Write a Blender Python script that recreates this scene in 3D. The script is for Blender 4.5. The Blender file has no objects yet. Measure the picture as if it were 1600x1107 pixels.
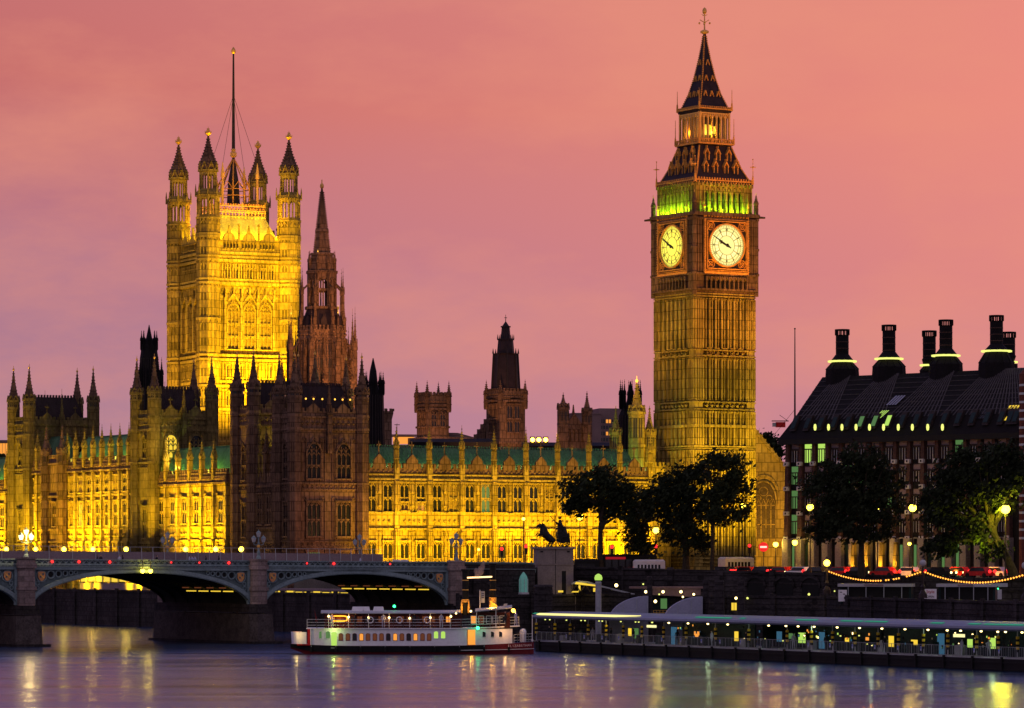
import bpy, math, random
from mathutils import Vector, Matrix
random.seed(11)
sc = bpy.context.scene
col = sc.collection
R = math.radians
F, ZC, Y0, CX = 5833.0, 10.8, 880.0, 800.0      # focal length in photo pixels, eye height, horizon row

# ---------------------------------------------------------------- camera
cd = bpy.data.cameras.new("camera"); cam = bpy.data.objects.new("camera", cd); col.objects.link(cam)
cam.location = (0, 0, ZC); cam.rotation_euler = (R(90), 0, 0)
cd.sensor_width = 36; cd.lens = 36 * F / 1600; cd.shift_y = (Y0 - 553.5) / 1600
cd.clip_start = 1; cd.clip_end = 30000
sc.camera = cam

# ---------------------------------------------------------------- world: dusk sky
wd = bpy.data.worlds.new("World"); sc.world = wd; wd.use_nodes = True
nt = wd.node_tree; N = nt.nodes; L = nt.links
for n in list(N): N.remove(n)
def nd(t, **k):
    n = N.new(t)
    for a, b in k.items(): setattr(n, a, b)
    return n
out = nd("ShaderNodeOutputWorld"); bg = nd("ShaderNodeBackground")
tc = nd("ShaderNodeTexCoord"); sep = nd("ShaderNodeSeparateXYZ")
L.new(tc.outputs["Generated"], sep.inputs[0])
def ramp(stops):
    r = nd("ShaderNodeValToRGB"); e = r.color_ramp.elements
    while len(e) < len(stops): e.new(0.5)
    for i, (p, c) in enumerate(stops):
        e[i].position = p; e[i].color = (*c, 1)
    return r
def lin(r, g, b): return tuple(((c/255+.055)/1.055)**2.4 if c > 10 else c/255/12.92 for c in (r, g, b))
# left and right colour by elevation (z of the direction), blended across the azimuth
rl = ramp([(0, lin(146,124,152)), (.032, lin(160,127,152)), (.075, lin(180,119,136)), (.128, lin(197,110,108)),
           (.172, lin(196,114,116)), (.205, lin(126,126,198)), (.27, lin(104,122,208)), (.55, lin(100,110,175)), (1, lin(108,114,160))])
rr = ramp([(0, lin(196,128,146)), (.032, lin(209,136,146)), (.075, lin(225,136,132)), (.128, lin(237,142,127)),
           (.172, lin(230,138,128)), (.205, lin(130,127,198)), (.27, lin(106,122,208)), (.55, lin(100,110,175)), (1, lin(108,114,160))])
nz = nd("ShaderNodeTexNoise"); nz.inputs["Scale"].default_value = 3.2; nz.inputs["Detail"].default_value = 5
mp = nd("ShaderNodeMapping"); mp.inputs["Scale"].default_value = (1, 1, 3.2)
L.new(tc.outputs["Generated"], mp.inputs[0]); L.new(mp.outputs[0], nz.inputs["Vector"])
wob = nd("ShaderNodeMath", operation="MULTIPLY_ADD"); wob.inputs[1].default_value = .075; wob.inputs[2].default_value = -.0375
L.new(nz.outputs[0], wob.inputs[0])
ez = nd("ShaderNodeMath", operation="ADD"); L.new(sep.outputs[2], ez.inputs[0]); L.new(wob.outputs[0], ez.inputs[1])
L.new(ez.outputs[0], rl.inputs[0]); L.new(ez.outputs[0], rr.inputs[0])
az = nd("ShaderNodeMapRange"); az.inputs[1].default_value = -.15; az.inputs[2].default_value = .15
L.new(sep.outputs[0], az.inputs[0])
mx = nd("ShaderNodeMix", data_type="RGBA"); L.new(az.outputs[0], mx.inputs[0])
L.new(rl.outputs[0], mx.inputs[6]); L.new(rr.outputs[0], mx.inputs[7])
# the sky behind the camera is darker and mauve
bk = nd("ShaderNodeMapRange"); bk.inputs[1].default_value = -.6; bk.inputs[2].default_value = .75
L.new(sep.outputs[1], bk.inputs[0])
mb_ = nd("ShaderNodeMix", data_type="RGBA"); L.new(bk.outputs[0], mb_.inputs[0])
mb_.inputs[6].default_value = (*lin(164, 158, 182), 1); L.new(mx.outputs[2], mb_.inputs[7])
L.new(mb_.outputs[2], bg.inputs[0]); bg.inputs[1].default_value = 1.0
# faint peach cloud mottling
n2 = nd("ShaderNodeTexNoise"); n2.inputs["Scale"].default_value = 9; n2.inputs["Detail"].default_value = 8; n2.inputs["Roughness"].default_value = .6
m2 = nd("ShaderNodeMapping"); m2.inputs["Scale"].default_value = (1, 1, 2.6); m2.inputs["Location"].default_value = (.35, .2, .1)
L.new(tc.outputs["Generated"], m2.inputs[0]); L.new(m2.outputs[0], n2.inputs["Vector"])
r2 = nd("ShaderNodeMapRange"); r2.inputs[1].default_value = .47; r2.inputs[2].default_value = .68; r2.inputs[4].default_value = .45
L.new(n2.outputs[0], r2.inputs[0])
cl_ = nd("ShaderNodeMix", data_type="RGBA"); L.new(r2.outputs[0], cl_.inputs[0]); L.new(mb_.outputs[2], cl_.inputs[6]); cl_.inputs[7].default_value = (*lin(236, 150, 124), 1)
L.new(cl_.outputs[2], bg.inputs[0])
L.new(bg.outputs[0], out.inputs[0])

# the last of the sunset, from the right behind the roofs
sl = bpy.data.lights.new("sun", "SUN"); sl.energy = .06; sl.angle = R(15); sl.color = (1, .5, .35)
so = bpy.data.objects.new("sun", sl); col.objects.link(so); so.rotation_euler = (R(-84), 0, R(-35))

sc.view_settings.view_transform = 'Standard'; sc.view_settings.look = 'None'
sc.view_settings.exposure = 0; sc.view_settings.gamma = 1
sc.render.engine = 'CYCLES'
try:
    sc.cycles.use_light_tree = True; sc.cycles.use_denoising = True
    sc.cycles.max_bounces = 4; sc.cycles.diffuse_bounces = 2; sc.cycles.glossy_bounces = 3
    sc.cycles.sample_clamp_indirect = 4
    sc.cycles.caustics_reflective = False; sc.cycles.caustics_refractive = False
except Exception: pass

# ---------------------------------------------------------------- materials
def mat(name, c, rough=.85, var=.25, scale=.5, metal=0, c2=None, fine=4.0, emit=None, es=1, stretch=(1,1,1), spec=None, joints=None):
    m = bpy.data.materials.new(name); m.use_nodes = True
    t = m.node_tree; b = t.nodes["Principled BSDF"]
    b.inputs["Roughness"].default_value = rough; b.inputs["Metallic"].default_value = metal
    b.inputs["Base Color"].default_value = (*c, 1)
    if spec is None: spec = .12 if not metal else .5
    b.inputs["Specular IOR Level"].default_value = spec
    if emit:
        b.inputs["Emission Color"].default_value = (*emit, 1); b.inputs["Emission Strength"].default_value = es
    if var:
        co = t.nodes.new("ShaderNodeTexCoord"); mpn = t.nodes.new("ShaderNodeMapping"); mpn.inputs["Scale"].default_value = stretch
        t.links.new(co.outputs["Object"], mpn.inputs[0])
        n1 = t.nodes.new("ShaderNodeTexNoise"); n1.inputs["Scale"].default_value = scale; n1.inputs["Detail"].default_value = 6
        n2 = t.nodes.new("ShaderNodeTexNoise"); n2.inputs["Scale"].default_value = fine; n2.inputs["Detail"].default_value = 3
        t.links.new(mpn.outputs[0], n1.inputs["Vector"]); t.links.new(mpn.outputs[0], n2.inputs["Vector"])
        ad = t.nodes.new("ShaderNodeMath"); ad.operation = "ADD"
        t.links.new(n1.outputs[0], ad.inputs[0]); t.links.new(n2.outputs[0], ad.inputs[1])
        mr = t.nodes.new("ShaderNodeMapRange"); mr.inputs[1].default_value = .65; mr.inputs[2].default_value = 1.35
        t.links.new(ad.outputs[0], mr.inputs[0])
        mi = t.nodes.new("ShaderNodeMix"); mi.data_type = "RGBA"
        d = c2 or tuple(x*(1-var*1.6) for x in c)
        mi.inputs[6].default_value = (*d, 1); mi.inputs[7].default_value = (*[min(1, x*(1+var*.5)) for x in c], 1)
        t.links.new(mr.outputs[0], mi.inputs[0]); t.links.new(mi.outputs[2], b.inputs["Base Color"])
        if joints:      # sooty joints, with the shade of carved recesses painted in: (width, height, joint, darkness)
            sp = t.nodes.new("ShaderNodeSeparateXYZ"); cb = t.nodes.new("ShaderNodeCombineXYZ"); su = t.nodes.new("ShaderNodeMath"); br_ = t.nodes.new("ShaderNodeTexBrick")
            t.links.new(co.outputs["Object"], sp.inputs[0]); t.links.new(sp.outputs[0], su.inputs[0]); t.links.new(sp.outputs[1], su.inputs[1])
            t.links.new(su.outputs[0], cb.inputs[0]); t.links.new(sp.outputs[2], cb.inputs[1]); t.links.new(cb.outputs[0], br_.inputs["Vector"])
            br_.inputs["Scale"].default_value = 1; br_.inputs["Brick Width"].default_value = joints[0]; br_.inputs["Row Height"].default_value = joints[1]; br_.inputs["Mortar Size"].default_value = joints[2]; br_.inputs["Mortar Smooth"].default_value = .4
            br_.inputs["Color1"].default_value = (1,1,1,1); br_.inputs["Color2"].default_value = (.74,.74,.74,1); br_.inputs["Mortar"].default_value = (joints[3],)*3+(1,)
            mu = t.nodes.new("ShaderNodeMix"); mu.data_type = "RGBA"; mu.blend_type = "MULTIPLY"; mu.inputs[0].default_value = 1
            n3 = t.nodes.new("ShaderNodeTexNoise"); n3.inputs["Scale"].default_value = .11; n3.inputs["Detail"].default_value = 5; t.links.new(co.outputs["Object"], n3.inputs["Vector"])      # broad soot patches
            r3_ = t.nodes.new("ShaderNodeMapRange"); r3_.inputs[1].default_value = .38; r3_.inputs[2].default_value = .6; r3_.inputs[3].default_value = .62; r3_.inputs[4].default_value = 1.08; t.links.new(n3.outputs[0], r3_.inputs[0])
            m3 = t.nodes.new("ShaderNodeMix"); m3.data_type = "RGBA"; m3.blend_type = "MULTIPLY"; m3.inputs[0].default_value = 1
            t.links.new(br_.outputs[0], m3.inputs[6]); t.links.new(r3_.outputs[0], m3.inputs[7])
            t.links.new(mi.outputs[2], mu.inputs[6]); t.links.new(m3.outputs[2], mu.inputs[7]); t.links.new(mu.outputs[2], b.inputs["Base Color"])
    return m
def glow(name, c, s): return mat(name, (.03,.03,.03), .6, 0, emit=c, es=s)

M = dict(
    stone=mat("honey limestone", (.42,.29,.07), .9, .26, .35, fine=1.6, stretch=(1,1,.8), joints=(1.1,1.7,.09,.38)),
    stone_m=mat("limestone darkened as half lit", (.20,.145,.055), .9, .3, .35, fine=1.6, stretch=(1,1,.8), joints=(.8,1.4,.08,.55)),  # honey limestone darkened in colour to paint the towers' weaker light
    stone_d=mat("weathered and shade painted limestone", (.21,.12,.08), .9, .34, .3, fine=1.6, stretch=(1,1,.8), joints=(.9,1.6,.09,.4)),  # sooty brown, also painting dark the bays and parapets the floodlights miss
    stone_g=mat("grey granite", (.23,.20,.19), .85, .3, .6),
    pier=mat("pink grey pier granite", (.36,.27,.25), .85, .3, .7, joints=(1.3,.7,.05,.55)),
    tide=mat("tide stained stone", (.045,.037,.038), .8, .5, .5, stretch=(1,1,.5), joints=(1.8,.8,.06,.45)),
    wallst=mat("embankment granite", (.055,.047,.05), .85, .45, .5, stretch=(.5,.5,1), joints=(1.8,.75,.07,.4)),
    slate=mat("dark cast iron roof", (.03,.018,.022), .6, .3, .8),
    slate2=mat("blackish slate", (.009,.007,.009), .8, .3, .8),
    copper=mat("green copper roof", (.075,.15,.085), .65, .35, .5, stretch=(1,1,.2)),
    gold=mat("gilding", (.75,.40,.08), .45, .15, 2, metal=.25),
    goldred=mat("gilded red trim", (.66,.29,.06), .55, .3, 2),
    iron=mat("dark iron", (.03,.022,.022), .5, .2, 2),
    glass_gold=mat('leaded glass with floodlight painted in', (.20,.13,.03), .5, .5, 2, fine=6),  # gold of the floodlight put into the pane colour
    glass=mat("dark window glass", (.012,.012,.016), .18, 0, spec=.35),
    blue=mat("blue grey bridge paint", (.20,.27,.29), .55, .25, .8),
    blue_d=mat("deep blue grey bridge paint", (.10,.14,.15), .6, .25, .8),
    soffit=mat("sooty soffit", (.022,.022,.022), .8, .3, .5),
    shield=mat("painted shield", (.55,.20,.10), .6, .4, 3, c2=(.5,.3,.1)),
    asphalt=mat("asphalt", (.05,.05,.05), .9, .3, .3),
    ground=mat("paved ground", (.12,.11,.10), .9, .3, .2),
    hoard=mat("mauve grey hoarding", (.24,.18,.20), .75, .2, .3),
    white=mat("white paint", (.78,.76,.80), .5, .08, 1.5),
    greyp=mat("pale grey paint", (.42,.42,.45), .6, .15, .6),
    maroon=mat("maroon paint", (.16,.02,.025), .45, .25, .7),
    black=mat("black paint", (.012,.012,.013), .6, .2, 1),
    bark=mat("bark", (.045,.035,.025), .95, .3, 2),
    leaf=mat("dark foliage", (.026,.036,.015), .8, .45, .8, fine=3),
    leaf2=mat("dense foliage", (.021,.029,.013), .8, .45, .8, fine=3),
    bronze=mat("dark bronze", (.022,.022,.024), .5, .3, 2),
    red=mat("red paint", (.5,.02,.02), .4, .15, 2),
    brownst=mat("red brown stone", (.085,.047,.04), .8, .35, 1.2),
    brick=mat("red brick", (.12,.035,.028), .85, .25, 1.5),
    teal=mat("teal grey panel", (.012,.028,.032), .5, .3, .5),
    steel=mat("steel", (.30,.32,.36), .45, .2, .8, metal=.3),
    canopy=mat("blue grey canopy", (.26,.27,.36), .6, .15, .3),
    office=mat("grey brown cladding", (.20,.13,.13), .85, .2, .3),
    cloth=mat("pale cloth", (.55,.38,.36), .9, .2, 1),
    skin=mat("skin", (.45,.28,.2), .7, 0), coat=mat("dark coat", (.03,.03,.04), .9, .2, 2), shirt=mat("pale shirt", (.45,.45,.6), .9, .1, 2),
    # things that give off light
    dial=glow("lit opal dial", (1.0,.92,.30), 1.08), dial_e=glow("lit opal dial yellowed", (1.0,.88,.10), 1.15),
    opal=glow("bright opal panel", (1.0,.95,.42), 1.1),
    lampy=glow("yellow lamp", (1.0,.72,.05), 9), lampw=glow("warm white lamp", (1.0,.75,.28), 5),
    lampo=glow("orange lamp", (1.0,.40,.04), 9), lampg=glow("green lamp", (.03,1.0,.25), 6),
    lampr=glow("red lamp", (1.0,.02,.02), 2.6), bulb=glow("festoon bulb", (1.0,.36,.04), 2.6),
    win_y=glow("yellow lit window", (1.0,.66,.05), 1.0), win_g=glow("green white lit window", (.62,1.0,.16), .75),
    win_gd=glow("dim green lit window", (.35,.85,.25), .2),
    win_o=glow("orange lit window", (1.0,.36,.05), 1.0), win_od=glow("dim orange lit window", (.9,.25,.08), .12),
    win_b=glow("blue lit panel", (.10,.35,.6), .28), ring=glow("ring light", (.95,1.0,.22), 1.15),
    neon=glow("orange neon", (1.0,.36,.02), 3), tube=glow("tube light", (1.0,.6,.25), 3), gtube=glow("green tube light", (.04,.7,.38), .35),
    ytube=glow("yellow strip light", (1.0,.9,.3), 1.2), star=glow("gilded lamp", (1.0,.45,.05), 2.5),
)
# river water
def water_mat():
    m = bpy.data.materials.new("river water"); m.use_nodes = True
    t = m.node_tree; b = t.nodes["Principled BSDF"]
    b.inputs["Base Color"].default_value = (.015,.032,.085,1); b.inputs["Roughness"].default_value = .22
    b.inputs["IOR"].default_value = 1.4; b.inputs["Specular Tint"].default_value = (.54,.75,1,1)
    co = t.nodes.new("ShaderNodeTexCoord")
    def noise(sx, sy, scale, det):
        mp = t.nodes.new("ShaderNodeMapping"); mp.inputs["Scale"].default_value = (sx, sy, 1)
        n = t.nodes.new("ShaderNodeTexNoise"); n.inputs["Scale"].default_value = scale; n.inputs["Detail"].default_value = det
        t.links.new(co.outputs["Object"], mp.inputs[0]); t.links.new(mp.outputs[0], n.inputs["Vector"]); return n
    a = noise(.16, 1.1, .6, 5); c = noise(.08, .6, .12, 3)
    ad = t.nodes.new("ShaderNodeMath"); ad.operation = "MULTIPLY_ADD"; ad.inputs[1].default_value = 2.5
    t.links.new(c.outputs[0], ad.inputs[0]); t.links.new(a.outputs[0], ad.inputs[2])
    bu = t.nodes.new("ShaderNodeBump"); bu.inputs["Strength"].default_value = .55; bu.inputs["Distance"].default_value = .3
    t.links.new(ad.outputs[0], bu.inputs["Height"]); t.links.new(bu.outputs[0], b.inputs["Normal"])
    w = noise(.018, .11, 1.0, 4); mr = t.nodes.new("ShaderNodeMapRange"); mr.inputs[1].default_value = .35; mr.inputs[2].default_value = .65; mr.inputs[3].default_value = .16; mr.inputs[4].default_value = .27
    t.links.new(w.outputs[0], mr.inputs[0]); t.links.new(mr.outputs[0], b.inputs["Roughness"])
    return m
M['water'] = water_mat()

# ---------------------------------------------------------------- helpers
def at(px, py, Y): return Vector(((px-CX)/F*Y, Y, ZC+(Y0-py)/F*Y))
def zat(py, Y): return ZC+(Y0-py)/F*Y
def tag(o, label=None, cat=None, group=None, kind=None):
    if label: o["label"] = label
    if cat: o["category"] = cat
    if group: o["group"] = group
    if kind: o["kind"] = kind
    return o
def empty(name, loc=(0,0,0), rz=0, label=None, cat=None, group=None):
    o = bpy.data.objects.new(name, None); col.objects.link(o)
    o.location = loc; o.rotation_euler = (0, 0, rz); o.empty_display_size = .5
    return tag(o, label, cat, group)
def place(name, mesh, parent=None, loc=(0,0,0), rz=0, rot=None, scale=None):
    o = bpy.data.objects.new(name, mesh); col.objects.link(o); o.parent = parent; o.location = loc
    o.rotation_euler = rot or (0, 0, rz)
    if scale: o.scale = scale
    return o
def copy_tree(o, parent=None):
    c = o.copy(); col.objects.link(c)
    if parent: c.parent = parent
    for ch in o.children: copy_tree(ch, c)
    return c

class Fr:      # a wall plane: start point, direction along it, outward normal (to the right of the direction)
    def __init__(s, x, y, ang):
        s.x, s.y, s.a = x, y, ang; s.u = (math.cos(ang), math.sin(ang)); s.n = (s.u[1], -s.u[0])
    def p(s, u, d, z): return Vector((s.x+s.u[0]*u+s.n[0]*d, s.y+s.u[1]*u+s.n[1]*d, z))

class MB:
    def __init__(s): s.v, s.f, s.mi, s.mats, s.m = [], [], [], [], 0
    def use(s, m):
        if m not in s.mats: s.mats.append(m)
        s.m = s.mats.index(m); return s
    def face(s, pts):
        k = len(s.v); s.v += [Vector(p) for p in pts]; s.f.append(tuple(range(k, k+len(pts)))); s.mi.append(s.m)
    def hexa(s, p):          # p[0:4] bottom ring, p[4:8] top ring
        k = len(s.v); s.v += [Vector(q) for q in p]
        for q in ((3,2,1,0),(4,5,6,7),(0,1,5,4),(1,2,6,5),(2,3,7,6),(3,0,4,7)):
            s.f.append(tuple(k+i for i in q)); s.mi.append(s.m)
        return s
    def box(s, x0, x1, y0, y1, z0, z1):
        return s.hexa([(x0,y0,z0),(x1,y0,z0),(x1,y1,z0),(x0,y1,z0),(x0,y0,z1),(x1,y0,z1),(x1,y1,z1),(x0,y1,z1)])
    def taper(s, x0, x1, y0, y1, z0, z1, i, j=None):
        j = i if j is None else j
        return s.hexa([(x0,y0,z0),(x1,y0,z0),(x1,y1,z0),(x0,y1,z0),(x0+i,y0+j,z1),(x1-i,y0+j,z1),(x1-i,y1-j,z1),(x0+i,y1-j,z1)])
    def w(s, fr, u0, u1, d0, d1, z0, z1):
        return s.hexa([fr.p(u0,d1,z0),fr.p(u1,d1,z0),fr.p(u1,d0,z0),fr.p(u0,d0,z0),fr.p(u0,d1,z1),fr.p(u1,d1,z1),fr.p(u1,d0,z1),fr.p(u0,d0,z1)])
    def bar(s, fr, a, b, t, d0, d1):     # slanted bar in the wall plane, a and b are (u, z)
        du, dz = b[0]-a[0], b[1]-a[1]; l = math.hypot(du, dz) or 1; ou, oz = -dz/l*t/2, du/l*t/2
        P = [(a[0]-ou,a[1]-oz),(b[0]-ou,b[1]-oz),(b[0]+ou,b[1]+oz),(a[0]+ou,a[1]+oz)]
        return s.hexa([fr.p(u,d0,z) for u,z in P]+[fr.p(u,d1,z) for u,z in P])
    def fru(s, cx, cy, z0, z1, r0, r1, n=8, rot=None, cap=True):
        rot = math.pi/n if rot is None else rot
        k = len(s.v)
        for z, r in ((z0, r0), (z1, r1)):
            for i in range(n):
                a = rot+2*math.pi*i/n; s.v.append(Vector((cx+r*math.cos(a), cy+r*math.sin(a), z)))
        for i in range(n):
            j = (i+1) % n; s.f.append((k+i, k+j, k+n+j, k+n+i)); s.mi.append(s.m)
        if cap:
            s.f.append(tuple(k+n+i for i in range(n))); s.mi.append(s.m)
            s.f.append(tuple(k+n-1-i for i in range(n))); s.mi.append(s.m)
        return s
    def lathe(s, cx, cy, prof, n=12, rot=0):
        for (r0, z0), (r1, z1) in zip(prof, prof[1:]): s.fru(cx, cy, z0, z1, max(r0,.001), max(r1,.001), n, rot, False)
        return s
    def tube(s, a, b, r0, r1=None, n=6):
        a, b = Vector(a), Vector(b); r1 = r0 if r1 is None else r1
        d = (b-a); 
        if d.length < 1e-6: return s
        d.normalize(); e = d.orthogonal().normalized(); g = d.cross(e); k = len(s.v)
        for p, r in ((a, r0), (b, r1)):
            for i in range(n):
                t = 2*math.pi*i/n; s.v.append(p+e*(r*math.cos(t))+g*(r*math.sin(t)))
        for i in range(n):
            j = (i+1) % n; s.f.append((k+i,k+j,k+n+j,k+n+i)); s.mi.append(s.m)
        s.f.append(tuple(k+n+i for i in range(n))); s.mi.append(s.m)
        s.f.append(tuple(k+n-1-i for i in range(n))); s.mi.append(s.m)
        return s
    def ball(s, c, r, n=8, m=5, sz=1):
        c = Vector(c); prof = []
        for j in range(m+1):
            a = -math.pi/2+math.pi*j/m; prof.append((r*math.cos(a), c.z+r*sz*math.sin(a)))
        return s.lathe(c.x, c.y, prof, n)
    def prism(s, pts, off):      # polygon extruded by an offset vector
        off = Vector(off); pts = [Vector(p) for p in pts]; n = len(pts); k = len(s.v)
        s.v += pts+[p+off for p in pts]
        s.f.append(tuple(range(k, k+n))); s.mi.append(s.m)
        s.f.append(tuple(range(k+2*n-1, k+n-1, -1))); s.mi.append(s.m)
        for i in range(n):
            j = (i+1) % n; s.f.append((k+j,k+i,k+n+i,k+n+j)); s.mi.append(s.m)
        return s
    def mesh(s, name, smooth=False):
        me = bpy.data.meshes.new(name); me.from_pydata([tuple(p) for p in s.v], [], s.f)
        for m in s.mats or [M['stone']]: me.materials.append(m)
        me.polygons.foreach_set("material_index", s.mi)
        if smooth: me.polygons.foreach_set("use_smooth", [True]*len(s.f))
        me.update(); return me
    def build(s, name, parent=None, loc=(0,0,0), rz=0, smooth=False):
        return place(name, s.mesh(name, smooth), parent, loc, rz)

def arch_pts(w, zs, rise, n=5):      # pointed arch outline from left springing to right springing, (u, z)
    L_ = []
    for i in range(n+1):
        t = i/n; L_.append((-w/2+ (w/2)*(1-math.cos(t*math.pi/2))**1.15, zs+rise*math.sin(t*math.pi/2)))
    return L_+[(-u, z) for u, z in reversed(L_[:-1])]

WM = {}; PANES = ('glass', 'glass_gold', 'win_y', 'win_o', 'win_g', 'win_od', 'win_gd')
def window_meshes(w, h, lights, pointed, tiers, mt, proud):
    key = (round(w,2), round(h,2), lights, pointed, tiers, mt, proud)
    if key in WM: return WM[key]
    fr = Fr(0, 0, 0); b = MB().use(M[mt]); t = min(.22, w*.1)
    rise = w*.55 if pointed else 0; zs = h-rise
    b.w(fr, -w/2-t, -w/2, 0, proud, 0, zs); b.w(fr, w/2, w/2+t, 0, proud, 0, zs)
    b.w(fr, -w/2-t*1.5, w/2+t*1.5, 0, proud+.12, -.25, 0)
    if pointed:
        A = arch_pts(w, zs, rise); B = arch_pts(w+2*t, zs, rise+t*1.3)
        for i in range(len(A)-1):
            q = [A[i], A[i+1], B[i+1], B[i]]
            b.hexa([fr.p(u, 0, z) for u, z in q]+[fr.p(u, proud, z) for u, z in q])
        b.bar(fr, (-w/2-t, zs), (0, h+t*4), .16, proud, proud+.1); b.bar(fr, (w/2+t, zs), (0, h+t*4), .16, proud, proud+.1)
    else:
        b.w(fr, -w/2-t, w/2+t, 0, proud, h, h+t)
        b.w(fr, -w/2-t*2, w/2+t*2, 0, proud+.15, h+t, h+t+.18)
    for k in range(1, lights):
        u = -w/2+w*k/lights; b.w(fr, u-.07, u+.07, 0, proud*.7, 0, h-(rise*.3 if pointed else 0))
    lw = w/lights
    for j in range(tiers):
        zt = zs*(j+1)/tiers
        if j < tiers-1: b.w(fr, -w/2, w/2, 0, proud*.7, zt-.09, zt+.09)
        for k in range(lights):
            u = -w/2+lw*(k+.5)
            b.bar(fr, (u-lw/2, zt-lw*.75), (u, zt-.05), .12, 0, proud*.6); b.bar(fr, (u+lw/2, zt-lw*.75), (u, zt-.05), .12, 0, proud*.6)
    if pointed:
        for k in range(lights-1):
            u = -w/2+lw*(k+1); b.bar(fr, (u, zs), (u-lw*.5, zs+rise*.5), .1, 0, proud*.6); b.bar(fr, (u, zs), (u+lw*.5, zs+rise*.5), .1, 0, proud*.6)
    p = []
    for mn in PANES:
        q = MB().use(M[mn]); pts = [(-w/2, 0), (w/2, 0)]+([(u, z) for u, z in reversed(arch_pts(w, zs, rise))] if pointed else [(w/2, h), (-w/2, h)])
        q.prism([fr.p(u, .02, z) for u, z in pts], fr.p(0, .04, 0)); p.append(q.mesh("pane"))
    WM[key] = (b.mesh("window"), dict(zip(PANES, p))); return WM[key]
def window(parent, fr, u, z, w, h, lights=2, pointed=False, tiers=2, mt='stone', proud=.35, lit='glass', d=0):
    a, p = window_meshes(w, h, lights, pointed, tiers, mt, proud)
    o = place("window", a, parent, fr.p(u, d, z), fr.a); q = place("pane", p[lit], o); return o

def panels(b, fr, u0, u1, z0, z1, n, d=.14, w=.16, heads=True, base=0):
    d *= 1.6
    s = (u1-u0)/n
    for i in range(n+1): b.w(fr, u0+s*i-w/2, u0+s*i+w/2, base, base+d, z0, z1)
    if heads:
        for i in range(n):
            u = u0+s*i; h = min(s*.7, (z1-z0)*.3)
            b.bar(fr, (u, z1-h), (u+s/2, z1), w*.7, base, base+d*.8); b.bar(fr, (u+s, z1-h), (u+s/2, z1), w*.7, base, base+d*.8)
def crenel(b, fr, u0, u1, z, d0, d1, h=.7, s=1.2):
    n = max(1, round((u1-u0)/s)); s = (u1-u0)/n
    for i in range(n): b.w(fr, u0+s*i+s*.22, u0+s*i+s*.78, d0, d1, z, z+h)
def carve(b, fr, u0, u1, z0, z1, s=1.0, d=.2):      # a row of raised quatrefoil-like lozenges
    n = max(1, round((u1-u0)/s)); s = (u1-u0)/n; h = (z1-z0); zc = (z0+z1)/2
    for i in range(n):
        u = u0+s*(i+.5); r = min(s*.36, h*.4)
        P = [(u-r, zc), (u, zc-r), (u+r, zc), (u, zc+r)]
        b.hexa([fr.p(a, 0, c) for a, c in P]+[fr.p(u+(a-u)*.6, d, zc+(c-zc)*.6) for a, c in P])
PM = {}
def pinnacle_mesh(h, w, mt='stone', tip='stone', n=4):
    key = (round(h,1), round(w,2), mt, tip, n)
    if key in PM: return PM[key]
    b = MB().use(M[mt]); hs = h*.52; r = w*.7071 if n == 4 else w/2
    b.fru(0,0,0,hs,r,r,n); b.fru(0,0,hs*.48,hs*.54,r*1.25,r*1.25,n); b.fru(0,0,hs,hs+h*.035,r*1.35,r*1.35,n)
    for i in range(n):       # slit panels and gablets
        a = math.pi/n*(2 if n == 4 else 1)+2*math.pi*i/n if n != 4 else math.pi/2*i
        f = Fr(math.cos(a)*(r*math.cos(math.pi/n)), math.sin(a)*(r*math.cos(math.pi/n)), a+math.pi/2)
        e = r*math.sin(math.pi/n)
        b.w(f, -e*.9, -e*.6, 0, .07, hs*.1, hs*.94); b.w(f, e*.6, e*.9, 0, .07, hs*.1, hs*.94)
        b.bar(f, (-e, hs*.98), (0, hs+h*.14), .1, -.02, .12); b.bar(f, (e, hs*.98), (0, hs+h*.14), .1, -.02, .12)
    b.fru(0,0,hs+h*.03,h*.95,r*.92,r*.10,n)
    for k in range(1, 6):
        t = k/6; z = hs+h*.03+(h*.92-hs)*t; rr_ = r*.92*(1-t)+r*.1*t
        for i in range(n):
            a = math.pi/n+2*math.pi*i/n; x, y = math.cos(a)*rr_, math.sin(a)*rr_; c = max(.05, w*.09); b.box(x-c, x+c, y-c, y+c, z-c, z+c)
    b.use(M[tip]); b.ball((0,0,h*.97), max(.1, w*.14), 6, 4, 1.3); b.tube((0,0,h*.95),(0,0,h*1.06), max(.03, w*.03), max(.03, w*.03), 4)
    PM[key] = b.mesh("pinnacle"); return PM[key]
def pinnacle(parent, x, y, z, h, w, mt='stone', tip='stone', n=4, rz=0): return place("pinnacle", pinnacle_mesh(h, w, mt, tip, n), parent, (x, y, z), rz)

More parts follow.
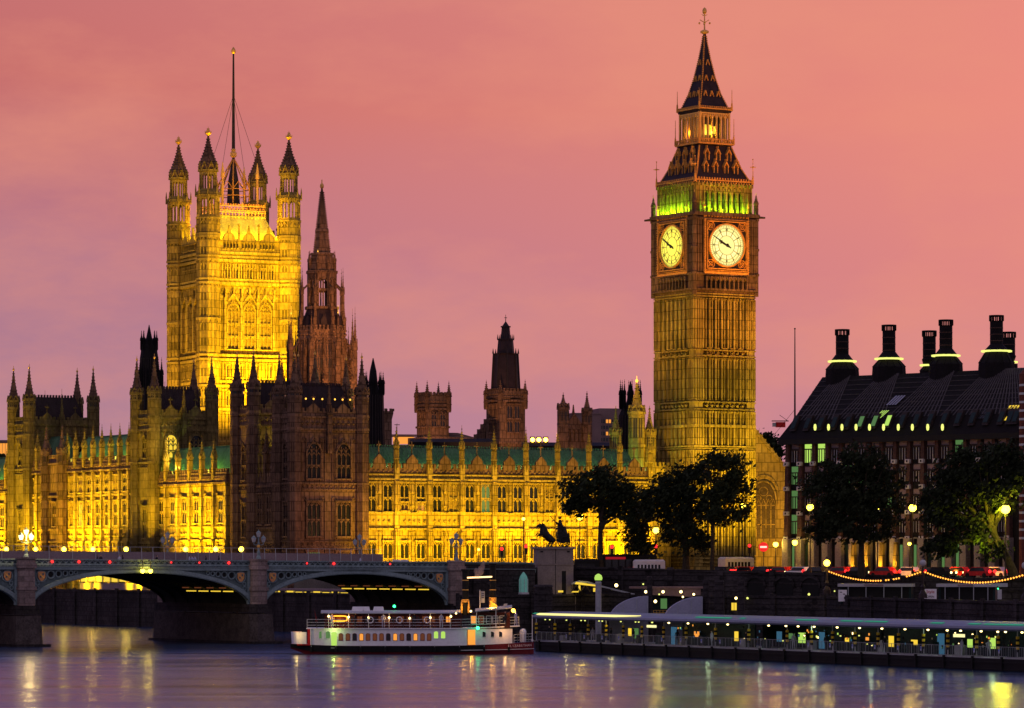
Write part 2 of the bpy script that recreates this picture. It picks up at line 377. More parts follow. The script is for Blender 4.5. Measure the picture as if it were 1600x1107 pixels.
def turret_mesh(name, z0, z1, r, sh, mt, levels, spire='stone_d', tip='gold', slit=True, bulge=False):
    """octagonal corner turret with string courses, panels, lancets near the top and a crocketed spire"""
    b = MB().use(M[mt]); b.fru(0,0,z0,z1,r,r)
    for z in levels: b.fru(0,0,z-.22,z+.22,r*1.12,r*1.12)
    b.fru(0,0,z1-.1,z1+.35,r*1.2,r*1.2)
    ap = r*math.cos(math.pi/8); e = r*math.sin(math.pi/8)
    lv = sorted(l for l in levels if z0 < l < z1); lv = [z0]+lv+[z1]
    for i in range(8):
        a = math.pi/4*i; f = Fr(math.cos(a)*ap, math.sin(a)*ap, a+math.pi/2)
        for q0, q1 in zip(lv, lv[1:]):
            if q1-q0 < 1: continue
            b.use(M[mt]); b.w(f, -e, -e*.72, 0, .1, q0+.2, q1-.2); b.w(f, e*.72, e, 0, .1, q0+.2, q1-.2); b.w(f, -.05, .05, 0, .07, q0+.2, q1-.2)
            hh = e*1.1
            b.bar(f, (-e, q1-.2-hh), (0, q1-.25), .1, 0, .1); b.bar(f, (e, q1-.2-hh), (0, q1-.25), .1, 0, .1)
        if slit:
            b.use(M['glass']); q0, q1 = lv[-2], z1; m_ = (q1-q0)
            b.w(f, -e*.55, -e*.12, 0, .03, q0+m_*.25, q1-m_*.15); b.w(f, e*.12, e*.55, 0, .03, q0+m_*.25, q1-m_*.15)
        b.use(M[mt]); b.bar(f, (-e*1.1, z1+.3), (0, z1+r*1.1), .14, .02, .2); b.bar(f, (e*1.1, z1+.3), (0, z1+r*1.1), .14, .02, .2)
    b.use(M[spire])
    pr = [(r*1.0, z1+.3), (r*.62, z1+sh*.3), (r*.3, z1+sh*.62), (r*.07, z1+sh)]
    if bulge: pr = [(r*.98, z1+.3), (r*1.08, z1+sh*.12), (r*.85, z1+sh*.3), (r*.42, z1+sh*.58), (r*.09, z1+sh)]
    b.lathe(0,0,pr,8,math.pi/8)
    for k in range(1, 9):
        t = k/9; z = z1+.3+(sh-.3)*t
        for (ra, za), (rb, zb) in zip(pr, pr[1:]):
            if za <= z <= zb: rr_ = ra+(rb-ra)*(z-za)/(zb-za)
        c = max(.07, r*.07)
        for i in range(8):
            a = math.pi/8+math.pi/4*i; x, y = math.cos(a)*rr_, math.sin(a)*rr_; b.box(x-c,x+c,y-c,y+c,z-c,z+c)
    b.use(M[tip]); b.ball((0,0,z1+sh+r*.12), r*.2, 8, 5, 1.2); b.tube((0,0,z1+sh),(0,0,z1+sh+r*.75), .06, .05, 4)
    return b.mesh(name)

def flood(loc, target, power, color, size=70, blend=.7, radius=.4, name="floodlight_beam"):
    l = bpy.data.lights.new(name, "SPOT"); l.energy = power; l.color = color; l.spot_size = R(size); l.spot_blend = blend; l.shadow_soft_size = radius
    o = bpy.data.objects.new(name, l); col.objects.link(o); o.location = loc
    o.rotation_euler = (Vector(target)-Vector(loc)).to_track_quat('-Z', 'Y').to_euler(); return o
def point(loc, power, color, radius=.15, parent=None, name="lamp_glow"):
    l = bpy.data.lights.new(name, "POINT"); l.energy = power; l.color = color; l.shadow_soft_size = radius
    o = bpy.data.objects.new(name, l); col.objects.link(o); o.location = loc; o.parent = parent; return o
YEL = (1.0, .60, .012); YG = (.85, .72, .012); ORA = (1.0, .38, .03); GRN = (.42, 1.0, .04); PEA = (.5, 1.0, .25)
# ================================================================ the setting
PO = Vector((-35.5, 605, 0)); PA = R(30)
def pw(x, y, z=0):       # palace frame to world
    return Vector((PO.x+x*math.cos(PA)-y*math.sin(PA), PO.y+x*math.sin(PA)+y*math.cos(PA), z))
def lx(px, c=0):         # palace x where the photo column meets the north plane y = c
    t = (px-CX)/F; o = pw(0, c); return (t*o.y-o.x)/(math.cos(PA)-t*math.sin(PA))
def ly(px, c=0):         # palace y where the photo column meets the east plane x = c
    t = (px-CX)/F; o = pw(c, 0); return (o.x-t*o.y)/(math.sin(PA)+t*math.cos(PA))
LAND = 8.75
def slab(name, pts, z0, z1, m, kind="structure"):
    b = MB().use(M[m]); b.prism([(x, y, z0) for x, y in pts], (0, 0, z1-z0)); return tag(b.build(name), kind=kind)
b = MB().use(M['water']); b.face([(-1500,-200,0),(1500,-200,0),(1500,3000,0),(-1500,3000,0)]); tag(b.build("water"), kind="structure")
q = lambda x, y: tuple(pw(x, y))[:2]
UP = [(-7.5, 519), (2.8, 528), (9, 545), (43.3, 515), (62, 505), (110, 482), (400, 380)]          # upper road edge
UZ = [9.9, 9.9, 10.0, 9.1, 8.5, 7.9, 7.6]
slab("ground", UP+[(9000, 3000), (9000, 14000), (-9000, 14000), (-3000, 6000), q(0, 420), q(0, 0), q(0, -64)], -3, LAND, 'ground')
slab("terrace", [q(-10, -62), q(.5, -62), q(.5, 420), q(-10, 420)], -3, 5.5, 'ground')
LOW = [(-7.8, 515), (3, 519), (10, 530), (41.4, 493), (50.3, 458), (57.9, 428), (72, 380), (110, 290)]      # lower quay edge
slab("promenade", LOW+[(420, 200), (420, 400)]+list(reversed(UP)), -3, 5.45, 'ground')
# Bridge Street, and the wet mud at the foot of the terrace wall
b = MB().use(M['asphalt'])
b.prism([(-9, 519, LAND+.004), (-2, 549, LAND+.004), (70, 594, LAND+.004), (118, 652, LAND+.004), (96, 664, LAND+.004), (48, 618, LAND+.004), (-24, 541, LAND+.004)], (0,0,.05))
tag(b.build("road"), kind="structure")
b = MB().use(M['asphalt']); o = .004
b.prism([(10, 547, LAND+o), (44, 517, LAND+o), (62, 507, LAND+o), (110, 485, LAND+o), (118, 497, LAND+o), (66, 520, LAND+o), (36, 540, LAND+o), (30, 560, LAND+o)], (0,0,.05))
tag(b.build("embankment_road"), kind="structure")

def wall_line(pts, z0, z1, t, m, b, coping=.3):
    zs = z1 if isinstance(z1, list) else [z1]*len(pts)
    for k, ((x0, y0), (x1, y1)) in enumerate(zip(pts, pts[1:])):
        a = math.atan2(y1-y0, x1-x0); l = math.hypot(x1-x0, y1-y0); f = Fr(x0, y0, a); za, zb_ = zs[k], zs[k+1]
        def run(d0, d1, lo, hi):      # a strip whose bottom and top follow the slope of the wall head
            b.hexa([f.p(0,d1,lo(za)),f.p(l,d1,lo(zb_)),f.p(l,d0,lo(zb_)),f.p(0,d0,lo(za)),f.p(0,d1,hi(za)),f.p(l,d1,hi(zb_)),f.p(l,d0,hi(zb_)),f.p(0,d0,hi(za))])
        b.use(M[m]); run(-t, .02, lambda z: z0, lambda z: z)
        run(-t-.15, .2, lambda z: z, lambda z: z+coping); run(0, .16, lambda z: z-1.35, lambda z: z-1.15)
        n = max(1, int(l/9))
        for i in range(n+1):
            u = l*i/n; zz = za+(zb_-za)*i/n; b.w(f, max(0, u-.5), min(l, u+.5), 0, .3, z0, zz+coping+.25)
        q_ = int(z0)+1
        while q_ < min(za, zb_)-1.5: b.w(f, 0, l, 0, .05, q_, q_+.72); q_ += .8
    return b
# river terrace wall below the palace, embankment walls
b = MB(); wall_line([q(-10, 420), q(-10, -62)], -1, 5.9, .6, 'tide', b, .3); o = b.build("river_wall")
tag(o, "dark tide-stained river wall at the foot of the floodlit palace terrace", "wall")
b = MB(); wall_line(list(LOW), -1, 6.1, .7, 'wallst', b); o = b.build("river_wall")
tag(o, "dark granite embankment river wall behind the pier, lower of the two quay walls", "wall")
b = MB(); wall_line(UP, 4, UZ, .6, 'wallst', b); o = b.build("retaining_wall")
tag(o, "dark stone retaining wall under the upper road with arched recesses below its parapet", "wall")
# arched recesses in the retaining wall, seen between the piles
fr = Fr(9, 545, math.atan2(515-545, 43.3-9))
for u in (33.5, 38.5, 43):
    a = arch_pts(3.0, 7.4, 1.3); k = MB().use(M['black']); pts = [(-1.5, 5.45), (1.5, 5.45)]+list(reversed(a))
    k.prism([fr.p(u+x, .07, z) for x, z in pts], fr.p(0, .05, 0)-fr.p(0, 0, 0)); k.use(M['wallst'])
    a2 = arch_pts(3.7, 7.4, 1.75)
    for i in range(len(a)-1):
        s4 = [a[i], a[i+1], a2[i+1], a2[i]]; k.hexa([fr.p(u+x, .06, z) for x, z in s4]+[fr.p(u+x, .3, z) for x, z in s4])
    k.build("arched_recess", o)

# ================================================================ Palace: helpers for its blocks
def block(name, label, cat, x=0, y=0, group=None): return empty(name, pw(x, y), PA, label, cat, group)
def faces(w, dp):        # north, east, west and south wall frames of a w by dp block
    return Fr(0,0,0), Fr(0,dp,-math.pi/2), Fr(w,0,math.pi/2), Fr(w,dp,math.pi)

def pavilion(label, x, y, w, dp, zb, zp, zt, rows, mt='stone_d', lamps=False, lit={}):
    t = block("pavilion_tower", label, "tower", x, y)
    b = MB().use(M[mt]); b.box(0, w, 0, dp, zb, zp)
    strings = [z for z, *_ in rows]
    fs = faces(w, dp)
    for k, f in enumerate(fs):
        ln = w if k in (0, 3) else dp
        for z0 in (zp-2.2, zp-.2): b.w(f, -.05, ln+.05, 0, .28, z0, z0+.3)
        carve(b, f, 1, ln-1, zp-1.8, zp-.3, .9, .18)
        for (z0, h, pt) in rows:
            b.w(f, 0, ln, 0, .3, z0-1.0, z0-.72); b.w(f, 0, ln, 0, .22, z0-1.9, z0-1.7); carve(b, f, 1.2, ln-1.2, z0-1.7, z0-1.0, .8, .14)
            nb = 4 if ln > 8 else 2
            for i in range(nb):      # blind panels between the windows
                if nb == 4:
                    cs = [(1.1, 2.0), (w*.28+1.2, w*.5-.7), (w*.5+.7, w*.72-1.2), (w-2.0, w-1.1)]
                    panels(b, f, *cs[i], z0-.5, z0+h+.9, 2 if i in (1, 2) else 1, .14, .14)
                else:
                    panels(b, f, *((.9, dp*.5-1.1), (dp*.5+1.1, dp-.9))[i], z0-.5, z0+h+.9, 1, .14, .14)
        # gabled parapet
        crenel(b, f, 1, ln-1, zp+.9, -.35, .1, .55, .9); b.w(f, 1, ln-1, -.35, .1, zp, zp+.9)
        if ln > 8:
            for u in (ln*.28, ln*.72):
                b.prism([f.p(u-1.5, .12, zp), f.p(u+1.5, .12, zp), f.p(u+.8, .12, zp+1.6), f.p(u, .12, zp+2.3), f.p(u-.8, .12, zp+1.6)], f.p(0, -.4, 0)-f.p(0, 0, 0))
                b.tube(f.p(u, -.1, zp+2.2), f.p(u, -.1, zp+3.7), .12, .05, 5); b.box(*[c for s in zip(f.p(u, -.1, zp+3.2)-Vector((.3,.3,.12)), f.p(u, -.1, zp+3.2)+Vector((.3,.3,.12))) for c in s])
    b.build("wall", t)
    for k, f in enumerate(fs[:3]):
        ln = w if k == 0 else dp
        for (z0, h, pt) in rows:
            for u in ((w*.28, w*.72) if k == 0 else (dp*.5,)):
                window(t, f, u, z0, 2.5 if k == 0 else 1.5, h, 3 if k == 0 else 2, pt, 2, mt, .32, lit.get((k, round(u/ln, 1), z0), 'glass'))
    b = MB().use(M['slate']); b.taper(.9, w-.9, .9, dp-.9, zp, zp+5.2, 1.7, 1.5); i = 2.6
    for f in (Fr(i, i*.9, 0), Fr(i, dp-i*.9, 0)): crenel(b, f, 0, w-2*i, zp+5.2, -.1, .1, .45, .6)
    for k in range(1, 12):
        u = .9+(w-1.8)*k/12; b.hexa([(u-.07,.86,zp),(u+.07,.86,zp),(u+.07,1,zp),(u-.07,1,zp),(u-.07,2.36,zp+5.2),(u+.07,2.36,zp+5.2),(u+.07,2.5,zp+5.2),(u-.07,2.5,zp+5.2)])
    b.build("roof", t)
    key = ('pt', zb, zp, zt, mt)
    if key not in PM: PM[key] = turret_mesh("turret", zb, zt-6.0, 1.08, 6.0, mt, [z0-.85 for z0, *_ in rows]+[zp-2, zp+.2, zp+3.2])
    for cx, cy in ((0,0), (w,0), (0,dp), (w,dp)): place("turret", PM[key], t, (cx, cy, 0))
    pinnacle(t, w*.5, -.25, zp-6, 12, .75, mt, mt); pinnacle(t, w*.5, dp+.25, zp-6, 12, .75, mt, mt)
    if lamps:
        for u in (2.0, 3.4, 5.0, w-5, w-3.6, w-2.2):
            b = MB().use(M['star']); b.ball((u, -.1, zp+2.9), .16, 6, 4); b.use(M['iron']); b.tube((u,-.1,zp+.8),(u,-.1,zp+2.8),.05,.05,4); b.build("parapet_lamp", t)
    return t

ROW_U = [(8.0, 4.6, False), (14.8, 5.0, False), (22.3, 6.2, True), (29.2, 4.0, True)]
# --- the two unlit pavilions at the north end
W_A = lx(568)
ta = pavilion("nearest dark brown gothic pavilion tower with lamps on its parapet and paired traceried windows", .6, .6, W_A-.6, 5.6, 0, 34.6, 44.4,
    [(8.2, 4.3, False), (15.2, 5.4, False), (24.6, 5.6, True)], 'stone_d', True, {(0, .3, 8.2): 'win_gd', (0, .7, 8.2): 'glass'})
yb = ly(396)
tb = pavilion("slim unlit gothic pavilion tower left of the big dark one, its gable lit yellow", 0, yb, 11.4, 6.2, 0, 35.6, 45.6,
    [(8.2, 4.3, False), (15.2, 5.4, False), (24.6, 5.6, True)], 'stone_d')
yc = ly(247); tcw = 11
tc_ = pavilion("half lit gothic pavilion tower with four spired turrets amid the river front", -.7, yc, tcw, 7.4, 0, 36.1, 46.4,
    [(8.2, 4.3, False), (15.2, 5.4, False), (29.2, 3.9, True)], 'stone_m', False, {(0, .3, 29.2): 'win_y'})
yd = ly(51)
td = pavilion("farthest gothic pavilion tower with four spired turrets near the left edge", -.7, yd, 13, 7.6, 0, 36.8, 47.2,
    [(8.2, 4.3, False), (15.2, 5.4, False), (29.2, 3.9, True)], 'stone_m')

# --- long ranges of the river front
def range_front(label, y0, y1, nb, zpar, attic, mt='stone', proj=0, zroof=4.5, roofdepth=6, xo=0):
    t = block("river_front_range", label, "palace wing", xo, y0); ln = y1-y0; f = Fr(0, ln, -math.pi/2); bw = ln/nb
    b = MB().use(M[mt]); b.box(0, 14, 0, ln, 0, zpar-2.0)
    S = [(7.6, .3), (14.6, .35), (16.9, .35)]+([(zpar-6.6, .4)] if attic else [])
    for z, d in S: b.w(f, 0, ln, 0, d, z-.18, z+.18)
    carve(b, f, 0, ln, 14.85, 16.7, 1.1, .3)
    for z0, z1 in ((8.2, 14.3), (17.2, 22.6))+(((zpar-6.2, zpar-2.6),) if attic else ()):
        for i in range(nb):
            u = bw*i; panels(b, f, u+.55, u+bw*.5-1.1, z0, z1, 2, .16, .14); panels(b, f, u+bw*.5+1.1, u+bw-.55, z0, z1, 2, .16, .14)
    for i in range(nb+1):     # buttresses
        u = bw*i
        for z0, z1, d, hw in ((0, 14.6, .75, .42), (14.6, zpar-2, .6, .36)): b.w(f, u-hw, u+hw, 0, d, z0, z1); b.w(f, u-hw-.1, u+hw+.1, 0, d+.12, z1-.3, z1)
        for k in range(3): b.w(f, u-.18, u+.18, .6, .85, 9+k*2, 10.2+k*2)
    b.build("wall", t)
    c = MB().use(M['stone_d']); c.w(f, 0, ln, -.5, .45, zpar-2.2, zpar-.9); carve(c, f, 0, ln, zpar-1.9, zpar-1, .8, .6); c.w(f, 0, ln, -.5, .62, zpar-2.3, zpar-2.0); c.w(f, 0, ln, -.5, .3, zpar-.9, zpar-.3)
    crenel(c, f, 0, ln, zpar-.3, -.4, .2, .6, .9); c.build("parapet", t)
    rows = [(8.6, 4.6), (17.6, 4.2)]+([(zpar-6.0, 2.7)] if attic else [])
    for i in range(nb):
        for z, h in rows: window(t, f, bw*(i+.5), z, 1.7, h, 2, False, 2, mt, .22, random.choices(('glass', 'glass_gold', 'win_od', 'win_y'), (8, 3, .6, .3))[0])
    r = MB().use(M['copper']); r.prism([(.9, 0, zpar-1.6), (.9+roofdepth*.45, 0, zpar+zroof), (.9+roofdepth*.55, 0, zpar+zroof), (.9+roofdepth, 0, zpar-1.6)], (0, ln, 0))
    crenel(r, Fr(.9+roofdepth*.5, ln, -math.pi/2), 0, ln, zpar+zroof, -.1, .1, .35, .6); r.build("roof", t)
    for i in range(nb+1):
        if 0 < i < nb or attic: pinnacle(t, -.25, ln-bw*i if i < nb else .4, zpar-1.5, 7.2, .7, mt, 'stone_d')
    return t, f, bw
y1a, y1b = ly(356), ly(244)
r1, f1, bw1 = range_front("floodlit yellow river front wing between the half lit tower and the dark towers", y1a, y1b, 6, 26.4, False, roofdepth=5, zroof=4)
y2a, y2b = ly(107), ly(218)
r2, f2, bw2 = range_front("floodlit yellow river front wing with a tall attic storey and eight pinnacles", y2b, y2a, 8, 29.6, True, roofdepth=6, zroof=4)
r3, f3, bw3 = range_front("narrow floodlit yellow wing between a dark buttressed bay and the farthest pavilion tower", ly(79), ly(45), 2, 29.6, True, xo=-.15)
r4, f4, bw4 = range_front("floodlit yellow wing cut by the left edge of the photo, with green roof and pinnacles", ly(27), ly(27)+42, 9, 26.4, False)
# projecting bays, their lack of floodlight painted in with darker stone
def dark_bay(label, y0, y1, zp, xo):
    t = block("buttressed_bay", label, "palace wing", xo, y0); ln = y1-y0; f = Fr(0, ln, -math.pi/2)
    b = MB().use(M['stone_d']); b.box(0, 8, 0, ln, 0, zp-1)
    for z in (7.6, 14.7, 16.9, 23, zp-2): b.w(f, 0, ln, 0, .3, z-.18, z+.18)
    for z0, z1 in ((8.2, 14.3), (17.2, 22.6)): panels(b, f, .8, ln-.8, z0, z1, 6, .16, .14)
    crenel(b, f, 0, ln, zp-1, -.4, .1, .7, .9); b.build("wall", t)
    for z, h in ((8.6, 4.6), (17.6, 4.2)): window(t, f, ln*.5, z, 1.7, h, 2, False, 2, 'stone_d', .3)
    key = ('db', zp)
    if key not in PM: PM[key] = turret_mesh("turret", 0, zp, .95, 4.6, 'stone_d', [7.6, 14.7, 16.9, 23, zp-2], tip='stone_d')
    for u in (.3, ln-.3): place("turret", PM[key], t, (-.2, u, 0))
    return t
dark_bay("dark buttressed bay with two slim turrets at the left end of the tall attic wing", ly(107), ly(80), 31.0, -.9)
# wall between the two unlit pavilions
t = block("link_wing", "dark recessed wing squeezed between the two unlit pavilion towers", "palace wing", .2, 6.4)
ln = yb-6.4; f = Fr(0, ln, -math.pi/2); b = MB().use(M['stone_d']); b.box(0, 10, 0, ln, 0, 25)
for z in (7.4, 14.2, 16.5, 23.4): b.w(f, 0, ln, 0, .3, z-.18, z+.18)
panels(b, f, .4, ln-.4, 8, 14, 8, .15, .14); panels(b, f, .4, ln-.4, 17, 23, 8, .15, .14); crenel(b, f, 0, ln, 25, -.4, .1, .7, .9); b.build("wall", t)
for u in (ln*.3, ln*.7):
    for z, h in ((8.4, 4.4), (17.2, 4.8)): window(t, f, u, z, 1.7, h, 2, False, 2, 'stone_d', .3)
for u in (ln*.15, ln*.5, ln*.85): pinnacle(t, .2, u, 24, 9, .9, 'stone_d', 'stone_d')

# --- north front with the green roof
x0, x1 = W_A+.2, lx(1022); YN = 1.2
t = block("north_front_wing", "long floodlit gothic wing under a green copper roof left of the clock tower", "palace wing", x0, YN)
ln = x1-x0; f = Fr(0,0,0); zp = 26.3
b = MB().use(M['stone']); b.box(0, ln, 0, 14, 0, zp-1)
piers = [lx(p, YN)-x0 for p in (618, 669.5, 720, 769.6, 820, 869.7, 918.5, 967)]
sp = (piers[-1]-piers[0])/7; piers = [piers[0]+sp*i for i in range(-1, 9)]
piers = [p for p in piers if -.6 < p < ln]
for z, d in ((7.4, .3), (16.4, .4), (19.0, .35), (24.6, .5), (25.4, .3)): b.w(f, 0, ln, 0, d, z-.16, z+.16)
carve(b, f, 0, ln, 16.7, 18.7, .95, .25)
edges = [0]+[p for p in piers if p > 1.5]+[ln]
for p in piers:
    for z0, z1, d, hw in ((0, 16.4, .8, .46), (16.4, 27.2, .65, .42)): b.w(f, p-hw, p+hw, 0, d, z0, z1)
    panels(b, f, p-.4, p+.4, 9, 16, 2, .12, .1, base=.78); panels(b, f, p-.36, p+.36, 19.3, 24.3, 2, .12, .1, base=.63)
wins = []
for p in [piers[0]-sp if piers[0] > 1 else None]+piers:
    if p is None: continue
    for k in (.25, .75):
        u = p+sp*k
        if .9 < u < ln-1.2: wins.append(u)
for u in wins:
    for z0, z1 in ((8, 16), (19.4, 24.3)):
        for s in (-1, 1): panels(b, f, u+s*1.15-.3, u+s*1.15+.3, z0, z1, 1, .16, .13)
for p in piers:      # niche with statue between the paired windows
    u = p+sp*.5
    if u > ln-1: continue
    for z in (9.5, 12.2, 20, 22.3): b.w(f, u-.28, u+.28, 0, .35, z, z+.3); b.fru(u, -.22, z+.3, z+1.7, .22, .12, 6); b.ball((u, -.22, z+1.9), .17, 6, 4)
b.build("wall", t)
LITW = {2: 'win_od', 3: 'win_o', 7: 'win_gd'}
for i, u in enumerate(wins):
    window(t, f, u, 8.8, 1.65, 5.4, 2, False, 2, 'stone', .35); window(t, f, u, 19.3, 1.65, 4.6, 2, False, 2, 'stone', .35, LITW.get(i, 'glass') if i in (7,) else ('glass_gold' if i in (5, 11, 14) else 'glass'))
    if i in (2, 3): window(t, f, u, 19.5, 1.3, 1.2, 2, False, 1, 'stone', .38, LITW[i])
c = MB().use(M['stone_d']); c.w(f, 0, ln, -.4, .1, zp-1, zp+.2); crenel(c, f, 0, ln, zp+.2, -.4, .12, .75, .95); carve(c, f, 0, ln, zp-.9, zp+.1, .9, .25)
for p in piers:
    u = p+sp*.5
    if u > ln-1: continue
    c.prism([f.p(u-1.2, .2, zp), f.p(u+1.2, .2, zp), f.p(u+1.0, .2, zp+1.5), f.p(u, .2, zp+2.5), f.p(u-1.0, .2, zp+1.5)], (0, .5, 0))
    c.tube((u, .1, zp+2.4), (u, .1, zp+4.6), .13, .07, 5); c.box(u-.4, u+.4, 0, .2, zp+3.9, zp+4.1)
c.build("parapet", t)
r = MB().use(M['copper']); r.prism([(0, 1.0, zp-.4), (0, 4.2, zp+3.7), (0, 4.9, zp+3.7), (0, 8.1, zp-.4)], (ln, 0, 0))
k = 0
while k < ln: r.prism([(k, .95, zp-.4), (k, 4.15, zp+3.75), (k, 4.3, zp+3.7), (k, 1.1, zp-.4)], (.1, 0, 0)); k += .75
crenel(r, Fr(0, 4.5, 0), 0, ln, zp+3.7, -.08, .08, .4, .5); r.build("roof", t)
for p in piers: pinnacle(t, p, -.3, zp-.2, 7.2, .82, 'stone', 'stone_d', 8)
NF = (x0, YN, ln, piers, sp)
# lower connecting block and stone turrets beside the clock tower
t = block("stone_turret", "cluster of pale stone pinnacled turrets standing against the left side of the clock tower", "turret")
gx, gy = lx(1002, 4), 4
b = MB().use(M['stone']); b.box(gx-4, gx+6, gy, gy+8, 0, 27.5); crenel(b, Fr(gx-4, gy, 0), 0, 10, 27.5, -.3, .1, .7, .9); panels(b, Fr(gx-4, gy, 0), .2, 9.8, 9, 16, 9, .15, .15); panels(b, Fr(gx-4, gy, 0), .2, 9.8, 18, 26, 9, .15, .15); b.build("wall", t)
m1 = turret_mesh("turret", 20, 36.5, 1.35, 5.5, 'stone', [26, 31], 'stone', 'star'); m2 = turret_mesh("turret", 20, 33.0, 1.0, 4.2, 'stone', [26, 30], 'stone', 'stone')
place("turret", m1, t, (gx-.6, gy+.5, 0)); place("turret", m2, t, (gx+2.0, gy+.5, 0)); place("turret", m2, t, (gx-3, gy+3.5, 0))
# ================================================================ the great square tower with the flagstaff
VO = Vector((-68.2, 838, 0)); VA = R(25); VS = 19.45
t = empty("square_tower", VO, VA, "huge square floodlit tower with four spired turrets and a flagstaff", "tower")
VV = t
def zv(py): return zat(py, 841)
fs = faces(VS, VS); b = MB().use(M['stone']); b.box(0, VS, 0, VS, 0, zv(378))
for f in fs:
    for py, d in ((690,.4),(640,.4),(604,.5),(597,.4),(563,.5),(556,.7),(465,.3),(444,.7),(438,.5),(408,.7),(402,.5),(396,.6)): b.w(f, 0, VS, 0, d, zv(py)-.3, zv(py)+.3)
    carve(b, f, 2.4, VS-2.4, zv(408)+.3, zv(402)-.2, 1.1, .4); carve(b, f, 2.4, VS-2.4, zv(556)+.2, zv(549), 1.1, .35); carve(b, f, 2.4, VS-2.4, zv(604), zv(598), 1.1, .35); carve(b, f, 2.4, VS-2.4, zv(444)+.3, zv(438)-.2, 1.1, .3)
    panels(b, f, 2.5, VS-2.5, zv(436), zv(412), 22, .3, .2); panels(b, f, 2.5, VS-2.5, zv(594), zv(566), 18, .3, .22); panels(b, f, 2.5, VS-2.5, zv(638), zv(608), 18, .3, .22); panels(b, f, 2.5, VS-2.5, zv(688), zv(644), 18, .3, .22)
    cs = (VS*.5-3.9, VS*.5, VS*.5+3.9)
    # buttress strips between the big windows, ogee hoods and tracery above
    for u in (VS*.5-5.85, VS*.5-1.95, VS*.5+1.95, VS*.5+5.85): b.w(f, u-.32, u+.32, 0, .8, zv(548), zv(466)); b.w(f, u-.18, u+.18, 0, 1.0, zv(466), zv(452))
    panels(b, f, 2.5, VS*.5-6.2, zv(547), zv(468), 3, .25, .2); panels(b, f, VS*.5+6.2, VS-2.5, zv(547), zv(468), 3, .25, .2)
    for u in cs:
        b.bar(f, (u-1.9, zv(478)), (u, zv(460)), .32, .3, .75); b.bar(f, (u+1.9, zv(478)), (u, zv(460)), .32, .3, .75); b.w(f, u-.15, u+.15, .3, .8, zv(462), zv(450))
    for i in range(12): u = 2.8+(VS-5.6)*(i+.5)/12; b.bar(f, (u-.55, zv(462)), (u, zv(452)), .2, 0, .3); b.bar(f, (u+.55, zv(462)), (u, zv(452)), .2, 0, .3)
    # parapet: pierced arcade, gables and pinnacles
    b.w(f, 2, VS-2, -.5, .3, zv(378), zv(374))
    for k in range(4):
        u = 2.6+(VS-5.2)*(k)/3
        if k < 3:
            c = u+(VS-5.2)/6; b.prism([f.p(c-1.6,.3,zv(374)), f.p(c+1.6,.3,zv(374)), f.p(c+1.1,.3,zv(368)), f.p(c+.35,.3,zv(364)), f.p(c,.3,zv(352)), f.p(c-.35,.3,zv(364)), f.p(c-1.1,.3,zv(368))], f.p(0,-.6,0)-f.p(0,0,0))
        b.tube(f.p(u, .1, zv(376)), f.p(u, .1, zv(352)), .32, .18, 5); b.ball(f.p(u, .1, zv(352)), .38, 6, 4)
b.build("wall", t)
for k, f in enumerate(fs):
    if k > 1: continue
    cs = (VS*.5-3.9, VS*.5, VS*.5+3.9) if k == 0 else (VS*.5-1.6, VS*.5+1.6)
    for u in cs: window(t, f, u, zv(546), 2.5 if k == 0 else 1.6, zv(476)-zv(546), 3 if k == 0 else 2, True, 3, 'stone', .5, 'glass_gold' if k == 0 else 'glass')
    for c in (VS*.5-4.3, VS*.5, VS*.5+4.3):
        for i in range(4): window(t, f, c-1.35+.9*i, zv(436), .42, zv(420)-zv(436), 1, False, 1, 'stone', .4)
        for i in range(5): window(t, f, c-1.5+.75*i, zv(388), .34, zv(380)-zv(388), 1, False, 1, 'stone', .4)
    for c in (VS*.5-5, VS*.5-1.7, VS*.5+1.7, VS*.5+5): window(t, f, c, zv(590), .8, zv(571)-zv(590), 2, False, 1, 'stone', .4); window(t, f, c, zv(634), 1.1, zv(613)-zv(634), 2, True, 1, 'stone', .4)
# steep iron roof with gilded cresting
b = MB().use(mat("yellow lead roof", (.30,.27,.14), .7, .3, .4)); zr0, zr1 = zv(378), zv(337)
b.taper(1.6, VS-1.6, 1.6, VS-1.6, zr0, zr1, 2.6); b.box(4, VS-4, 4, VS-4, zr1, zr1+.3); b.build("roof", t)
b = MB().use(M['gold'])
for f in (Fr(4.2,4.2,0), Fr(4.2,VS-4.2,-math.pi/2), Fr(VS-4.2,4.2,math.pi/2), Fr(VS-4.2,VS-4.2,math.pi)):
    l = VS-8.4
    for z in (zr1-1.0, zr1+1.0, zv(327), zv(320)): b.w(f, -.1, l+.1, -.15, .15, z, z+.2)
    for i in range(15): b.w(f, l*i/14-.1, l*i/14+.1, -.1, .12, zr1-1.4, zv(327))
    b.use(M['goldred']); carve(b, f, 0, l, zv(327)+.2, zv(320), .8, .15); crenel(b, f, 0, l, zv(320)+.2, -.1, .1, .4, .6); b.use(M['gold'])
    for u in (0, l*.5, l): b.tube(f.p(u, 0, zr1-1.5), f.p(u, 0, zv(312)), .16, .1, 5)
b.build("roof_cresting", t)
key_t = MB()
zt0, zt1 = zv(372), zv(296)
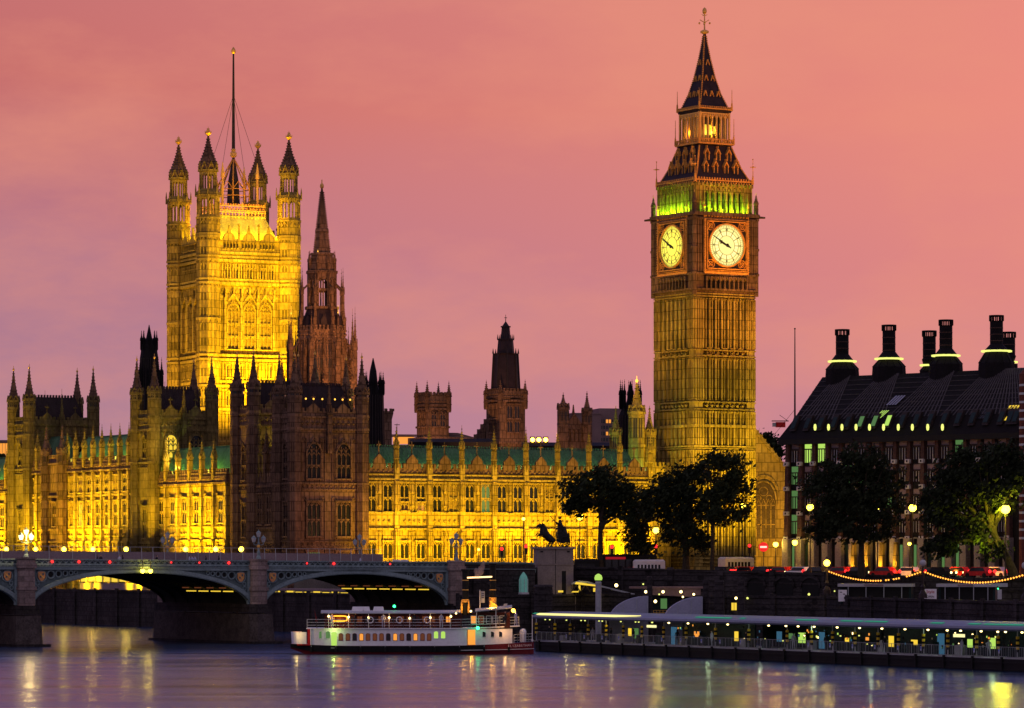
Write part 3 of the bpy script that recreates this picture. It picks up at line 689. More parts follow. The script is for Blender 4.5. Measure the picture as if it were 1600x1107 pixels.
# corner turrets: two open lancet stages, a gablet ring, a crocketed spire and a gilded crown
def big_turret():
    b = MB().use(M['stone']); r = 2.55
    b.fru(0,0,0,zv(343),r,r)
    for py in (690,640,604,563,556,500,444,438,408,402,372,368,343): b.fru(0,0,zv(py)-.25,zv(py)+.25,r*1.1,r*1.1)
    ap, e = r*math.cos(math.pi/8), r*math.sin(math.pi/8)
    for i in range(8):
        f = Fr(math.cos(math.pi/4*i)*ap, math.sin(math.pi/4*i)*ap, math.pi/4*i+math.pi/2)
        for a, c in ((690,642),(638,606),(600,565),(554,502),(498,446),(436,410),(400,374),(366,345)):
            for s in (-1, 1): b.w(f, s*e*.85-.1, s*e*.85+.1, 0, .16, zv(a), zv(c))
            b.w(f, -.08, .08, 0, .12, zv(a), zv(c)); b.bar(f, (-e*.85, zv(c)-1.2), (0, zv(c)), .16, 0, .14); b.bar(f, (e*.85, zv(c)-1.2), (0, zv(c)), .16, 0, .14)
        # open stage: corner posts and a double lancet
        b.w(f, -e, -e*.78, -.45, .05, zv(343), zv(308)); b.w(f, e*.78, e, -.45, .05, zv(343), zv(308)); b.w(f, -.1, .1, -.3, .04, zv(343), zv(308))
        b.bar(f, (-e, zv(317)), (-e*.4, zv(309)), .3, -.4, .04); b.bar(f, (e, zv(317)), (e*.4, zv(309)), .3, -.4, .04); b.w(f, -e, e, -.4, .02, zv(312), zv(307))
        b.w(f, -e, e, -.4, .02, zv(343), zv(338))
        x, y = math.cos(math.pi/4*i+math.pi/8)*r*1.1, math.sin(math.pi/4*i+math.pi/8)*r*1.1
        b.fru(x, y, zv(310), zv(300), .2, .2, 4); b.fru(x, y, zv(300), zv(290), .22, .03, 4)
    b.fru(0,0,zv(308),zv(303),r*1.12,r*1.05); b.fru(0,0,zv(303),zv(298),r*1.05,r*.8)
    r2 = 1.95; ap, e = r2*math.cos(math.pi/8), r2*math.sin(math.pi/8)
    for i in range(8):
        f = Fr(math.cos(math.pi/4*i)*ap, math.sin(math.pi/4*i)*ap, math.pi/4*i+math.pi/2)
        b.w(f, -e, -e*.75, -.4, .05, zv(300), zv(270)); b.w(f, e*.75, e, -.4, .05, zv(300), zv(270)); b.w(f, -.09, .09, -.25, .03, zv(300), zv(270)); b.w(f, -e, e, -.35, .02, zv(276), zv(269))
        b.bar(f, (-e*1.15, zv(271)), (0, zv(256)), .22, .05, .35); b.bar(f, (e*1.15, zv(271)), (0, zv(256)), .22, .05, .35)
    b.fru(0,0,zv(271),zv(268),r2*1.18,r2*1.18)
    b.use(M['stone_d']); pr = [(r2*1.05, zv(268)), (r2*1.14, zv(261)), (r2*.82, zv(251)), (r2*.46, zv(238)), (r2*.22, zv(226)), (.16, zv(214))]
    b.lathe(0,0,pr,8,math.pi/8)
    for k in range(1, 12):
        z = zv(268)+(zv(216)-zv(268))*k/12
        for (ra, za), (rb, zb) in zip(pr, pr[1:]):
            if za <= z <= zb: rr_ = ra+(rb-ra)*(z-za)/(zb-za)
        for i in range(8): a = math.pi/8+math.pi/4*i; x, y = math.cos(a)*rr_, math.sin(a)*rr_; b.box(x-.13,x+.13,y-.13,y+.13,z-.13,z+.13)
    m = b.mesh("corner_turret")
    g = MB().use(M['gold']); g.fru(0,0,zv(215),zv(211),.25,.75,8); g.fru(0,0,zv(211),zv(209),.75,.65,8); g.ball((0,0,zv(208)),.5,8,5); g.tube((0,0,zv(207)),(0,0,zv(201)),.1,.05,5); g.box(-.3,.3,-.06,.06,zv(204)-.1,zv(204)+.1)
    for i in range(8): a = math.pi/4*i; g.tube((.7*math.cos(a),.7*math.sin(a),zv(211)),(.75*math.cos(a),.75*math.sin(a),zv(207)),.1,.04,4)
    return m, g.mesh("gilded_crown")
tm, gm = big_turret()
for cx, cy in ((0,0),(VS,0),(0,VS),(VS,VS)):
    o = place("corner_turret", tm, t, (cx, cy, 0)); place("gilded_crown", gm, o)
zv_ = zv
def zv(py): return zat(py, 852)
# iron crown that carries the flagstaff
b = MB().use(M['iron']); c = VS/2; z0, z1 = zv(320), zv(247)
b.lathe(c, c, [(1.6, z0), (1.3, zv(285)), (.3, z1)], 8)
b.use(M['goldred'])
for i in range(8):
    a = math.pi/4*i+math.pi/8; x, y = c+3.6*math.cos(a), c+3.6*math.sin(a)
    b.tube((x, y, z0), (x, y, zv(292)), .18, .14, 5); b.tube((x, y, zv(292)), (c, c, z1), .16, .12, 5); b.tube((x, y, zv(292)), (x, y, zv(280)), .2, .02, 4)
    x2, y2 = c+3.6*math.cos(a+math.pi/4), c+3.6*math.sin(a+math.pi/4)
    for zz in (298, 308): b.tube((x, y, zv(zz)), (x2, y2, zv(zz)), .12, .12, 4)
    b.tube((x, y, zv(298)), ((x+x2)/2, (y+y2)/2, zv(286)), .1, .1, 4); b.tube((x2, y2, zv(298)), ((x+x2)/2, (y+y2)/2, zv(286)), .1, .1, 4)
b.use(M['gold'])
for sx in (-1, 1):
    for sy in (-1, 1): x, y = c+4.2*sx, c+4.2*sy; b.fru(x, y, z0-1, zv(282), .3, .25, 6); b.fru(x, y, zv(282), zv(274), .5, .4, 6); b.fru(x, y, zv(274), zv(258), .4, .06, 6)
b.build("iron_crown", t)
b = MB().use(M['gold']); b.lathe(c, c, [(.25, zv(248)), (.8, zv(245)), (.8, zv(240)), (.45, zv(238)), (.6, zv(235)), (.2, zv(232))], 8); b.build("gilded_orb", t)
b = MB().use(M['gold']); b.lathe(c, c, [(.2, zv(86)), (.55, zv(83)), (.55, zv(80)), (.1, zv(75))], 8); b.build("gilded_finial", t)
b = MB().use(M['iron']); b.tube((c, c, zv(240)), (c, c, zv(84)), .42, .2, 8); fl = b.build("flagstaff", t)
b = MB().use(M['iron'])
for sx in (-1, 1):
    for sy in (-1, 1): b.tube((c, c, zv(150)), (c+4.2*sx, c+4.2*sy, zv(262)), .05, .05, 3)
b.build("stay_wire", fl)
zv = zv_

# ================================================================ central octagonal spire
def zc(py): return zat(py, 745)
t = empty("octagonal_spire_tower", ((503-CX)/F*745, 745, 0), R(8), "brown octagonal lantern tower tapering to a slender crocketed spire, right of the great square tower", "tower")
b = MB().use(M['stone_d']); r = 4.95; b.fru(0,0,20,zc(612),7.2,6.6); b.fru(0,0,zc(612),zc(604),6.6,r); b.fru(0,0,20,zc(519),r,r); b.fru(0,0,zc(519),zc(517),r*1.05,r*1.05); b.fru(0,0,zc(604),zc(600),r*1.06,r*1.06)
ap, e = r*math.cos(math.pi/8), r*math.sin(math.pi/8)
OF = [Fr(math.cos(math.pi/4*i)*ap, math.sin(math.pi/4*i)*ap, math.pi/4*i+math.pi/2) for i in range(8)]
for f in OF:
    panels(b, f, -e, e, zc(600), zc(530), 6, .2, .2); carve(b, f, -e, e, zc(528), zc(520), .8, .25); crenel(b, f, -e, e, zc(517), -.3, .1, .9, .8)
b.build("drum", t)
for i, f in enumerate(OF):
    for u in (-e*.48, e*.48): window(t, f, u, zc(597), 1.15, zc(534)-zc(597), 2, True, 3, 'stone_d', .35, 'win_od' if i == 5 else 'glass')
b = MB().use(M['slate']); b.lathe(0,0,[(r*.95, zc(517)), (r*.78, zc(497)), (3.0, zc(480))], 8, math.pi/8)
for i in range(8):
    a = math.pi/4*i; f = Fr(math.cos(a)*4.4, math.sin(a)*4.4, a+math.pi/2); b.prism([f.p(-.55,0,zc(511)), f.p(.55,0,zc(511)), f.p(.55,0,zc(502)), f.p(0,0,zc(494)), f.p(-.55,0,zc(502))], f.p(0,-1.6,0)-f.p(0,0,0))
b.build("roof", t)
b = MB().use(M['stone_d']); r2 = 3.0; ap, e = r2*math.cos(math.pi/8), r2*math.sin(math.pi/8)
for i in range(8):
    f = Fr(math.cos(math.pi/4*i)*ap, math.sin(math.pi/4*i)*ap, math.pi/4*i+math.pi/2)
    b.w(f, -e, -e*.7, -.5, .1, zc(482), zc(425)); b.w(f, e*.7, e, -.5, .1, zc(482), zc(425)); b.w(f, -.14, .14, -.3, .06, zc(482), zc(425)); b.w(f, -e, e, -.3, .06, zc(456), zc(452)); b.w(f, -e, e, -.4, .08, zc(436), zc(425)); b.bar(f, (-e, zc(444)), (0, zc(434)), .2, -.2, .08); b.bar(f, (e, zc(444)), (0, zc(434)), .2, -.2, .08)
b.fru(0,0,zc(428),zc(424),r2*1.1,r2*1.1); b.fru(0,0,zc(484),zc(480),r2*1.2,r2*1.2); b.fru(0,0,zc(424),zc(397),2.75,2.2); b.fru(0,0,zc(399),zc(396),2.5,2.4)
b.build("lantern", t)
ring = [(4.3, 400+35, 482, .32), (2.75, 396-6, 425, .3)]
for i in range(8):
    a = math.pi/4*i+math.pi/8
    pinnacle(t, 4.4*math.cos(a), 4.4*math.sin(a), zc(500), zc(424)-zc(500), .42, 'stone_d', 'stone_d')
    pinnacle(t, 2.7*math.cos(a), 2.7*math.sin(a), zc(425), zc(394)-zc(425), .42, 'stone_d', 'star' if i == 5 else 'stone_d')
    pinnacle(t, 6.9*math.cos(a), 6.9*math.sin(a), zc(612), zc(488)-zc(612), .75, 'stone_d', 'star' if i in (4, 6) else 'stone_d'); pinnacle(t, 5.3*math.cos(a+.39), 5.3*math.sin(a+.39), zc(606), zc(516)-zc(606), .5, 'stone_d', 'stone_d'); pinnacle(t, 4.7*math.cos(a), 4.7*math.sin(a), zc(522), zc(484)-zc(522), .5, 'stone_d', 'stone_d'); pinnacle(t, 8.0*math.cos(a+.39), 8.0*math.sin(a+.39), zc(640), zc(560)-zc(640), 1.0, 'stone_d', 'stone_d')
    q_ = MB().use(M['stone_d']); q_.tube((6.9*math.cos(a), 6.9*math.sin(a), zc(552)), (4.7*math.cos(a), 4.7*math.sin(a), zc(532)), .28, .22, 5); q_.build("flying_buttress", t); q_ = MB().use(M['stone_d']); q_.tube((6.9*math.cos(a), 6.9*math.sin(a), zc(585)), (4.7*math.cos(a), 4.7*math.sin(a), zc(570)), .28, .22, 5); q_.build("flying_buttress", t); q_ = MB().use(M['stone_d']); q_.tube((4.4*math.cos(a), 4.4*math.sin(a), zc(455)), (3*math.cos(a), 3*math.sin(a), zc(445)), .18, .18, 5); q_.build("flying_buttress", t)
b = MB().use(M['stone_d']); b.lathe(0,0,[(1.75, zc(397)), (1.2, zc(364)), (1.45, zc(363)), (1.4, zc(359)), (1.1, zc(358)), (.3, zc(300)), (.12, zc(292))], 8, math.pi/8)
for k in range(28):
    z = zc(396)+(zc(298)-zc(396))*k/28; rr_ = 1.75-(1.45*k/28)
    for i in range(8): a = math.pi/8+math.pi/4*i; x, y = math.cos(a)*rr_, math.sin(a)*rr_; b.box(x-.14,x+.14,y-.14,y+.14,z-.12,z+.12)
b.build("spire", t); g = MB().use(M['gold']); g.ball((0,0,zc(291)),.42,8,5,1.4); g.tube((0,0,zc(294)),(0,0,zc(281)),.16,.1,5); g.build("finial", t)

# ================================================================ smaller towers over the roofs
def spire_turret(name, label, px, Y, body, mt, pytip, pyb, rpx, tip='iron', spire='slate', levels=()):
    """a single octagonal turret: body top, tip and radius in photo pixels"""
    x = (px-CX)/F*Y; z1 = zat(pyb, Y); t = empty(name, (x, Y, 0), R(20), label, "turret")
    r = rpx/F*Y; sh = zat(pytip, Y)-z1; m = turret_mesh("turret", 10, z1, r, sh, mt, [zat(p, Y) for p in levels], spire, tip); place("shaft", m, t); return t
# black iron ventilating spire behind the half lit pavilion
def iron_spire(label, px, Y, rows, lw):
    t = empty("iron_ventilation_spire", ((px-CX)/F*Y, Y, 0), R(30), label, "spire"); b = MB().use(M['slate2'])
    for (py0, r0), (py1, r1) in zip(rows, rows[1:]): b.fru(0,0,zat(py0,Y),zat(py1,Y),r0,r1,8)
    b.build("shaft", t)
    for py, r, h, w in lw:
        for i in range(8): a = math.pi/4*i+math.pi/8; pinnacle(t, r*math.cos(a), r*math.sin(a), zat(py, Y), h, w, 'slate2', 'slate2')
    for (py0, r0), (py1, r1) in zip(rows, rows[1:]):
        if py0-py1 > 18 and r0 > .9:
            k = MB().use(M['iron'])
            for i in range(8):
                a = math.pi/4*i; ap = math.cos(math.pi/8); f = Fr(math.cos(a)*r0*ap, math.sin(a)*r0*ap, a+math.pi/2); e = r0*math.sin(math.pi/8)
                for s in (-.6, 0, .6): k.hexa([f.p(s*e-.06,0,zat(py0,Y)), f.p(s*e+.06,0,zat(py0,Y)), f.p(s*e+.06,.08,zat(py0,Y)), f.p(s*e-.06,.08,zat(py0,Y))]+[f.p(s*e*r1/r0+dx, dd-(r0-r1)*ap, zat(py1,Y)) for dx, dd in ((-.06,0),(.06,0),(.06,.08),(-.06,.08))])
            k.build("louvre", t)
    return t
iron_spire("black iron ventilation spire behind the half lit pavilion tower of the river front", 233, 690, [(720,2.6),(640,2.6),(612,2.4),(606,1.9),(560,1.7),(548,1.5),(540,1.5),(528,.55),(508,.06)], [(612,2.3,6,.45),(548,1.4,3.5,.3)])
iron_spire("black iron spire just right of the nearest dark pavilion's turret", 583, 668, [(720,2.3),(660,2.0),(618,1.9),(604,.9),(580,.6),(560,.08)], [(618,1.8,4,.35)])
iron_spire("thin black spire left of the pale turrets beside the clock tower", 985, 668, [(740,2.4),(650,2.1),(640,1.6),(628,.7),(596,.08)], [(640,1.8,5,.35)])
# castellated stair turret
t = empty("stair_turret", ((603-CX)/F*690, 690, 0), 0, "small round castellated brown turret over the roof beside the dark pavilion", "turret"); Y = 690
b = MB().use(M['stone_d']); b.fru(0,0,20,zat(652,Y),1.15,1.15,10); b.fru(0,0,zat(656,Y),zat(646,Y),1.15,1.45,10); b.fru(0,0,zat(646,Y),zat(643,Y),1.45,1.45,10)
for i in range(8): a = math.pi/4*i; x, y = 1.3*math.cos(a), 1.3*math.sin(a); b.box(x-.25,x+.25,y-.25,y+.25,zat(643,Y),zat(639,Y))
b.build("wall", t)
# church tower with four pinnacles
Y = 760; t = empty("church_tower", ((668-CX)/F*Y, Y-3, 0), R(27), "square brown church tower with four pinnacles and paired louvred openings", "tower"); w = 4.9
b = MB().use(M['stone_d']); b.box(0,w,0,w,15,zat(618,Y)); b.box(-.6,w+6,-.4,w+3,15,zat(684,Y))
b.prism([(-.6,-.4,zat(684,Y)),(w+6,-.4,zat(684,Y)),(w+3,2,zat(676,Y)),(1,2,zat(676,Y))],(0,2,0))
for f in faces(w,w):
    for py in (684,668,640,634): b.w(f,-.1,w+.1,0,.25,zat(py,Y)-.2,zat(py,Y)+.2)
    carve(b,f,.5,w-.5,zat(633,Y),zat(623,Y),.8,.2); crenel(b,f,.4,w-.4,zat(618,Y),-.2,.1,.6,.8)
b.build("wall", t)
for f in faces(w,w)[:2]:
    for u in (w*.3, w*.7): window(t,f,u,zat(667,Y),1.0,zat(643,Y)-zat(667,Y),2,True,2,'stone_d',.25)
for cx, cy in ((0,0),(w,0),(0,w),(w,w)): pinnacle(t,cx,cy,zat(645,Y),zat(598,Y)-zat(645,Y),.95,'stone_d','stone_d',8)
# ventilation tower: stone base, dark iron lantern in three tiers
Y = 735; t = empty("ventilation_tower", ((782-CX)/F*Y, Y-4, 0), R(30), "stone tower with a tall black tapering lantern above the middle of the green roof", "tower"); w = 5.6
b = MB().use(M['stone_d']); b.box(0,w,0,w,15,zat(622,Y))
for f in faces(w,w):
    for py in (693,628,622): b.w(f,-.1,w+.1,0,.3,zat(py,Y)-.2,zat(py,Y)+.2)
    carve(b,f,.4,w-.4,zat(621,Y),zat(613,Y),.8,.25); b.w(f,.2,w-.2,-.3,.05,zat(622,Y),zat(612,Y)); crenel(b,f,.4,w-.4,zat(612,Y),-.2,.1,.5,.8)
    b.w(f,w*.5-.9,w*.5+.9,.3,1.0,zat(628,Y)-.1,zat(628,Y)+.25)
b.build("wall", t)
for f in faces(w,w)[:2]:
    for z0, z1 in ((676,658),(654,634)):
        for u in (w*.36, w*.66): window(t,f,u,zat(z0,Y),1.1,zat(z1,Y)-zat(z0,Y),2,False,1,'stone_d',.25)
for cx, cy in ((0,0),(w,0),(0,w),(w,w)): pinnacle(t,cx,cy,zat(640,Y),zat(596,Y)-zat(640,Y),.95,'stone_d','stone_d',8)
b = MB().use(M['slate']); c = w/2
for (p0,r0),(p1,r1) in zip([(624,2.9),(612,2.75),(556,2.35)],[(612,2.75),(556,2.35),(553,2.6)]): b.fru(c,c,zat(p0,Y),zat(p1,Y),r0,r1,8)
for (p0,r0),(p1,r1) in [((553,1.75),(532,1.5)),((532,1.7),(530,1.7)),((530,1.0),(512,.8)),((512,1.0),(510,1.0)),((510,.7),(503,.1))]: b.fru(c,c,zat(p0,Y),zat(p1,Y),r0,r1,8)
b.use(M['iron'])
for i in range(8):
    a = math.pi/4*i+math.pi/8; b.tube((c+2.8*math.cos(a),c+2.8*math.sin(a),zat(612,Y)),(c+2.4*math.cos(a),c+2.4*math.sin(a),zat(553,Y)),.18,.18,4)
    b.fru(c+2.5*math.cos(a),c+2.5*math.sin(a),zat(553,Y),zat(545,Y),.2,.03,4); b.fru(c+1.6*math.cos(a),c+1.6*math.sin(a),zat(530,Y),zat(523,Y),.14,.03,4)
b.tube((c,c,zat(505,Y)),(c,c,zat(492,Y)),.09,.04,4); b.box(c-.3,c+.3,c-.05,c+.05,zat(497,Y)-.06,zat(497,Y)+.06)
b.build("iron_lantern", t)
# stepped buttress wall left of it
t = empty("stepped_gable", ((742-CX)/F*742, 742, 0), R(20), "dark stepped gable leaning against the tower with the black lantern", "gable"); b = MB().use(M['stone_d'])
for i in range(7): b.box(i*.7,5.2,0,1.2,20,zat(686-i*8,742)); 
for i in range(7): b.box(i*.7-.1,i*.7+.3,-.1,.5,zat(686-i*8,742),zat(679-i*8,742))
b.build("wall", t)
# hall gable turrets
t = empty("gable_turret", ((880-CX)/F*700, 700, 0), R(30), "pair of brown stone turrets flanking a traceried gable, left of the lit office block", "turret"); Y = 700
mA = turret_mesh("turret", 20, zat(640,Y), 1.05, zat(620,Y)-zat(640,Y), 'stone_d', [zat(684,Y), zat(664,Y)], tip='stone_d'); mB = turret_mesh("turret", 20, zat(645,Y), .9, zat(616,Y)-zat(645,Y), 'stone_d', [zat(684,Y), zat(664,Y)], tip='stone_d')
place("turret", mA, t, (0,0,0)); place("turret", mB, t, (5.2,0,0)); b = MB().use(M['stone_d']); b.box(.3,5,.2,1.6,20,zat(668,Y)); b.prism([(.5,.3,zat(668,Y)),(4.9,.3,zat(668,Y)),(2.7,.3,zat(646,Y))],(0,1,0)); b.tube((2.7,.8,zat(647,Y)),(2.7,.8,zat(632,Y)),.3,.1,6)
panels(b, Fr(.3,.2,0), .5, 4.2, zat(690,Y), zat(670,Y), 4, .2, .15); b.build("gable", t)
# far office blocks
Y = 900; t = empty("office_block", ((905-CX)/F*Y, Y, 0), R(12), "plain grey brown office block with a few orange lit windows beyond the palace roofs", "building")
b = MB().use(M['office']); b.box(-2,5,-2,12,0,zat(648,Y)); b.box(5,10.9,0,12,0,zat(638,Y)); b.box(-2.2,5.2,-2.2,2,zat(648,Y),zat(646,Y)); b.build("wall", t)
for i in range(8):
    for j in range(5):
        px0 = 933+i*4.8; py0 = 655+j*9.6; f = Fr(5,0,0); lit = (i, j) in ((2,0),(3,0),(6,1),(7,1),(2,2),(3,2),(6,3),(7,3),(2,4),(3,4),(6,4),(7,2))
        o = place("window", None, t)
        bpy.data.objects.remove(o)
        k = MB().use(M['win_o'] if lit else M['glass']); u = .25+i*.7; z = zat(py0+6, Y); k.w(f, u, u+.5, 0, .04, z, z+.85); k.build("window", t)
b = MB().use(M['office']); k = 1
Y = 1000; t = empty("modern_block", ((-6-CX)/F*Y, Y, 0), 0, "low modern block with orange glazing at the far left edge above the roofs", "building")
b = MB().use(M['office']); b.box(0,6,0,10,0,zat(713,Y)); b.box(-.2,6.2,-.2,10,zat(692,Y),zat(688,Y)); b.box(0,.6,0,9,zat(713,Y),zat(692,Y)); b.box(3.0,3.2,-.05,9,zat(713,Y),zat(692,Y)); b.build("wall", t); k = MB().use(M['win_o']); k.box(.7,5.6,.1,.3,zat(711,Y),zat(693,Y)); k.use(M['office'])
for u in (1.6,2.4,3.4,4.2,5): k.box(u,u+.08,-.02,.1,zat(711,Y),zat(693,Y))
k.build("glazing", t)
Y = 820; t = empty("rooftop_pavilion", ((612-CX)/F*Y, Y, 0), R(10), "low flat roofed glazed pavilion glowing orange behind the castellated turret", "building")
b = MB().use(M['office']); b.box(0,5.2,0,6,20,zat(695,Y)); b.box(-.3,5.6,-.3,6,zat(682,Y),zat(679,Y)); b.build("wall", t); k = MB().use(M['win_o']); k.box(.3,5,.05,.2,zat(694,Y),zat(683,Y)); k.build("glazing", t)
k = MB().use(M['iron']); k.tube((1.5,2,zat(680,Y)),(1.5,2,zat(661,Y)),.06,.04,4); k.box(.9,2.1,1.97,2.03,zat(664,Y),zat(663,Y)); k.build("aerial", t)
# long dark roofs closing the skyline behind the north wing
for name, label, a, c, py, Y in (("hall_roof", "long low dark hall roof on the skyline left of the lantern tower", 640, 770, 684, 720), ("hall_roof", "long low dark hall roof on the skyline right of the lantern tower", 815, 1010, 690, 715)):
    x0_, x1_ = (a-CX)/F*Y, (c-CX)/F*Y; b = MB().use(M['slate2']); b.prism([(x0_,Y,15),(x0_,Y,zat(py+7,Y)),(x0_,Y+6,zat(py,Y)),(x0_,Y+12,zat(py+7,Y)),(x0_,Y+12,15)],(x1_-x0_,0,0)); tag(b.build(name), label, "roof")
t = empty("roof_floodlight", ((842-CX)/F*712, 712, zat(690,712)), 0, "blazing yellow floodlights on the skyline right of the black lantern tower", "floodlight")
b = MB().use(M['iron']); b.box(-1.7,1.7,.05,.3,-.6,-.3)
for u in (-1.2,0,1.3): b.box(u-.5,u+.5,.1,.4,-.3,.9)
b.build("bracket", t); g = MB().use(glow("blazing floodlight", (1.0,.62,.05), 14))
for u in (-1.2,0,1.3): g.ball((u,0,.3),.42,8,6)
g.build("lamp", t)
# ================================================================ the clock tower
BO = Vector(((1085.5-CX)/F*640, 640, 0)); BA = R(31); BS = 12.4
def zb(py): return zat(py, 643+8*min(1, max(0, (420-py)/150)))
def bw_(x, y, z=0): return Vector((BO.x+x*math.cos(BA)-y*math.sin(BA), BO.y+x*math.sin(BA)+y*math.cos(BA), z))
t = empty("clock_tower", BO, BA, "tall gothic clock tower with two lit dials, green belfry and gilded iron spire", "tower")
BB = t
fs = faces(BS, BS); b = MB().use(M['stone']); b.box(.55, BS-.55, .55, BS-.55, 0, zb(462))
bands = [(880, 872), (702, 697), (668, 664), (641, 628), (558, 547), (465, 459)]
for f in fs:
    for a, c in bands: b.w(f, -.2, BS+.2, -.6, .22, zb(a), zb(a)+.22); b.w(f, -.2, BS+.2, -.6, .22, zb(c)-.22, zb(c))
    for a, c in ((641, 628), (558, 547)): carve(b, f, 2, BS-2, zb(a)+.25, zb(c)-.25, 1.0, .22)
    for a, c in ((868, 786), (784, 704), (696, 643), (626, 560), (545, 467)):
        panels(b, f, 1.7, BS-1.7, zb(a), zb(c), 14, .36, .2, base=-.55)
        for k in (0, 2, 4, 6, 8, 10, 12, 14): u = 1.7+(BS-3.4)*k/14; b.w(f, u-.16, u+.16, -.55, .2, zb(a), zb(c))
        for s0, s1 in ((.1, 1.5), (BS-1.5, BS-.1)): panels(b, f, s0, s1, zb(a), zb(c), 3, .16, .2, base=.06)
    for s0, s1 in ((0, 1.6), (BS-1.6, BS)): b.w(f, s0, s1, -.6, .1, 0, zb(462))
b.build("shaft", t)
for f in fs[:2]:      # slit windows of the stair
    for a, c in ((860, 800), (770, 720), (690, 650), (620, 568), (540, 476)):
        for k in (3, 7, 11): window(t, f, 1.7+(BS-3.4)*k/14, zb(a)+.6, .3, (zb(c)-zb(a))*.8, 1, False, 1, 'stone', .3, d=-.54)
    for a in (640, 557):
        for k in range(5): window(t, f, 2.1+(BS-4.2)*(k+.5)/5, zb(a)+.3, .75, .85, 1, False, 1, 'stone', .5, d=-.5)
# clock stage
b = MB().use(M['stone_d']); o = .22
b.hexa([(0,0,zb(462)),(BS,0,zb(462)),(BS,BS,zb(462)),(0,BS,zb(462)),(-o,-o,zb(452)),(BS+o,-o,zb(452)),(BS+o,BS+o,zb(452)),(-o,BS+o,zb(452))])
b.box(-o, BS+o, -o, BS+o, zb(452), zb(336))
G = [Fr(-o,-o,0), Fr(-o,BS+o,-math.pi/2), Fr(BS+o,-o,math.pi/2), Fr(BS+o,BS+o,math.pi)]; ln = BS+2*o
for f in G:
    panels(b, f, 2.2, ln-2.2, zb(452), zb(433), 9, .35, .3); b.w(f, -.1, ln+.1, 0, .42, zb(431), zb(428)); b.w(f, -.1, ln+.1, 0, .35, zb(455), zb(452))
    for i in range(9): u = 2.2+(ln-4.4)*(i+.5)/9; b.use(M['glass']); b.w(f, u-.3, u+.3, 0, .03, zb(450), zb(440)); b.use(M['stone_d'])
    for s0, s1 in ((.05, 1.65), (ln-1.65, ln-.05)): b.w(f, s0, s1, 0, .15, zb(452), zb(338)); panels(b, f, s0, s1, zb(428), zb(346), 3, .12, .2, base=.15)
    b.w(f, -.35, ln+.35, 0, .55, zb(342), zb(337)); b.w(f, -.15, ln+.15, 0, .4, zb(348), zb(345))
    carve(b, f, 2.1, ln-2.1, zb(345), zb(342), .7, .4)
for sx in (0, 1):
    for sy in (0, 1):       # corner shafts and gargoyles
        x, y = (-o, BS+o)[sx], (-o, BS+o)[sy]; b.fru(x, y, zb(462), zb(336), .42, .42, 8); dx, dy = (-1, 1)[sx]*.7071, (-1, 1)[sy]*.7071
        for a in (428, 390, 345): b.fru(x, y, zb(a)-.2, zb(a)+.2, .55, .55, 8)
        b.tube((x, y, zb(341)), (x+dx*1.6, y+dy*1.6, zb(342)), .28, .16, 5)
b.build("clock_stage", t)
for sx in (0, 1):
    for sy in (0, 1): pinnacle(t, (-o, BS+o)[sx], (-o, BS+o)[sy], zb(338), zb(306)-zb(338), .5, 'stone_d', 'gold')
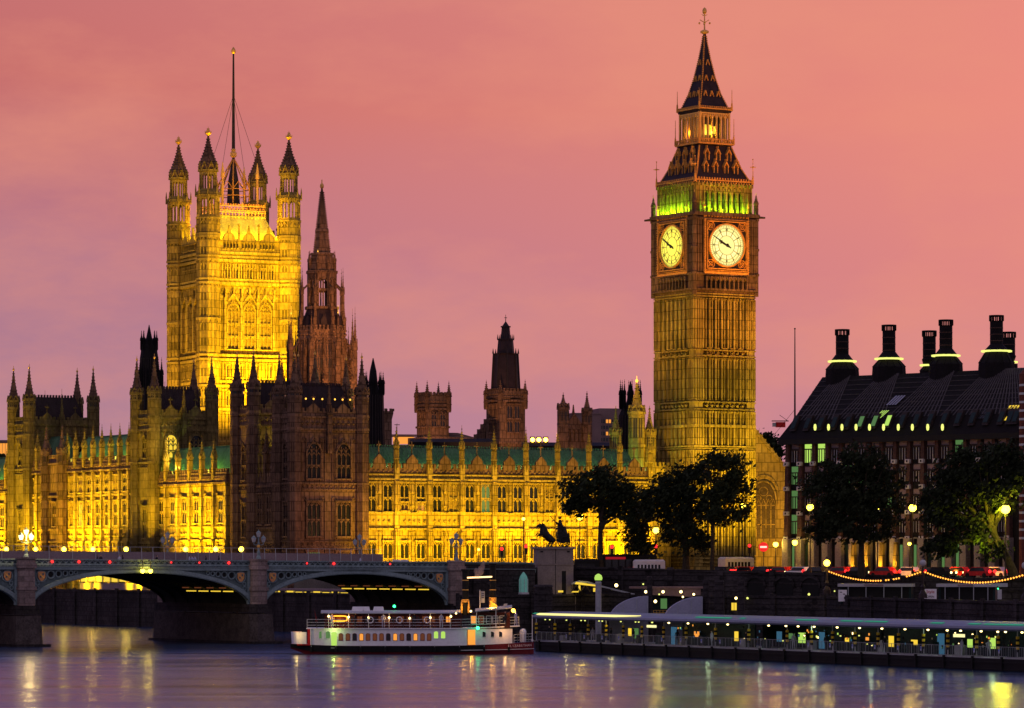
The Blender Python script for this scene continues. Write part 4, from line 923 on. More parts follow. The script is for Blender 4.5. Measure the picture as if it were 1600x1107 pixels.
# dials
def clock(f, north):
    dial = 'dial' if north else 'dial_e'; gd = 'goldred'; c = ln/2; z = zb(385.5); r = 3.55
    root = MB().use(M['iron']); root.w(f, c-4.15, c+4.15, 0, .28, z-4.3, z+4.3)
    cf = root.build("clock_face", t)
    k = MB().use(M[gd])
    for s in (0, 1):
        e = 4.15+s*.28; wd_ = .16 if s == 0 else .12; d1 = .62-s*.15
        k.w(f, c-e, c-e+wd_, .28, d1, z-e, z+e); k.w(f, c+e-wd_, c+e, .28, d1, z-e, z+e); k.w(f, c-e, c+e, .28, d1, z+e-wd_, z+e); k.w(f, c-e, c+e, .28, d1, z-e, z-e+wd_)
    for sx in (-1, 1):
        for sz in (-1, 1):     # tracery in the corners
            for rr_ in (.75, .4): 
                for i in range(10):
                    a0, a1 = 2*math.pi*i/10, 2*math.pi*(i+1)/10; u, w_ = c+sx*3.25, z+sz*3.25
                    k.bar(f, (u+rr_*math.cos(a0), w_+rr_*math.sin(a0)), (u+rr_*math.cos(a1), w_+rr_*math.sin(a1)), .1, .28, .42)
            k.bar(f, (c+sx*2.6, z+sz*4.0), (c+sx*4.0, z+sz*2.6), .1, .28, .4); k.bar(f, (c+sx*2.7, z+sz*2.7), (c+sx*4.0, z+sz*4.0), .1, .28, .4)
    for i in range(32):
        a0, a1 = 2*math.pi*i/32, 2*math.pi*(i+1)/32
        k.bar(f, (c+(r+.12)*math.cos(a0), z+(r+.12)*math.sin(a0)), (c+(r+.12)*math.cos(a1), z+(r+.12)*math.sin(a1)), .26, .28, .6)
    k.build("dial_frame", cf)
    k = MB().use(M[dial]); k.prism([f.p(c+r*math.cos(2*math.pi*i/48), .30, z+r*math.sin(2*math.pi*i/48)) for i in range(48)], f.p(0,.05,0)-f.p(0,0,0)); k.build("dial", cf)
    if north:
        k = MB().use(M['opal'])
        for i in range(12):
            for s in (-1,1):
                a = math.pi/6*i; b0, b1 = a+s*.06, a+s*.2; 
                k.prism([f.p(c+q_*math.cos(x), .352, z+q_*math.sin(x)) for q_, x in ((1.75,b0),(2.35,b0),(2.35,b1),(1.75,b1))], f.p(0,.01,0)-f.p(0,0,0))
        k.build("dial_panel", cf)
    k = MB().use(mat("dial ironwork", (.34,.26,.06), .6, 0)); 
    for rad, wd_ in ((3.42, .07), (2.95, .05), (2.45, .06), (1.65, .06)):
        for i in range(40):
            a0, a1 = 2*math.pi*i/40, 2*math.pi*(i+1)/40; k.bar(f, (c+rad*math.cos(a0), z+rad*math.sin(a0)), (c+rad*math.cos(a1), z+rad*math.sin(a1)), wd_, .36, .41)
    for i in range(12):
        a = math.pi/6*i; k.bar(f, (c+1.65*math.cos(a), z+1.65*math.sin(a)), (c+3.45*math.cos(a), z+3.45*math.sin(a)), .09, .36, .42)
    for i in range(60): a = math.pi/30*i; k.bar(f, (c+2.95*math.cos(a), z+2.95*math.sin(a)), (c+3.42*math.cos(a), z+3.42*math.sin(a)), .035, .36, .4)
    k.build("dial_ironwork", cf)
    k = MB().use(M['iron']); NUM = ["XII","I","II","III","IV","V","VI","VII","VIII","IX","X","XI"]
    for i, s_ in enumerate(NUM):
        a = math.pi/2-math.pi/6*i; cu, cz = math.cos(a), math.sin(a); tu, tz = math.sin(a), -math.cos(a); wds = {'I': .13, 'V': .24, 'X': .24}; tot = sum(wds[h] for h in s_); p_ = -tot/2
        P = lambda x, y: (c+cu*(2.70+y)+tu*x, z+cz*(2.70+y)+tz*x)
        for h in s_:
            m_ = p_+wds[h]/2; e_ = wds[h]*.4
            if h == 'I': k.bar(f, P(m_,-.19), P(m_,.19), .06, .42, .45)
            if h == 'V': k.bar(f, P(m_-e_,.19), P(m_,-.19), .06, .42, .45); k.bar(f, P(m_+e_,.19), P(m_,-.19), .05, .42, .46)
            if h == 'X': k.bar(f, P(m_-e_,.19), P(m_+e_,-.19), .06, .42, .45); k.bar(f, P(m_+e_,.19), P(m_-e_,-.19), .05, .42, .46)
            p_ += wds[h]
    k.build("numerals", cf)
    def hand(nm, ang, l, tail, w0, w1, d):
        a = math.pi/2-R(ang); cu, cz = math.cos(a), math.sin(a); h = MB().use(M['iron'])
        P = lambda x, y: f.p(c+cu*y+cz*x, d, z+cz*y-cu*x)
        h.prism([P(-w0/2,-tail),P(w0/2,-tail),P(w0/2,0),P(w0/2,l*.55),P(w1/2,l*.98),P(0,l),P(-w1/2,l*.98),P(-w0/2,l*.55)], f.p(0,.06,0)-f.p(0,0,0)); h.build(nm, cf)
        return P
    hand("minute_hand", 299, 3.35, .9, .20, .09, .56)
    P = hand("hour_hand", 295, 1.75, .6, .34, .12, .47)
    h = MB().use(M['iron']); h.prism([f.p(c+.32*math.cos(.5236*i), .63, z+.32*math.sin(.5236*i)) for i in range(12)], f.p(0,.05,0)-f.p(0,0,0)); h.prism([P(-.42,1.25),P(0,1.0),P(.42,1.25),P(.14,1.45),P(0,1.85),P(-.14,1.45)], f.p(0,-.02,0)-f.p(0,0,0)); h.build("hand_boss", cf)
    # gilded borders above and below
    k = MB().use(M[gd])
    for u in (c-4.5, c+4.5): 
        for i in range(22): k.w(f, u-.13, u+.13, .3, .5, z-4.6+i*.42, z-4.6+i*.42+.24)
    k.w(f, c-4.6, c+4.6, .28, .45, z-4.95, z-4.55); carve(k, f, c-4.5, c+4.5, z+4.5, z+5.3, .62, .45)
    for i in range(13): u = c-4.4+8.8*i/12; k.fru(*f.p(u,.2,0)[:2], z+5.3, z+6.2, .14, .03, 4)
    for u in (c-4.55, c+4.55): k.fru(*f.p(u,.3,0)[:2], z-4.9, z+6.3, .12, .12, 6); k.ball(f.p(u,.3,z+6.7), .26, 6, 4); k.fru(*f.p(u,.3,0)[:2], z+6.7, z+7.8, .1, .02, 4)
    k.build("gilded_border", cf)
clock(G[0], True); clock(G[1], False)
# belfry with open arcade
b = MB().use(M['stone']); i_ = .35; z0, z1 = zb(336), zb(293)
b.use(M['slate']); b.box(1.7, BS-1.7, 1.7, BS-1.7, z0, z1); b.use(M['stone'])  # dark core colour stands for the shade behind the arcade openings
H = [Fr(i_,i_,0), Fr(i_,BS-i_,-math.pi/2), Fr(BS-i_,i_,math.pi/2), Fr(BS-i_,BS-i_,math.pi)]; l = BS-2*i_
for f in H:
    b.w(f, 0, 1.8, -.8, 0, z0, z1); b.w(f, l-1.8, l, -.8, 0, z0, z1); n = 7; s = (l-3.6)/n
    for k in range(n+1): u = 1.8+s*k; b.w(f, u-.17, u+.17, -.5, .12, z0, z1-.3)
    for k in range(n):
        u = 1.8+s*(k+.5); b.bar(f, (u-s/2, z1-2.0), (u, z1-.9), .2, -.4, .05); b.bar(f, (u+s/2, z1-2.0), (u, z1-.9), .2, -.4, .05); b.bar(f, (u-s/2, z1-.5), (u, z1-1.0), .14, -.3, .02); b.bar(f, (u+s/2, z1-.5), (u, z1-1.0), .14, -.3, .02)
    b.w(f, 1.8, l-1.8, -.45, .06, z1-.6, z1); panels(b, f, .1, 1.7, z0, z1, 2, .1, .18); panels(b, f, l-1.7, l-.1, z0, z1, 2, .1, .18)
    for k in range(14): u = l*(k+.5)/14; b.w(f, u-.2, u+.2, 0, .55, z1-.5, z1)
b.build("belfry", t)
# lower roof, lantern stage, spire
def hw(px): return px/2/F*643/(math.cos(BA)+math.sin(BA))     # silhouette width in photo pixels to half side
c = BS/2
def sq(b, z0, h0, z1, h1): b.hexa([(c-h0,c-h0,z0),(c+h0,c-h0,z0),(c+h0,c+h0,z0),(c-h0,c+h0,z0),(c-h1,c-h1,z1),(c+h1,c-h1,z1),(c+h1,c+h1,z1),(c-h1,c+h1,z1)])
prof = [(291, 148), (282, 132), (268, 113), (250, 97), (233, 82)]
b = MB().use(M['slate'])
sq(b, zb(294), hw(150), zb(291), hw(152))
for (a, wa), (d, wb) in zip(prof, prof[1:]): sq(b, zb(a), hw(wa), zb(d), hw(wb))
def on_roof(prof, py):
    for (a, wa), (d, wb) in zip(prof, prof[1:]):
        if d <= py <= a: return hw(wa+(wb-wa)*(a-py)/(a-d))
for s in range(4):      # seams
    pass
b.build("lower_roof", t)
g = MB().use(M['goldred'])
for s, f in enumerate((Fr(c,c,0), Fr(c,c,-math.pi/2), Fr(c,c,math.pi/2), Fr(c,c,math.pi))):
    e = hw(150); g.w(f, -e, e, e-.05, e+.12, zb(290), zb(288)); 
    for i in range(22): u = -e+2*e*(i+.5)/22; g.w(f, u-.11, u+.11, e-.1, e+.05, zb(288), zb(285)); g.w(f, u-.1, u+.1, e, e+.14, zb(293), zb(291))
    for py, us in ((277, (-.62,-.22,.22,.62)), (257, (-.55,0,.55))):      # gilded dormers
        for u_ in us:
            h_ = on_roof(prof, py); u = u_*h_; 
            g.w(f, u-.42, u-.30, h_-.8, h_+.15, zb(py), zb(py)+1.2); g.w(f, u+.30, u+.42, h_-.8, h_+.15, zb(py), zb(py)+1.2); g.bar(f, (u-.5, zb(py)+1.1), (u, zb(py)+2.0), .14, h_-.6, h_+.2); g.bar(f, (u+.5, zb(py)+1.1), (u, zb(py)+2.0), .14, h_-.6, h_+.2); g.w(f, u-.05, u+.05, h_-.5, h_+.12, zb(py)+1.9, zb(py)+2.5)
            g.use(M['iron']); g.w(f, u-.3, u+.3, h_-.8, h_+.05, zb(py), zb(py)+1.2); g.use(M['goldred'])
g.build("gilded_dormers", t)
for sx in (-1, 1):
    for sy in (-1, 1):
        k = MB().use(M['goldred'])
        for n in range(26):
            py = 290-57*n/26; h_ = on_roof(prof, py); x, y = c+sx*h_, c+sy*h_; k.box(x-.12,x+.12,y-.12,y+.12,zb(py)-.1,zb(py)+.14)
        k.build("ridge_crockets", t)
b = MB().use(M['slate']); sq(b, zb(233), hw(84), zb(231), hw(92)); sq(b, zb(231), hw(92), zb(229), hw(92)); sq(b, zb(229), hw(52), zb(180), hw(52)); b.build("lantern_floor", t)
g = MB().use(M['gold']); hL = hw(78); hG = hw(91)
for f in (Fr(c,c,0), Fr(c,c,-math.pi/2), Fr(c,c,math.pi/2), Fr(c,c,math.pi)):
    for n in range(8):
        u = -hL+2*hL*n/7; g.w(f, u-.13, u+.13, hL-.3, hL+.02, zb(229), zb(180))
        if n < 7: s = 2*hL/7; g.bar(f, (u, zb(192)), (u+s/2, zb(184)), .14, hL-.25, hL); g.bar(f, (u+s, zb(192)), (u+s/2, zb(184)), .14, hL-.25, hL)
    g.w(f, -hL, hL, hL-.3, hL+.05, zb(184), zb(179)); g.use(M['goldred'])
    g.w(f, -hG, hG, hG-.1, hG+.05, zb(224), zb(223)); 
    for n in range(20): u = -hG+2*hG*n/19; g.w(f, u-.07, u+.07, hG-.06, hG, zb(230), zb(222))
    g.w(f, -hG, hG, hG-.1, hG+.1, zb(231.5), zb(229)); g.use(M['gold'])
g.build("lantern_arcade", t)
k = MB().use(M['win_y'])
for f in (Fr(c,c,0),): k.w(f, -1.5, .2, hw(52), hw(52)+.06, zb(216), zb(200)); k.w(f, .4, 1.0, hw(52), hw(52)+.06, zb(214), zb(202))
k.build("lantern_light", t)
pr2 = [(178, 82), (172, 72), (150, 50), (125, 33), (95, 18), (70, 8), (55, 4)]
b = MB().use(M['slate']); sq(b, zb(182), hw(80), zb(178), hw(85))
for (a, wa), (d, wb) in zip(pr2, pr2[1:]): sq(b, zb(a), hw(wa), zb(d), hw(wb))
b.build("upper_spire", t)
g = MB().use(M['goldred'])
for f in (Fr(c,c,0), Fr(c,c,-math.pi/2), Fr(c,c,math.pi/2), Fr(c,c,math.pi)):
    e = hw(84); g.w(f, -e, e, e-.05, e+.12, zb(177), zb(175))
    for n in range(18): u = -e+2*e*(n+.5)/18; g.w(f, u-.09, u+.09, e-.1, e+.03, zb(175), zb(172))
    for py, us in ((156, (-.6,0,.6)), (131, (-.45,.45)), (106, (0,))):
        for u_ in us:
            h_ = on_roof(pr2, py); u = u_*h_; g.bar(f, (u-.38, zb(py)), (u, zb(py)+1.0), .14, h_-.6, h_+.12); g.bar(f, (u+.38, zb(py)), (u, zb(py)+1.0), .14, h_-.6, h_+.12)
for sx in (-1, 1):
    for sy in (-1, 1):
        for n in range(40):
            py = 176-118*n/40; h_ = on_roof(pr2, py); x, y = c+sx*h_, c+sy*h_; g.box(x-.1,x+.1,y-.1,y+.1,zb(py)-.1,zb(py)+.12)
g.build("spire_crockets", t)
g = MB().use(M['gold']); g.lathe(c, c, [(.2,zb(57)),(.75,zb(55)),(.75,zb(52)),(.2,zb(50))],8); g.tube((c,c,zb(52)),(c,c,zb(15)),.14,.06,6); g.ball((c,c,zb(21)),.4,8,5,1.5)
ax = Vector((math.cos(BA), -math.sin(BA), 0))
for d in (ax, Vector((-ax.y, ax.x, 0))):
    for s in (-1, 1): p0 = Vector((c,c,zb(39))); p1 = p0+d*.8*s+Vector((0,0,.5)); g.tube(p0, p1, .09, .07, 4); g.ball(p0+d*.9*s+Vector((0,0,-.1)), .2, 6, 4); g.tube(p0+Vector((0,0,1.2)), p0+d*.5*s+Vector((0,0,1.4)), .08, .06, 4)
g.build("finial", t)
for sx in (-1, 1):      # gilded crosses at the roof corners
    for sy in (-1, 1):
        for h_, pa, pb in ((hw(150), 292, 254), (hw(85), 178, 145), (hw(91), 230, 190)):
            x, y = c+sx*h_, c+sy*h_; k = MB().use(M['goldred']); k.tube((x,y,zb(pa)),(x,y,zb(pb)),.1,.04,5); k.tube((x,y,zb(pa)),(x,y,zb(pa-12)),.2,.14,6)
            if pa == 292: z = zb(266); k.tube((x-.5*ax.x,y-.5*ax.y,z),(x+.5*ax.x,y+.5*ax.y,z),.09,.09,4); k.ball((x,y,z),.2,6,4); k.ball((x,y,zb(pb)),.13,6,4)
            k.build("corner_finial", t)
# ================================================================ the bridge
BRO = Vector((-62.97, 482, 0)); BRA = R(32)
def brw(x, y, z=0): return Vector((BRO.x+x*math.cos(BRA)-y*math.sin(BRA), BRO.y+x*math.sin(BRA)+y*math.cos(BRA), z))
def bx(px, c=0):
    t_ = (px-CX)/F; o = brw(0, c); return (t_*o.y-o.x)/(math.cos(BRA)-t_*math.sin(BRA))
br = empty("arched_bridge", BRO, BRA, "long blue grey iron bridge on stone piers with low elliptical arches and red shields", "bridge")
PX = [-38.5, 0, 33.9, 64.8]; BWD = 26.0; FF = Fr(0,0,0); SL = -.0063
def shear(b):
    for v in b.v: v.z += SL*v.x
    return b
def zin(x, m, a): return 5.2+4.4*math.sqrt(max(0, 1-((x-m)/a)**2))
def zex(x, m, a): return 5.2+5.0*math.sqrt(max(0, 1-((x-m)/(a+.75))**2))
XL, XR = -75, 78
b = MB().use(M['asphalt']); b.box(XL, XR, 1.0, BWD-1, 9.55, 10.05); shear(b).build("deck", br)
b = MB().use(M['stone_g']); b.box(XL, XR, .35, 4, 10.05, 10.18); b.box(XL, XR, BWD-4, BWD-.4, 10.05, 10.18); shear(b).build("footway", br)
# near parapet: pierced trefoils between rails, and the cornice below it
b = MB().use(M['blue'])
for d0, d1, z0, z1 in ((-.35,.12,11.2,11.36),(-.35,.2,10.55,10.78),(-.3,.3,9.95,10.36),(-.35,.42,10.36,10.44)): b.w(FF, XL, XR, d0, d1, z0, z1)
x = -42.0
while x < 66:
    b.bar(FF, (x, 10.78), (x+.42, 11.2), .1, -.2, .02); b.bar(FF, (x+.84, 10.78), (x+.42, 11.2), .1, -.2, .02); b.w(FF, x-.05, x+.05, -.2, .04, 10.78, 11.2); x += .84
shear(b).build("parapet", br)
b = MB().use(M['blue_d']); b.w(FF, XL, XR, -.3, .12, 10.44, 10.55); x = -42.0
b.w(FF, XL, XR, -.28, -.22, 10.78, 11.2)
while x < 66: b.w(FF, x, x+.2, .12, .25, 10.45, 10.54); x += .5
shear(b).build("cornice", br)
b = MB().use(M['blue']); b.box(XL, XR, BWD-.35, BWD, 10.0, 11.2); b.box(XL, XR, BWD-.3, BWD-.1, 9.4, 10.0); shear(b).build("parapet", br)
for xa, xb in zip(PX, PX[1:]):
    m_ = (xa+xb)/2; a_ = (xb-xa)/2-1.15; n = 30; xs = [m_-a_+2*a_*(.5-.5*math.cos(math.pi*i/n)) for i in range(n+1)]
    for k in range(8):
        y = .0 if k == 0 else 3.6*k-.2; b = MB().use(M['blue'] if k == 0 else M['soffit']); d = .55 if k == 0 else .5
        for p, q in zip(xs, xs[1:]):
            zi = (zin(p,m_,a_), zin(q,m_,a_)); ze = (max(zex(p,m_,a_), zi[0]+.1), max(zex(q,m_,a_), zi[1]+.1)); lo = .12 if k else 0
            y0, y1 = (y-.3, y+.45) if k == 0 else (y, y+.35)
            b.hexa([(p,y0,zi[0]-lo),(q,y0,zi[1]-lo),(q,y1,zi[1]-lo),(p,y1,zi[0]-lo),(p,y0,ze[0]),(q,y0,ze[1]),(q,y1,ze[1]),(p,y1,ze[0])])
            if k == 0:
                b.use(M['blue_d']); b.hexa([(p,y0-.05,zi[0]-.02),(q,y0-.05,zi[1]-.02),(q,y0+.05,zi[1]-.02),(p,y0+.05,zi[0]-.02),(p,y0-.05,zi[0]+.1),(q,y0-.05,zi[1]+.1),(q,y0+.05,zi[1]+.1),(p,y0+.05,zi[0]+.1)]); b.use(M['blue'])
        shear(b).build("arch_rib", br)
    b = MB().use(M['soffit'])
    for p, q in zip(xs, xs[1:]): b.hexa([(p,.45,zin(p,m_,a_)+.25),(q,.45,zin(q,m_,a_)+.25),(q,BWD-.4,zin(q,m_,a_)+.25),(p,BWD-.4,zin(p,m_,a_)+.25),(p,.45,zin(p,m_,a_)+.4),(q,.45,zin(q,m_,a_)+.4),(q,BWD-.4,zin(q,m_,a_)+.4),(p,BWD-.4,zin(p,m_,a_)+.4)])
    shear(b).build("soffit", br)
    # pierced spandrels with a painted shield by each pier
    for half in (0, 1):
      b = MB().use(M['blue_d'])
      for p, q in zip(xs, xs[1:]):
        if ((p+q)/2 > m_) != bool(half): continue
        e0, e1 = zex(p,m_,a_)-.05, zex(q,m_,a_)-.05
        if min(e0, e1) < 9.95: b.hexa([(p,.1,min(e0,9.95)),(q,.1,min(e1,9.95)),(q,.3,min(e1,9.95)),(p,.3,min(e0,9.95)),(p,.1,9.96),(q,.1,9.96),(q,.3,9.96),(p,.3,9.96)])
      shear(b).build("spandrel", br)
    for s in (-1, 1):
        b = MB().use(M['blue']); e = xa+1.1 if s < 0 else xb-1.1
        b.w(FF, min(e, e-s*.35), max(e, e-s*.35), -.1, .28, 5.4, 9.95)
        for k, (dx, r) in enumerate(((.95+.35, .72), (2.65, .5), (3.75, .42), (4.7, .34), (5.5, .28), (6.2,.22))):
            cx_ = e-s*dx; cz = 9.95-r-.12
            for i in range(12):
                t0, t1 = 2*math.pi*i/12, 2*math.pi*(i+1)/12; b.bar(FF, (cx_+r*math.cos(t0), cz+r*math.sin(t0)), (cx_+r*math.cos(t1), cz+r*math.sin(t1)), .12, -.1, .08)
            if k:
                b.use(M['black']); b.prism([FF.p(cx_+r*.72*math.cos(math.pi/4*i), -.09, cz+r*.72*math.sin(math.pi/4*i)) for i in range(8)], (0,.02,0)); b.use(M['blue'])
        for dz in (1.75, 2.35): 
            cx_ = e-s*(.7 if dz > 2 else .75); cz = 9.95-dz; r = .25
            for i in range(10): t0, t1 = 2*math.pi*i/10, 2*math.pi*(i+1)/10; b.bar(FF, (cx_+r*math.cos(t0), cz+r*math.sin(t0)), (cx_+r*math.cos(t1), cz+r*math.sin(t1)), .1, -.1, .06)
        shear(b).build("spandrel_tracery", br)
    for s in (-1, 1):
        e = xa+1.1 if s < 0 else xb-1.1; cx_ = e-s*1.3; cz = 9.95-.84
        b = MB().use(M['shield']); b.prism([FF.p(cx_+x_, .02, cz+z_) for x_, z_ in ((-.5,.55),(0,.62),(.5,.55),(.5,-.1),(.28,-.5),(0,-.66),(-.28,-.5),(-.5,-.1))], (0,-.12,0))
        b.use(M['gold']); b.bar(FF, (cx_-.35,cz+.35), (cx_+.35,cz-.3), .14, .14, .18); b.use(M['blue_d']); b.w(FF, cx_-.28, cx_-.05, .14, .17, cz-.2, cz+.05); b.w(FF, cx_+.08, cx_+.3, .14, .17, cz+.12, cz+.4)
        shear(b).build("shield", br)
    # a row of red marker lamps and the pair of yellow navigation lamps at the crown
for i, px in enumerate((80, 122, 170, 266, 310, 356, 478, 520, 608)):
    x = bx(px); b = MB().use(M['lampr']); b.ball((x, -.3, 11.0), .2 if i in (0,1,2,5,7) else .13, 8, 5); b.use(M['iron']); b.box(x-.05, x+.05, -.3, -.1, 10.95, 11.05); shear(b).build("marker_lamp", br)
for px in (219, 231):
    x = bx(px); b = MB().use(M['lampy']); b.ball((x, -.75, 9.86), .3, 10, 6); b.use(M['iron']); b.tube((x,-.75,10.1),(x,-.75,11.1),.05,.05,4); b.tube((x,-.75,11.1),(x,-.2,11.3),.05,.05,4); b.fru(x,-.75,10.08,10.2,.2,.1,8); shear(b).build("navigation_lamp", br)
for x_, (xa, xb), n_ in ((30.6, (0, 33.9), 4), (61.0, (33.9, 64.8), 7)):      # added glowing strips painting reflected light on the soffit near the springing
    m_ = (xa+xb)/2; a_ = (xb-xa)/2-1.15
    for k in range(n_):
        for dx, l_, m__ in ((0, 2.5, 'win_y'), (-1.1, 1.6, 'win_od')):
            zz = zin(x_+dx, m_, a_)-.16; g = MB().use(M[m__]); g.box(x_+dx-.12, x_+dx+.12, 3.6*k+.6, 3.6*k+.6+l_, zz-.14, zz); g.use(M['iron']); g.box(x_+dx-.05, x_+dx+.05, 3.6*k+1, 3.6*k+1.2, zz, zz+.3); shear(g).build("glow_strip", br)
point(brw(bx(225), -1.3, 9.8), 220, (1,.7,.08), .2)
M['pierb'] = mat('worn pier footing', (.085,.068,.065), .85, .4, .8)
# piers with pointed cutwaters
for k, x in enumerate(PX):
    last = k == 3; b = MB().use(M['tide']); w = 1.75
    def oct_(hw_, ch, y0, z): return [(x-hw_, y0+ch, z), (x-hw_+ch, y0, z), (x+hw_-ch, y0, z), (x+hw_, y0+ch, z)]
    if not last:
        for (h0,h1,y0,y1,z0,z1,mn) in ((2.05,1.75,-2.6,-2.1,-2,4.0,'pierb'),(1.75,1.6,-2.1,-1.7,4.2,5.3,'tide')):
            b.use(M[mn]); A = oct_(h0,.9,y0,z0)+[(x+h0,BWD+1,z0),(x-h0,BWD+1,z0)]; B = oct_(h1,.8,y1,z1)+[(x+h1,BWD+1,z1),(x-h1,BWD+1,z1)]; k0 = len(b.v); b.v += [Vector(p) for p in A+B]
            for i in range(6): j = (i+1) % 6; b.f.append((k0+i,k0+j,k0+6+j,k0+6+i)); b.mi.append(b.m)
            b.f.append(tuple(range(k0+11,k0+5,-1))); b.mi.append(b.m)
        b.box(x-2.4, x+2.4, -3.0, BWD+1.5, -2, .35)
    else:
        b.box(x-1.2, x+14, -1.2, BWD+1, -2, 5.2)
    b.build("pier_base", br)
    b = MB().use(M['pier']); h = 1.12
    for z0, z1, g in ((5.3,7.3,0),(7.3,7.75,.14),(7.75,10.15,-.04),(10.15,10.75,.16),(10.75,11.3,.02),(11.3,11.55,.15)):
        pts = [(x-h-g,-.2+0*g,z0),(x-h-g,-.95-g,z0),(x-h*.5-g*.4,-1.4-g,z0),(x+h*.5+g*.4,-1.4-g,z0),(x+h+g,-.95-g,z0),(x+h+g,-.2,z0)]
        b.use(M['maroon'] if g > .1 and z0 < 11 else M['pier']) if False else b.use(M['pier']); b.prism(pts, (0,0,z1-z0))
    if last: b.use(M['wallst']); b.box(x-.9, x+13, -.4, 1, 5.2, 11.0); b.box(x-.9, x+13, .9, BWD, 5.2, 9.5); [b.box(x+1.2, x+13, -.45, -.3, z_, z_+.62) for z_ in (5.4, 6.1, 6.8, 7.5, 8.2, 8.9, 9.6)]
    shear(b).build("pier", br); b = MB().use(M['pier']); b.box(x-1.1, x+1.1, BWD-.2, BWD+1.3, 5.3, 11.4); shear(b).build("pier", br)
# scaffold hoarding along the far footway
hd = empty("hoarding", brw(0, 22.6), BRA, "long mauve grey site hoarding with pale posts along the far side of the bridge", "hoarding")
b = MB().use(M['hoard']); xs_ = (-42, 66.5)
b.box(xs_[0], xs_[1], 0, .08, 10.2, 12.5); shear(b).build("panel", hd)
k = MB().use(M['greyp']); x = xs_[0]; i = 0
while x < xs_[1]:
    if i % 2 == 0 or x > 28: k.box(x-.05, x+.05, -.08, .02, 10.2, 12.55)
    k.box(x-.03, x+.03, 0, .06, 12.5, 13.2); x += 1.75; i += 1
k.box(xs_[0], xs_[1], .0, .05, 13.15, 13.2); shear(k).build("post", hd)["kind"] = "stuff"
b = MB().use(M['white']); x = bx(625, 22.6); b.box(x-1.3, x+1.3, -.14, -.09, 10.9, 11.7); shear(b).build("notice_board", hd)
# lamp standards on the piers
def lamp_standard(x, y, lit, label):
    t = empty("bridge_lamp", brw(x, y, 11.5+SL*x), BRA, label, "street lamp", "three armed lamp standards on the bridge piers")
    b = MB().use(M['blue']); b.lathe(0,0,[(.38,0),(.34,.3),(.2,.5),(.26,1.0),(.14,1.1),(.12,2.0),(.2,2.1),(.1,2.3),(.09,3.0)],8)
    for s in (-1, 1): 
        for i in range(6):
            a0, a1 = math.pi*i/6, math.pi*(i+1)/6; b.tube((s*(.36-.36*math.cos(a0)),0,2.1-.18*math.sin(a0)),(s*(.36-.36*math.cos(a1)),0,2.1-.18*math.sin(a1)),.06,.06,4)
        b.tube((s*.72,0,2.1),(s*.72,0,2.3),.07,.07,5)
    b.use(M['gold']); b.ball((0,0,1.75),.26,8,5,.9); b.build("post", t)
    for lxx, lz in ((-.72,2.3),(.72,2.3),(0,3.0)):
        g = MB().use(M['lampw'] if lit else M['greyp']); g.fru(lxx,0,lz,lz+.55,.2,.34,8); g.use(M['blue']); g.fru(lxx,0,lz+.55,lz+.85,.36,.06,8); g.fru(lxx,0,lz+.85,lz+1.0,.05,.02,6); g.fru(lxx,0,lz-.06,lz,.12,.2,8); g.build("lantern", t)
        if lit:
            for q in (-.25,.25): pass
    if lit: point(brw(x, y-.8, 14.6), 900, (1,.7,.25), .3)
    return t
lamp_standard(0, -.6, True, "lit golden three armed lamp on the bridge pier at the far left")
lamp_standard(33.9, -.6, False, "unlit three armed lamp on the pier in front of the dark pavilion")
lamp_standard(64.8, -.6, False, "unlit three armed lamp at the right end of the bridge, nearer side")
lamp_standard(33.9, BWD+.4, False, "dark three armed lamp silhouetted against the yellow six bay wing")
lamp_standard(64.8, BWD+.4, False, "faint three armed lamp on the far side where the yellow north wing begins")
# people on the near footway, mostly hidden by the parapet
def skin(name, pts, edges, rad, m, parent=None, sub=1):
    me = bpy.data.meshes.new(name); me.from_pydata(pts, edges, []); o = bpy.data.objects.new(name, me); col.objects.link(o)
    o.modifiers.new("skin", 'SKIN')
    for d, r in zip(me.skin_vertices[0].data, rad): d.radius = r if isinstance(r, tuple) else (r, r)
    me.skin_vertices[0].data[0].use_root = True
    if sub: s = o.modifiers.new("sub", 'SUBSURF'); s.levels = sub; s.render_levels = sub
    dg = bpy.context.evaluated_depsgraph_get(); n = bpy.data.meshes.new_from_object(o.evaluated_get(dg)); n.name = name; n.materials.clear(); n.materials.append(M[m])
    bpy.data.objects.remove(o); return place(name, n, parent)
PMESH = {}
def person(loc, rz, label, coat='coat', group=None, h=1.0):
    t = empty("person", loc, rz, label, "person", group); s = .12
    for i_, x in enumerate((-1, 1)): pass
    if coat not in PMESH:
        pts = [(0,0,.95),(0,0,1.15),(0,0,1.42),(0,.01,1.52),(0,0,1.62),(0,-.01,1.74),(-.1,0,.9),(-.11,.06,.5),(-.11,.12,.08),(-.11,0,.03),(.1,0,.9),(.11,-.08,.5),(.11,-.06,.08),(.11,-.2,.03),(-.2,0,1.4),(-.24,.05,1.12),(-.22,-.08,.9),(.2,0,1.4),(.24,.05,1.12),(.22,-.08,.9)]
        ed = [(0,1),(1,2),(2,3),(3,4),(4,5),(0,6),(6,7),(7,8),(8,9),(0,10),(10,11),(11,12),(12,13),(2,14),(14,15),(15,16),(2,17),(17,18),(18,19)]
        rad = [(.15,.11),(.14,.1),(.16,.1),.06,.1,.08,.09,.065,.05,.04,.09,.065,.05,.04,.065,.05,.035,.065,.05,.035]
        o = skin("body", pts, ed, rad, coat, t); PMESH[coat] = o.data
    else: place("body", PMESH[coat], t)
    g = MB().use(M['skin']); g.ball((0,-.035,1.645),.088,8,6,1.2); g.use(M['iron']); g.ball((0,.015,1.70),.095,8,5,.9); g.build("head", t); return t
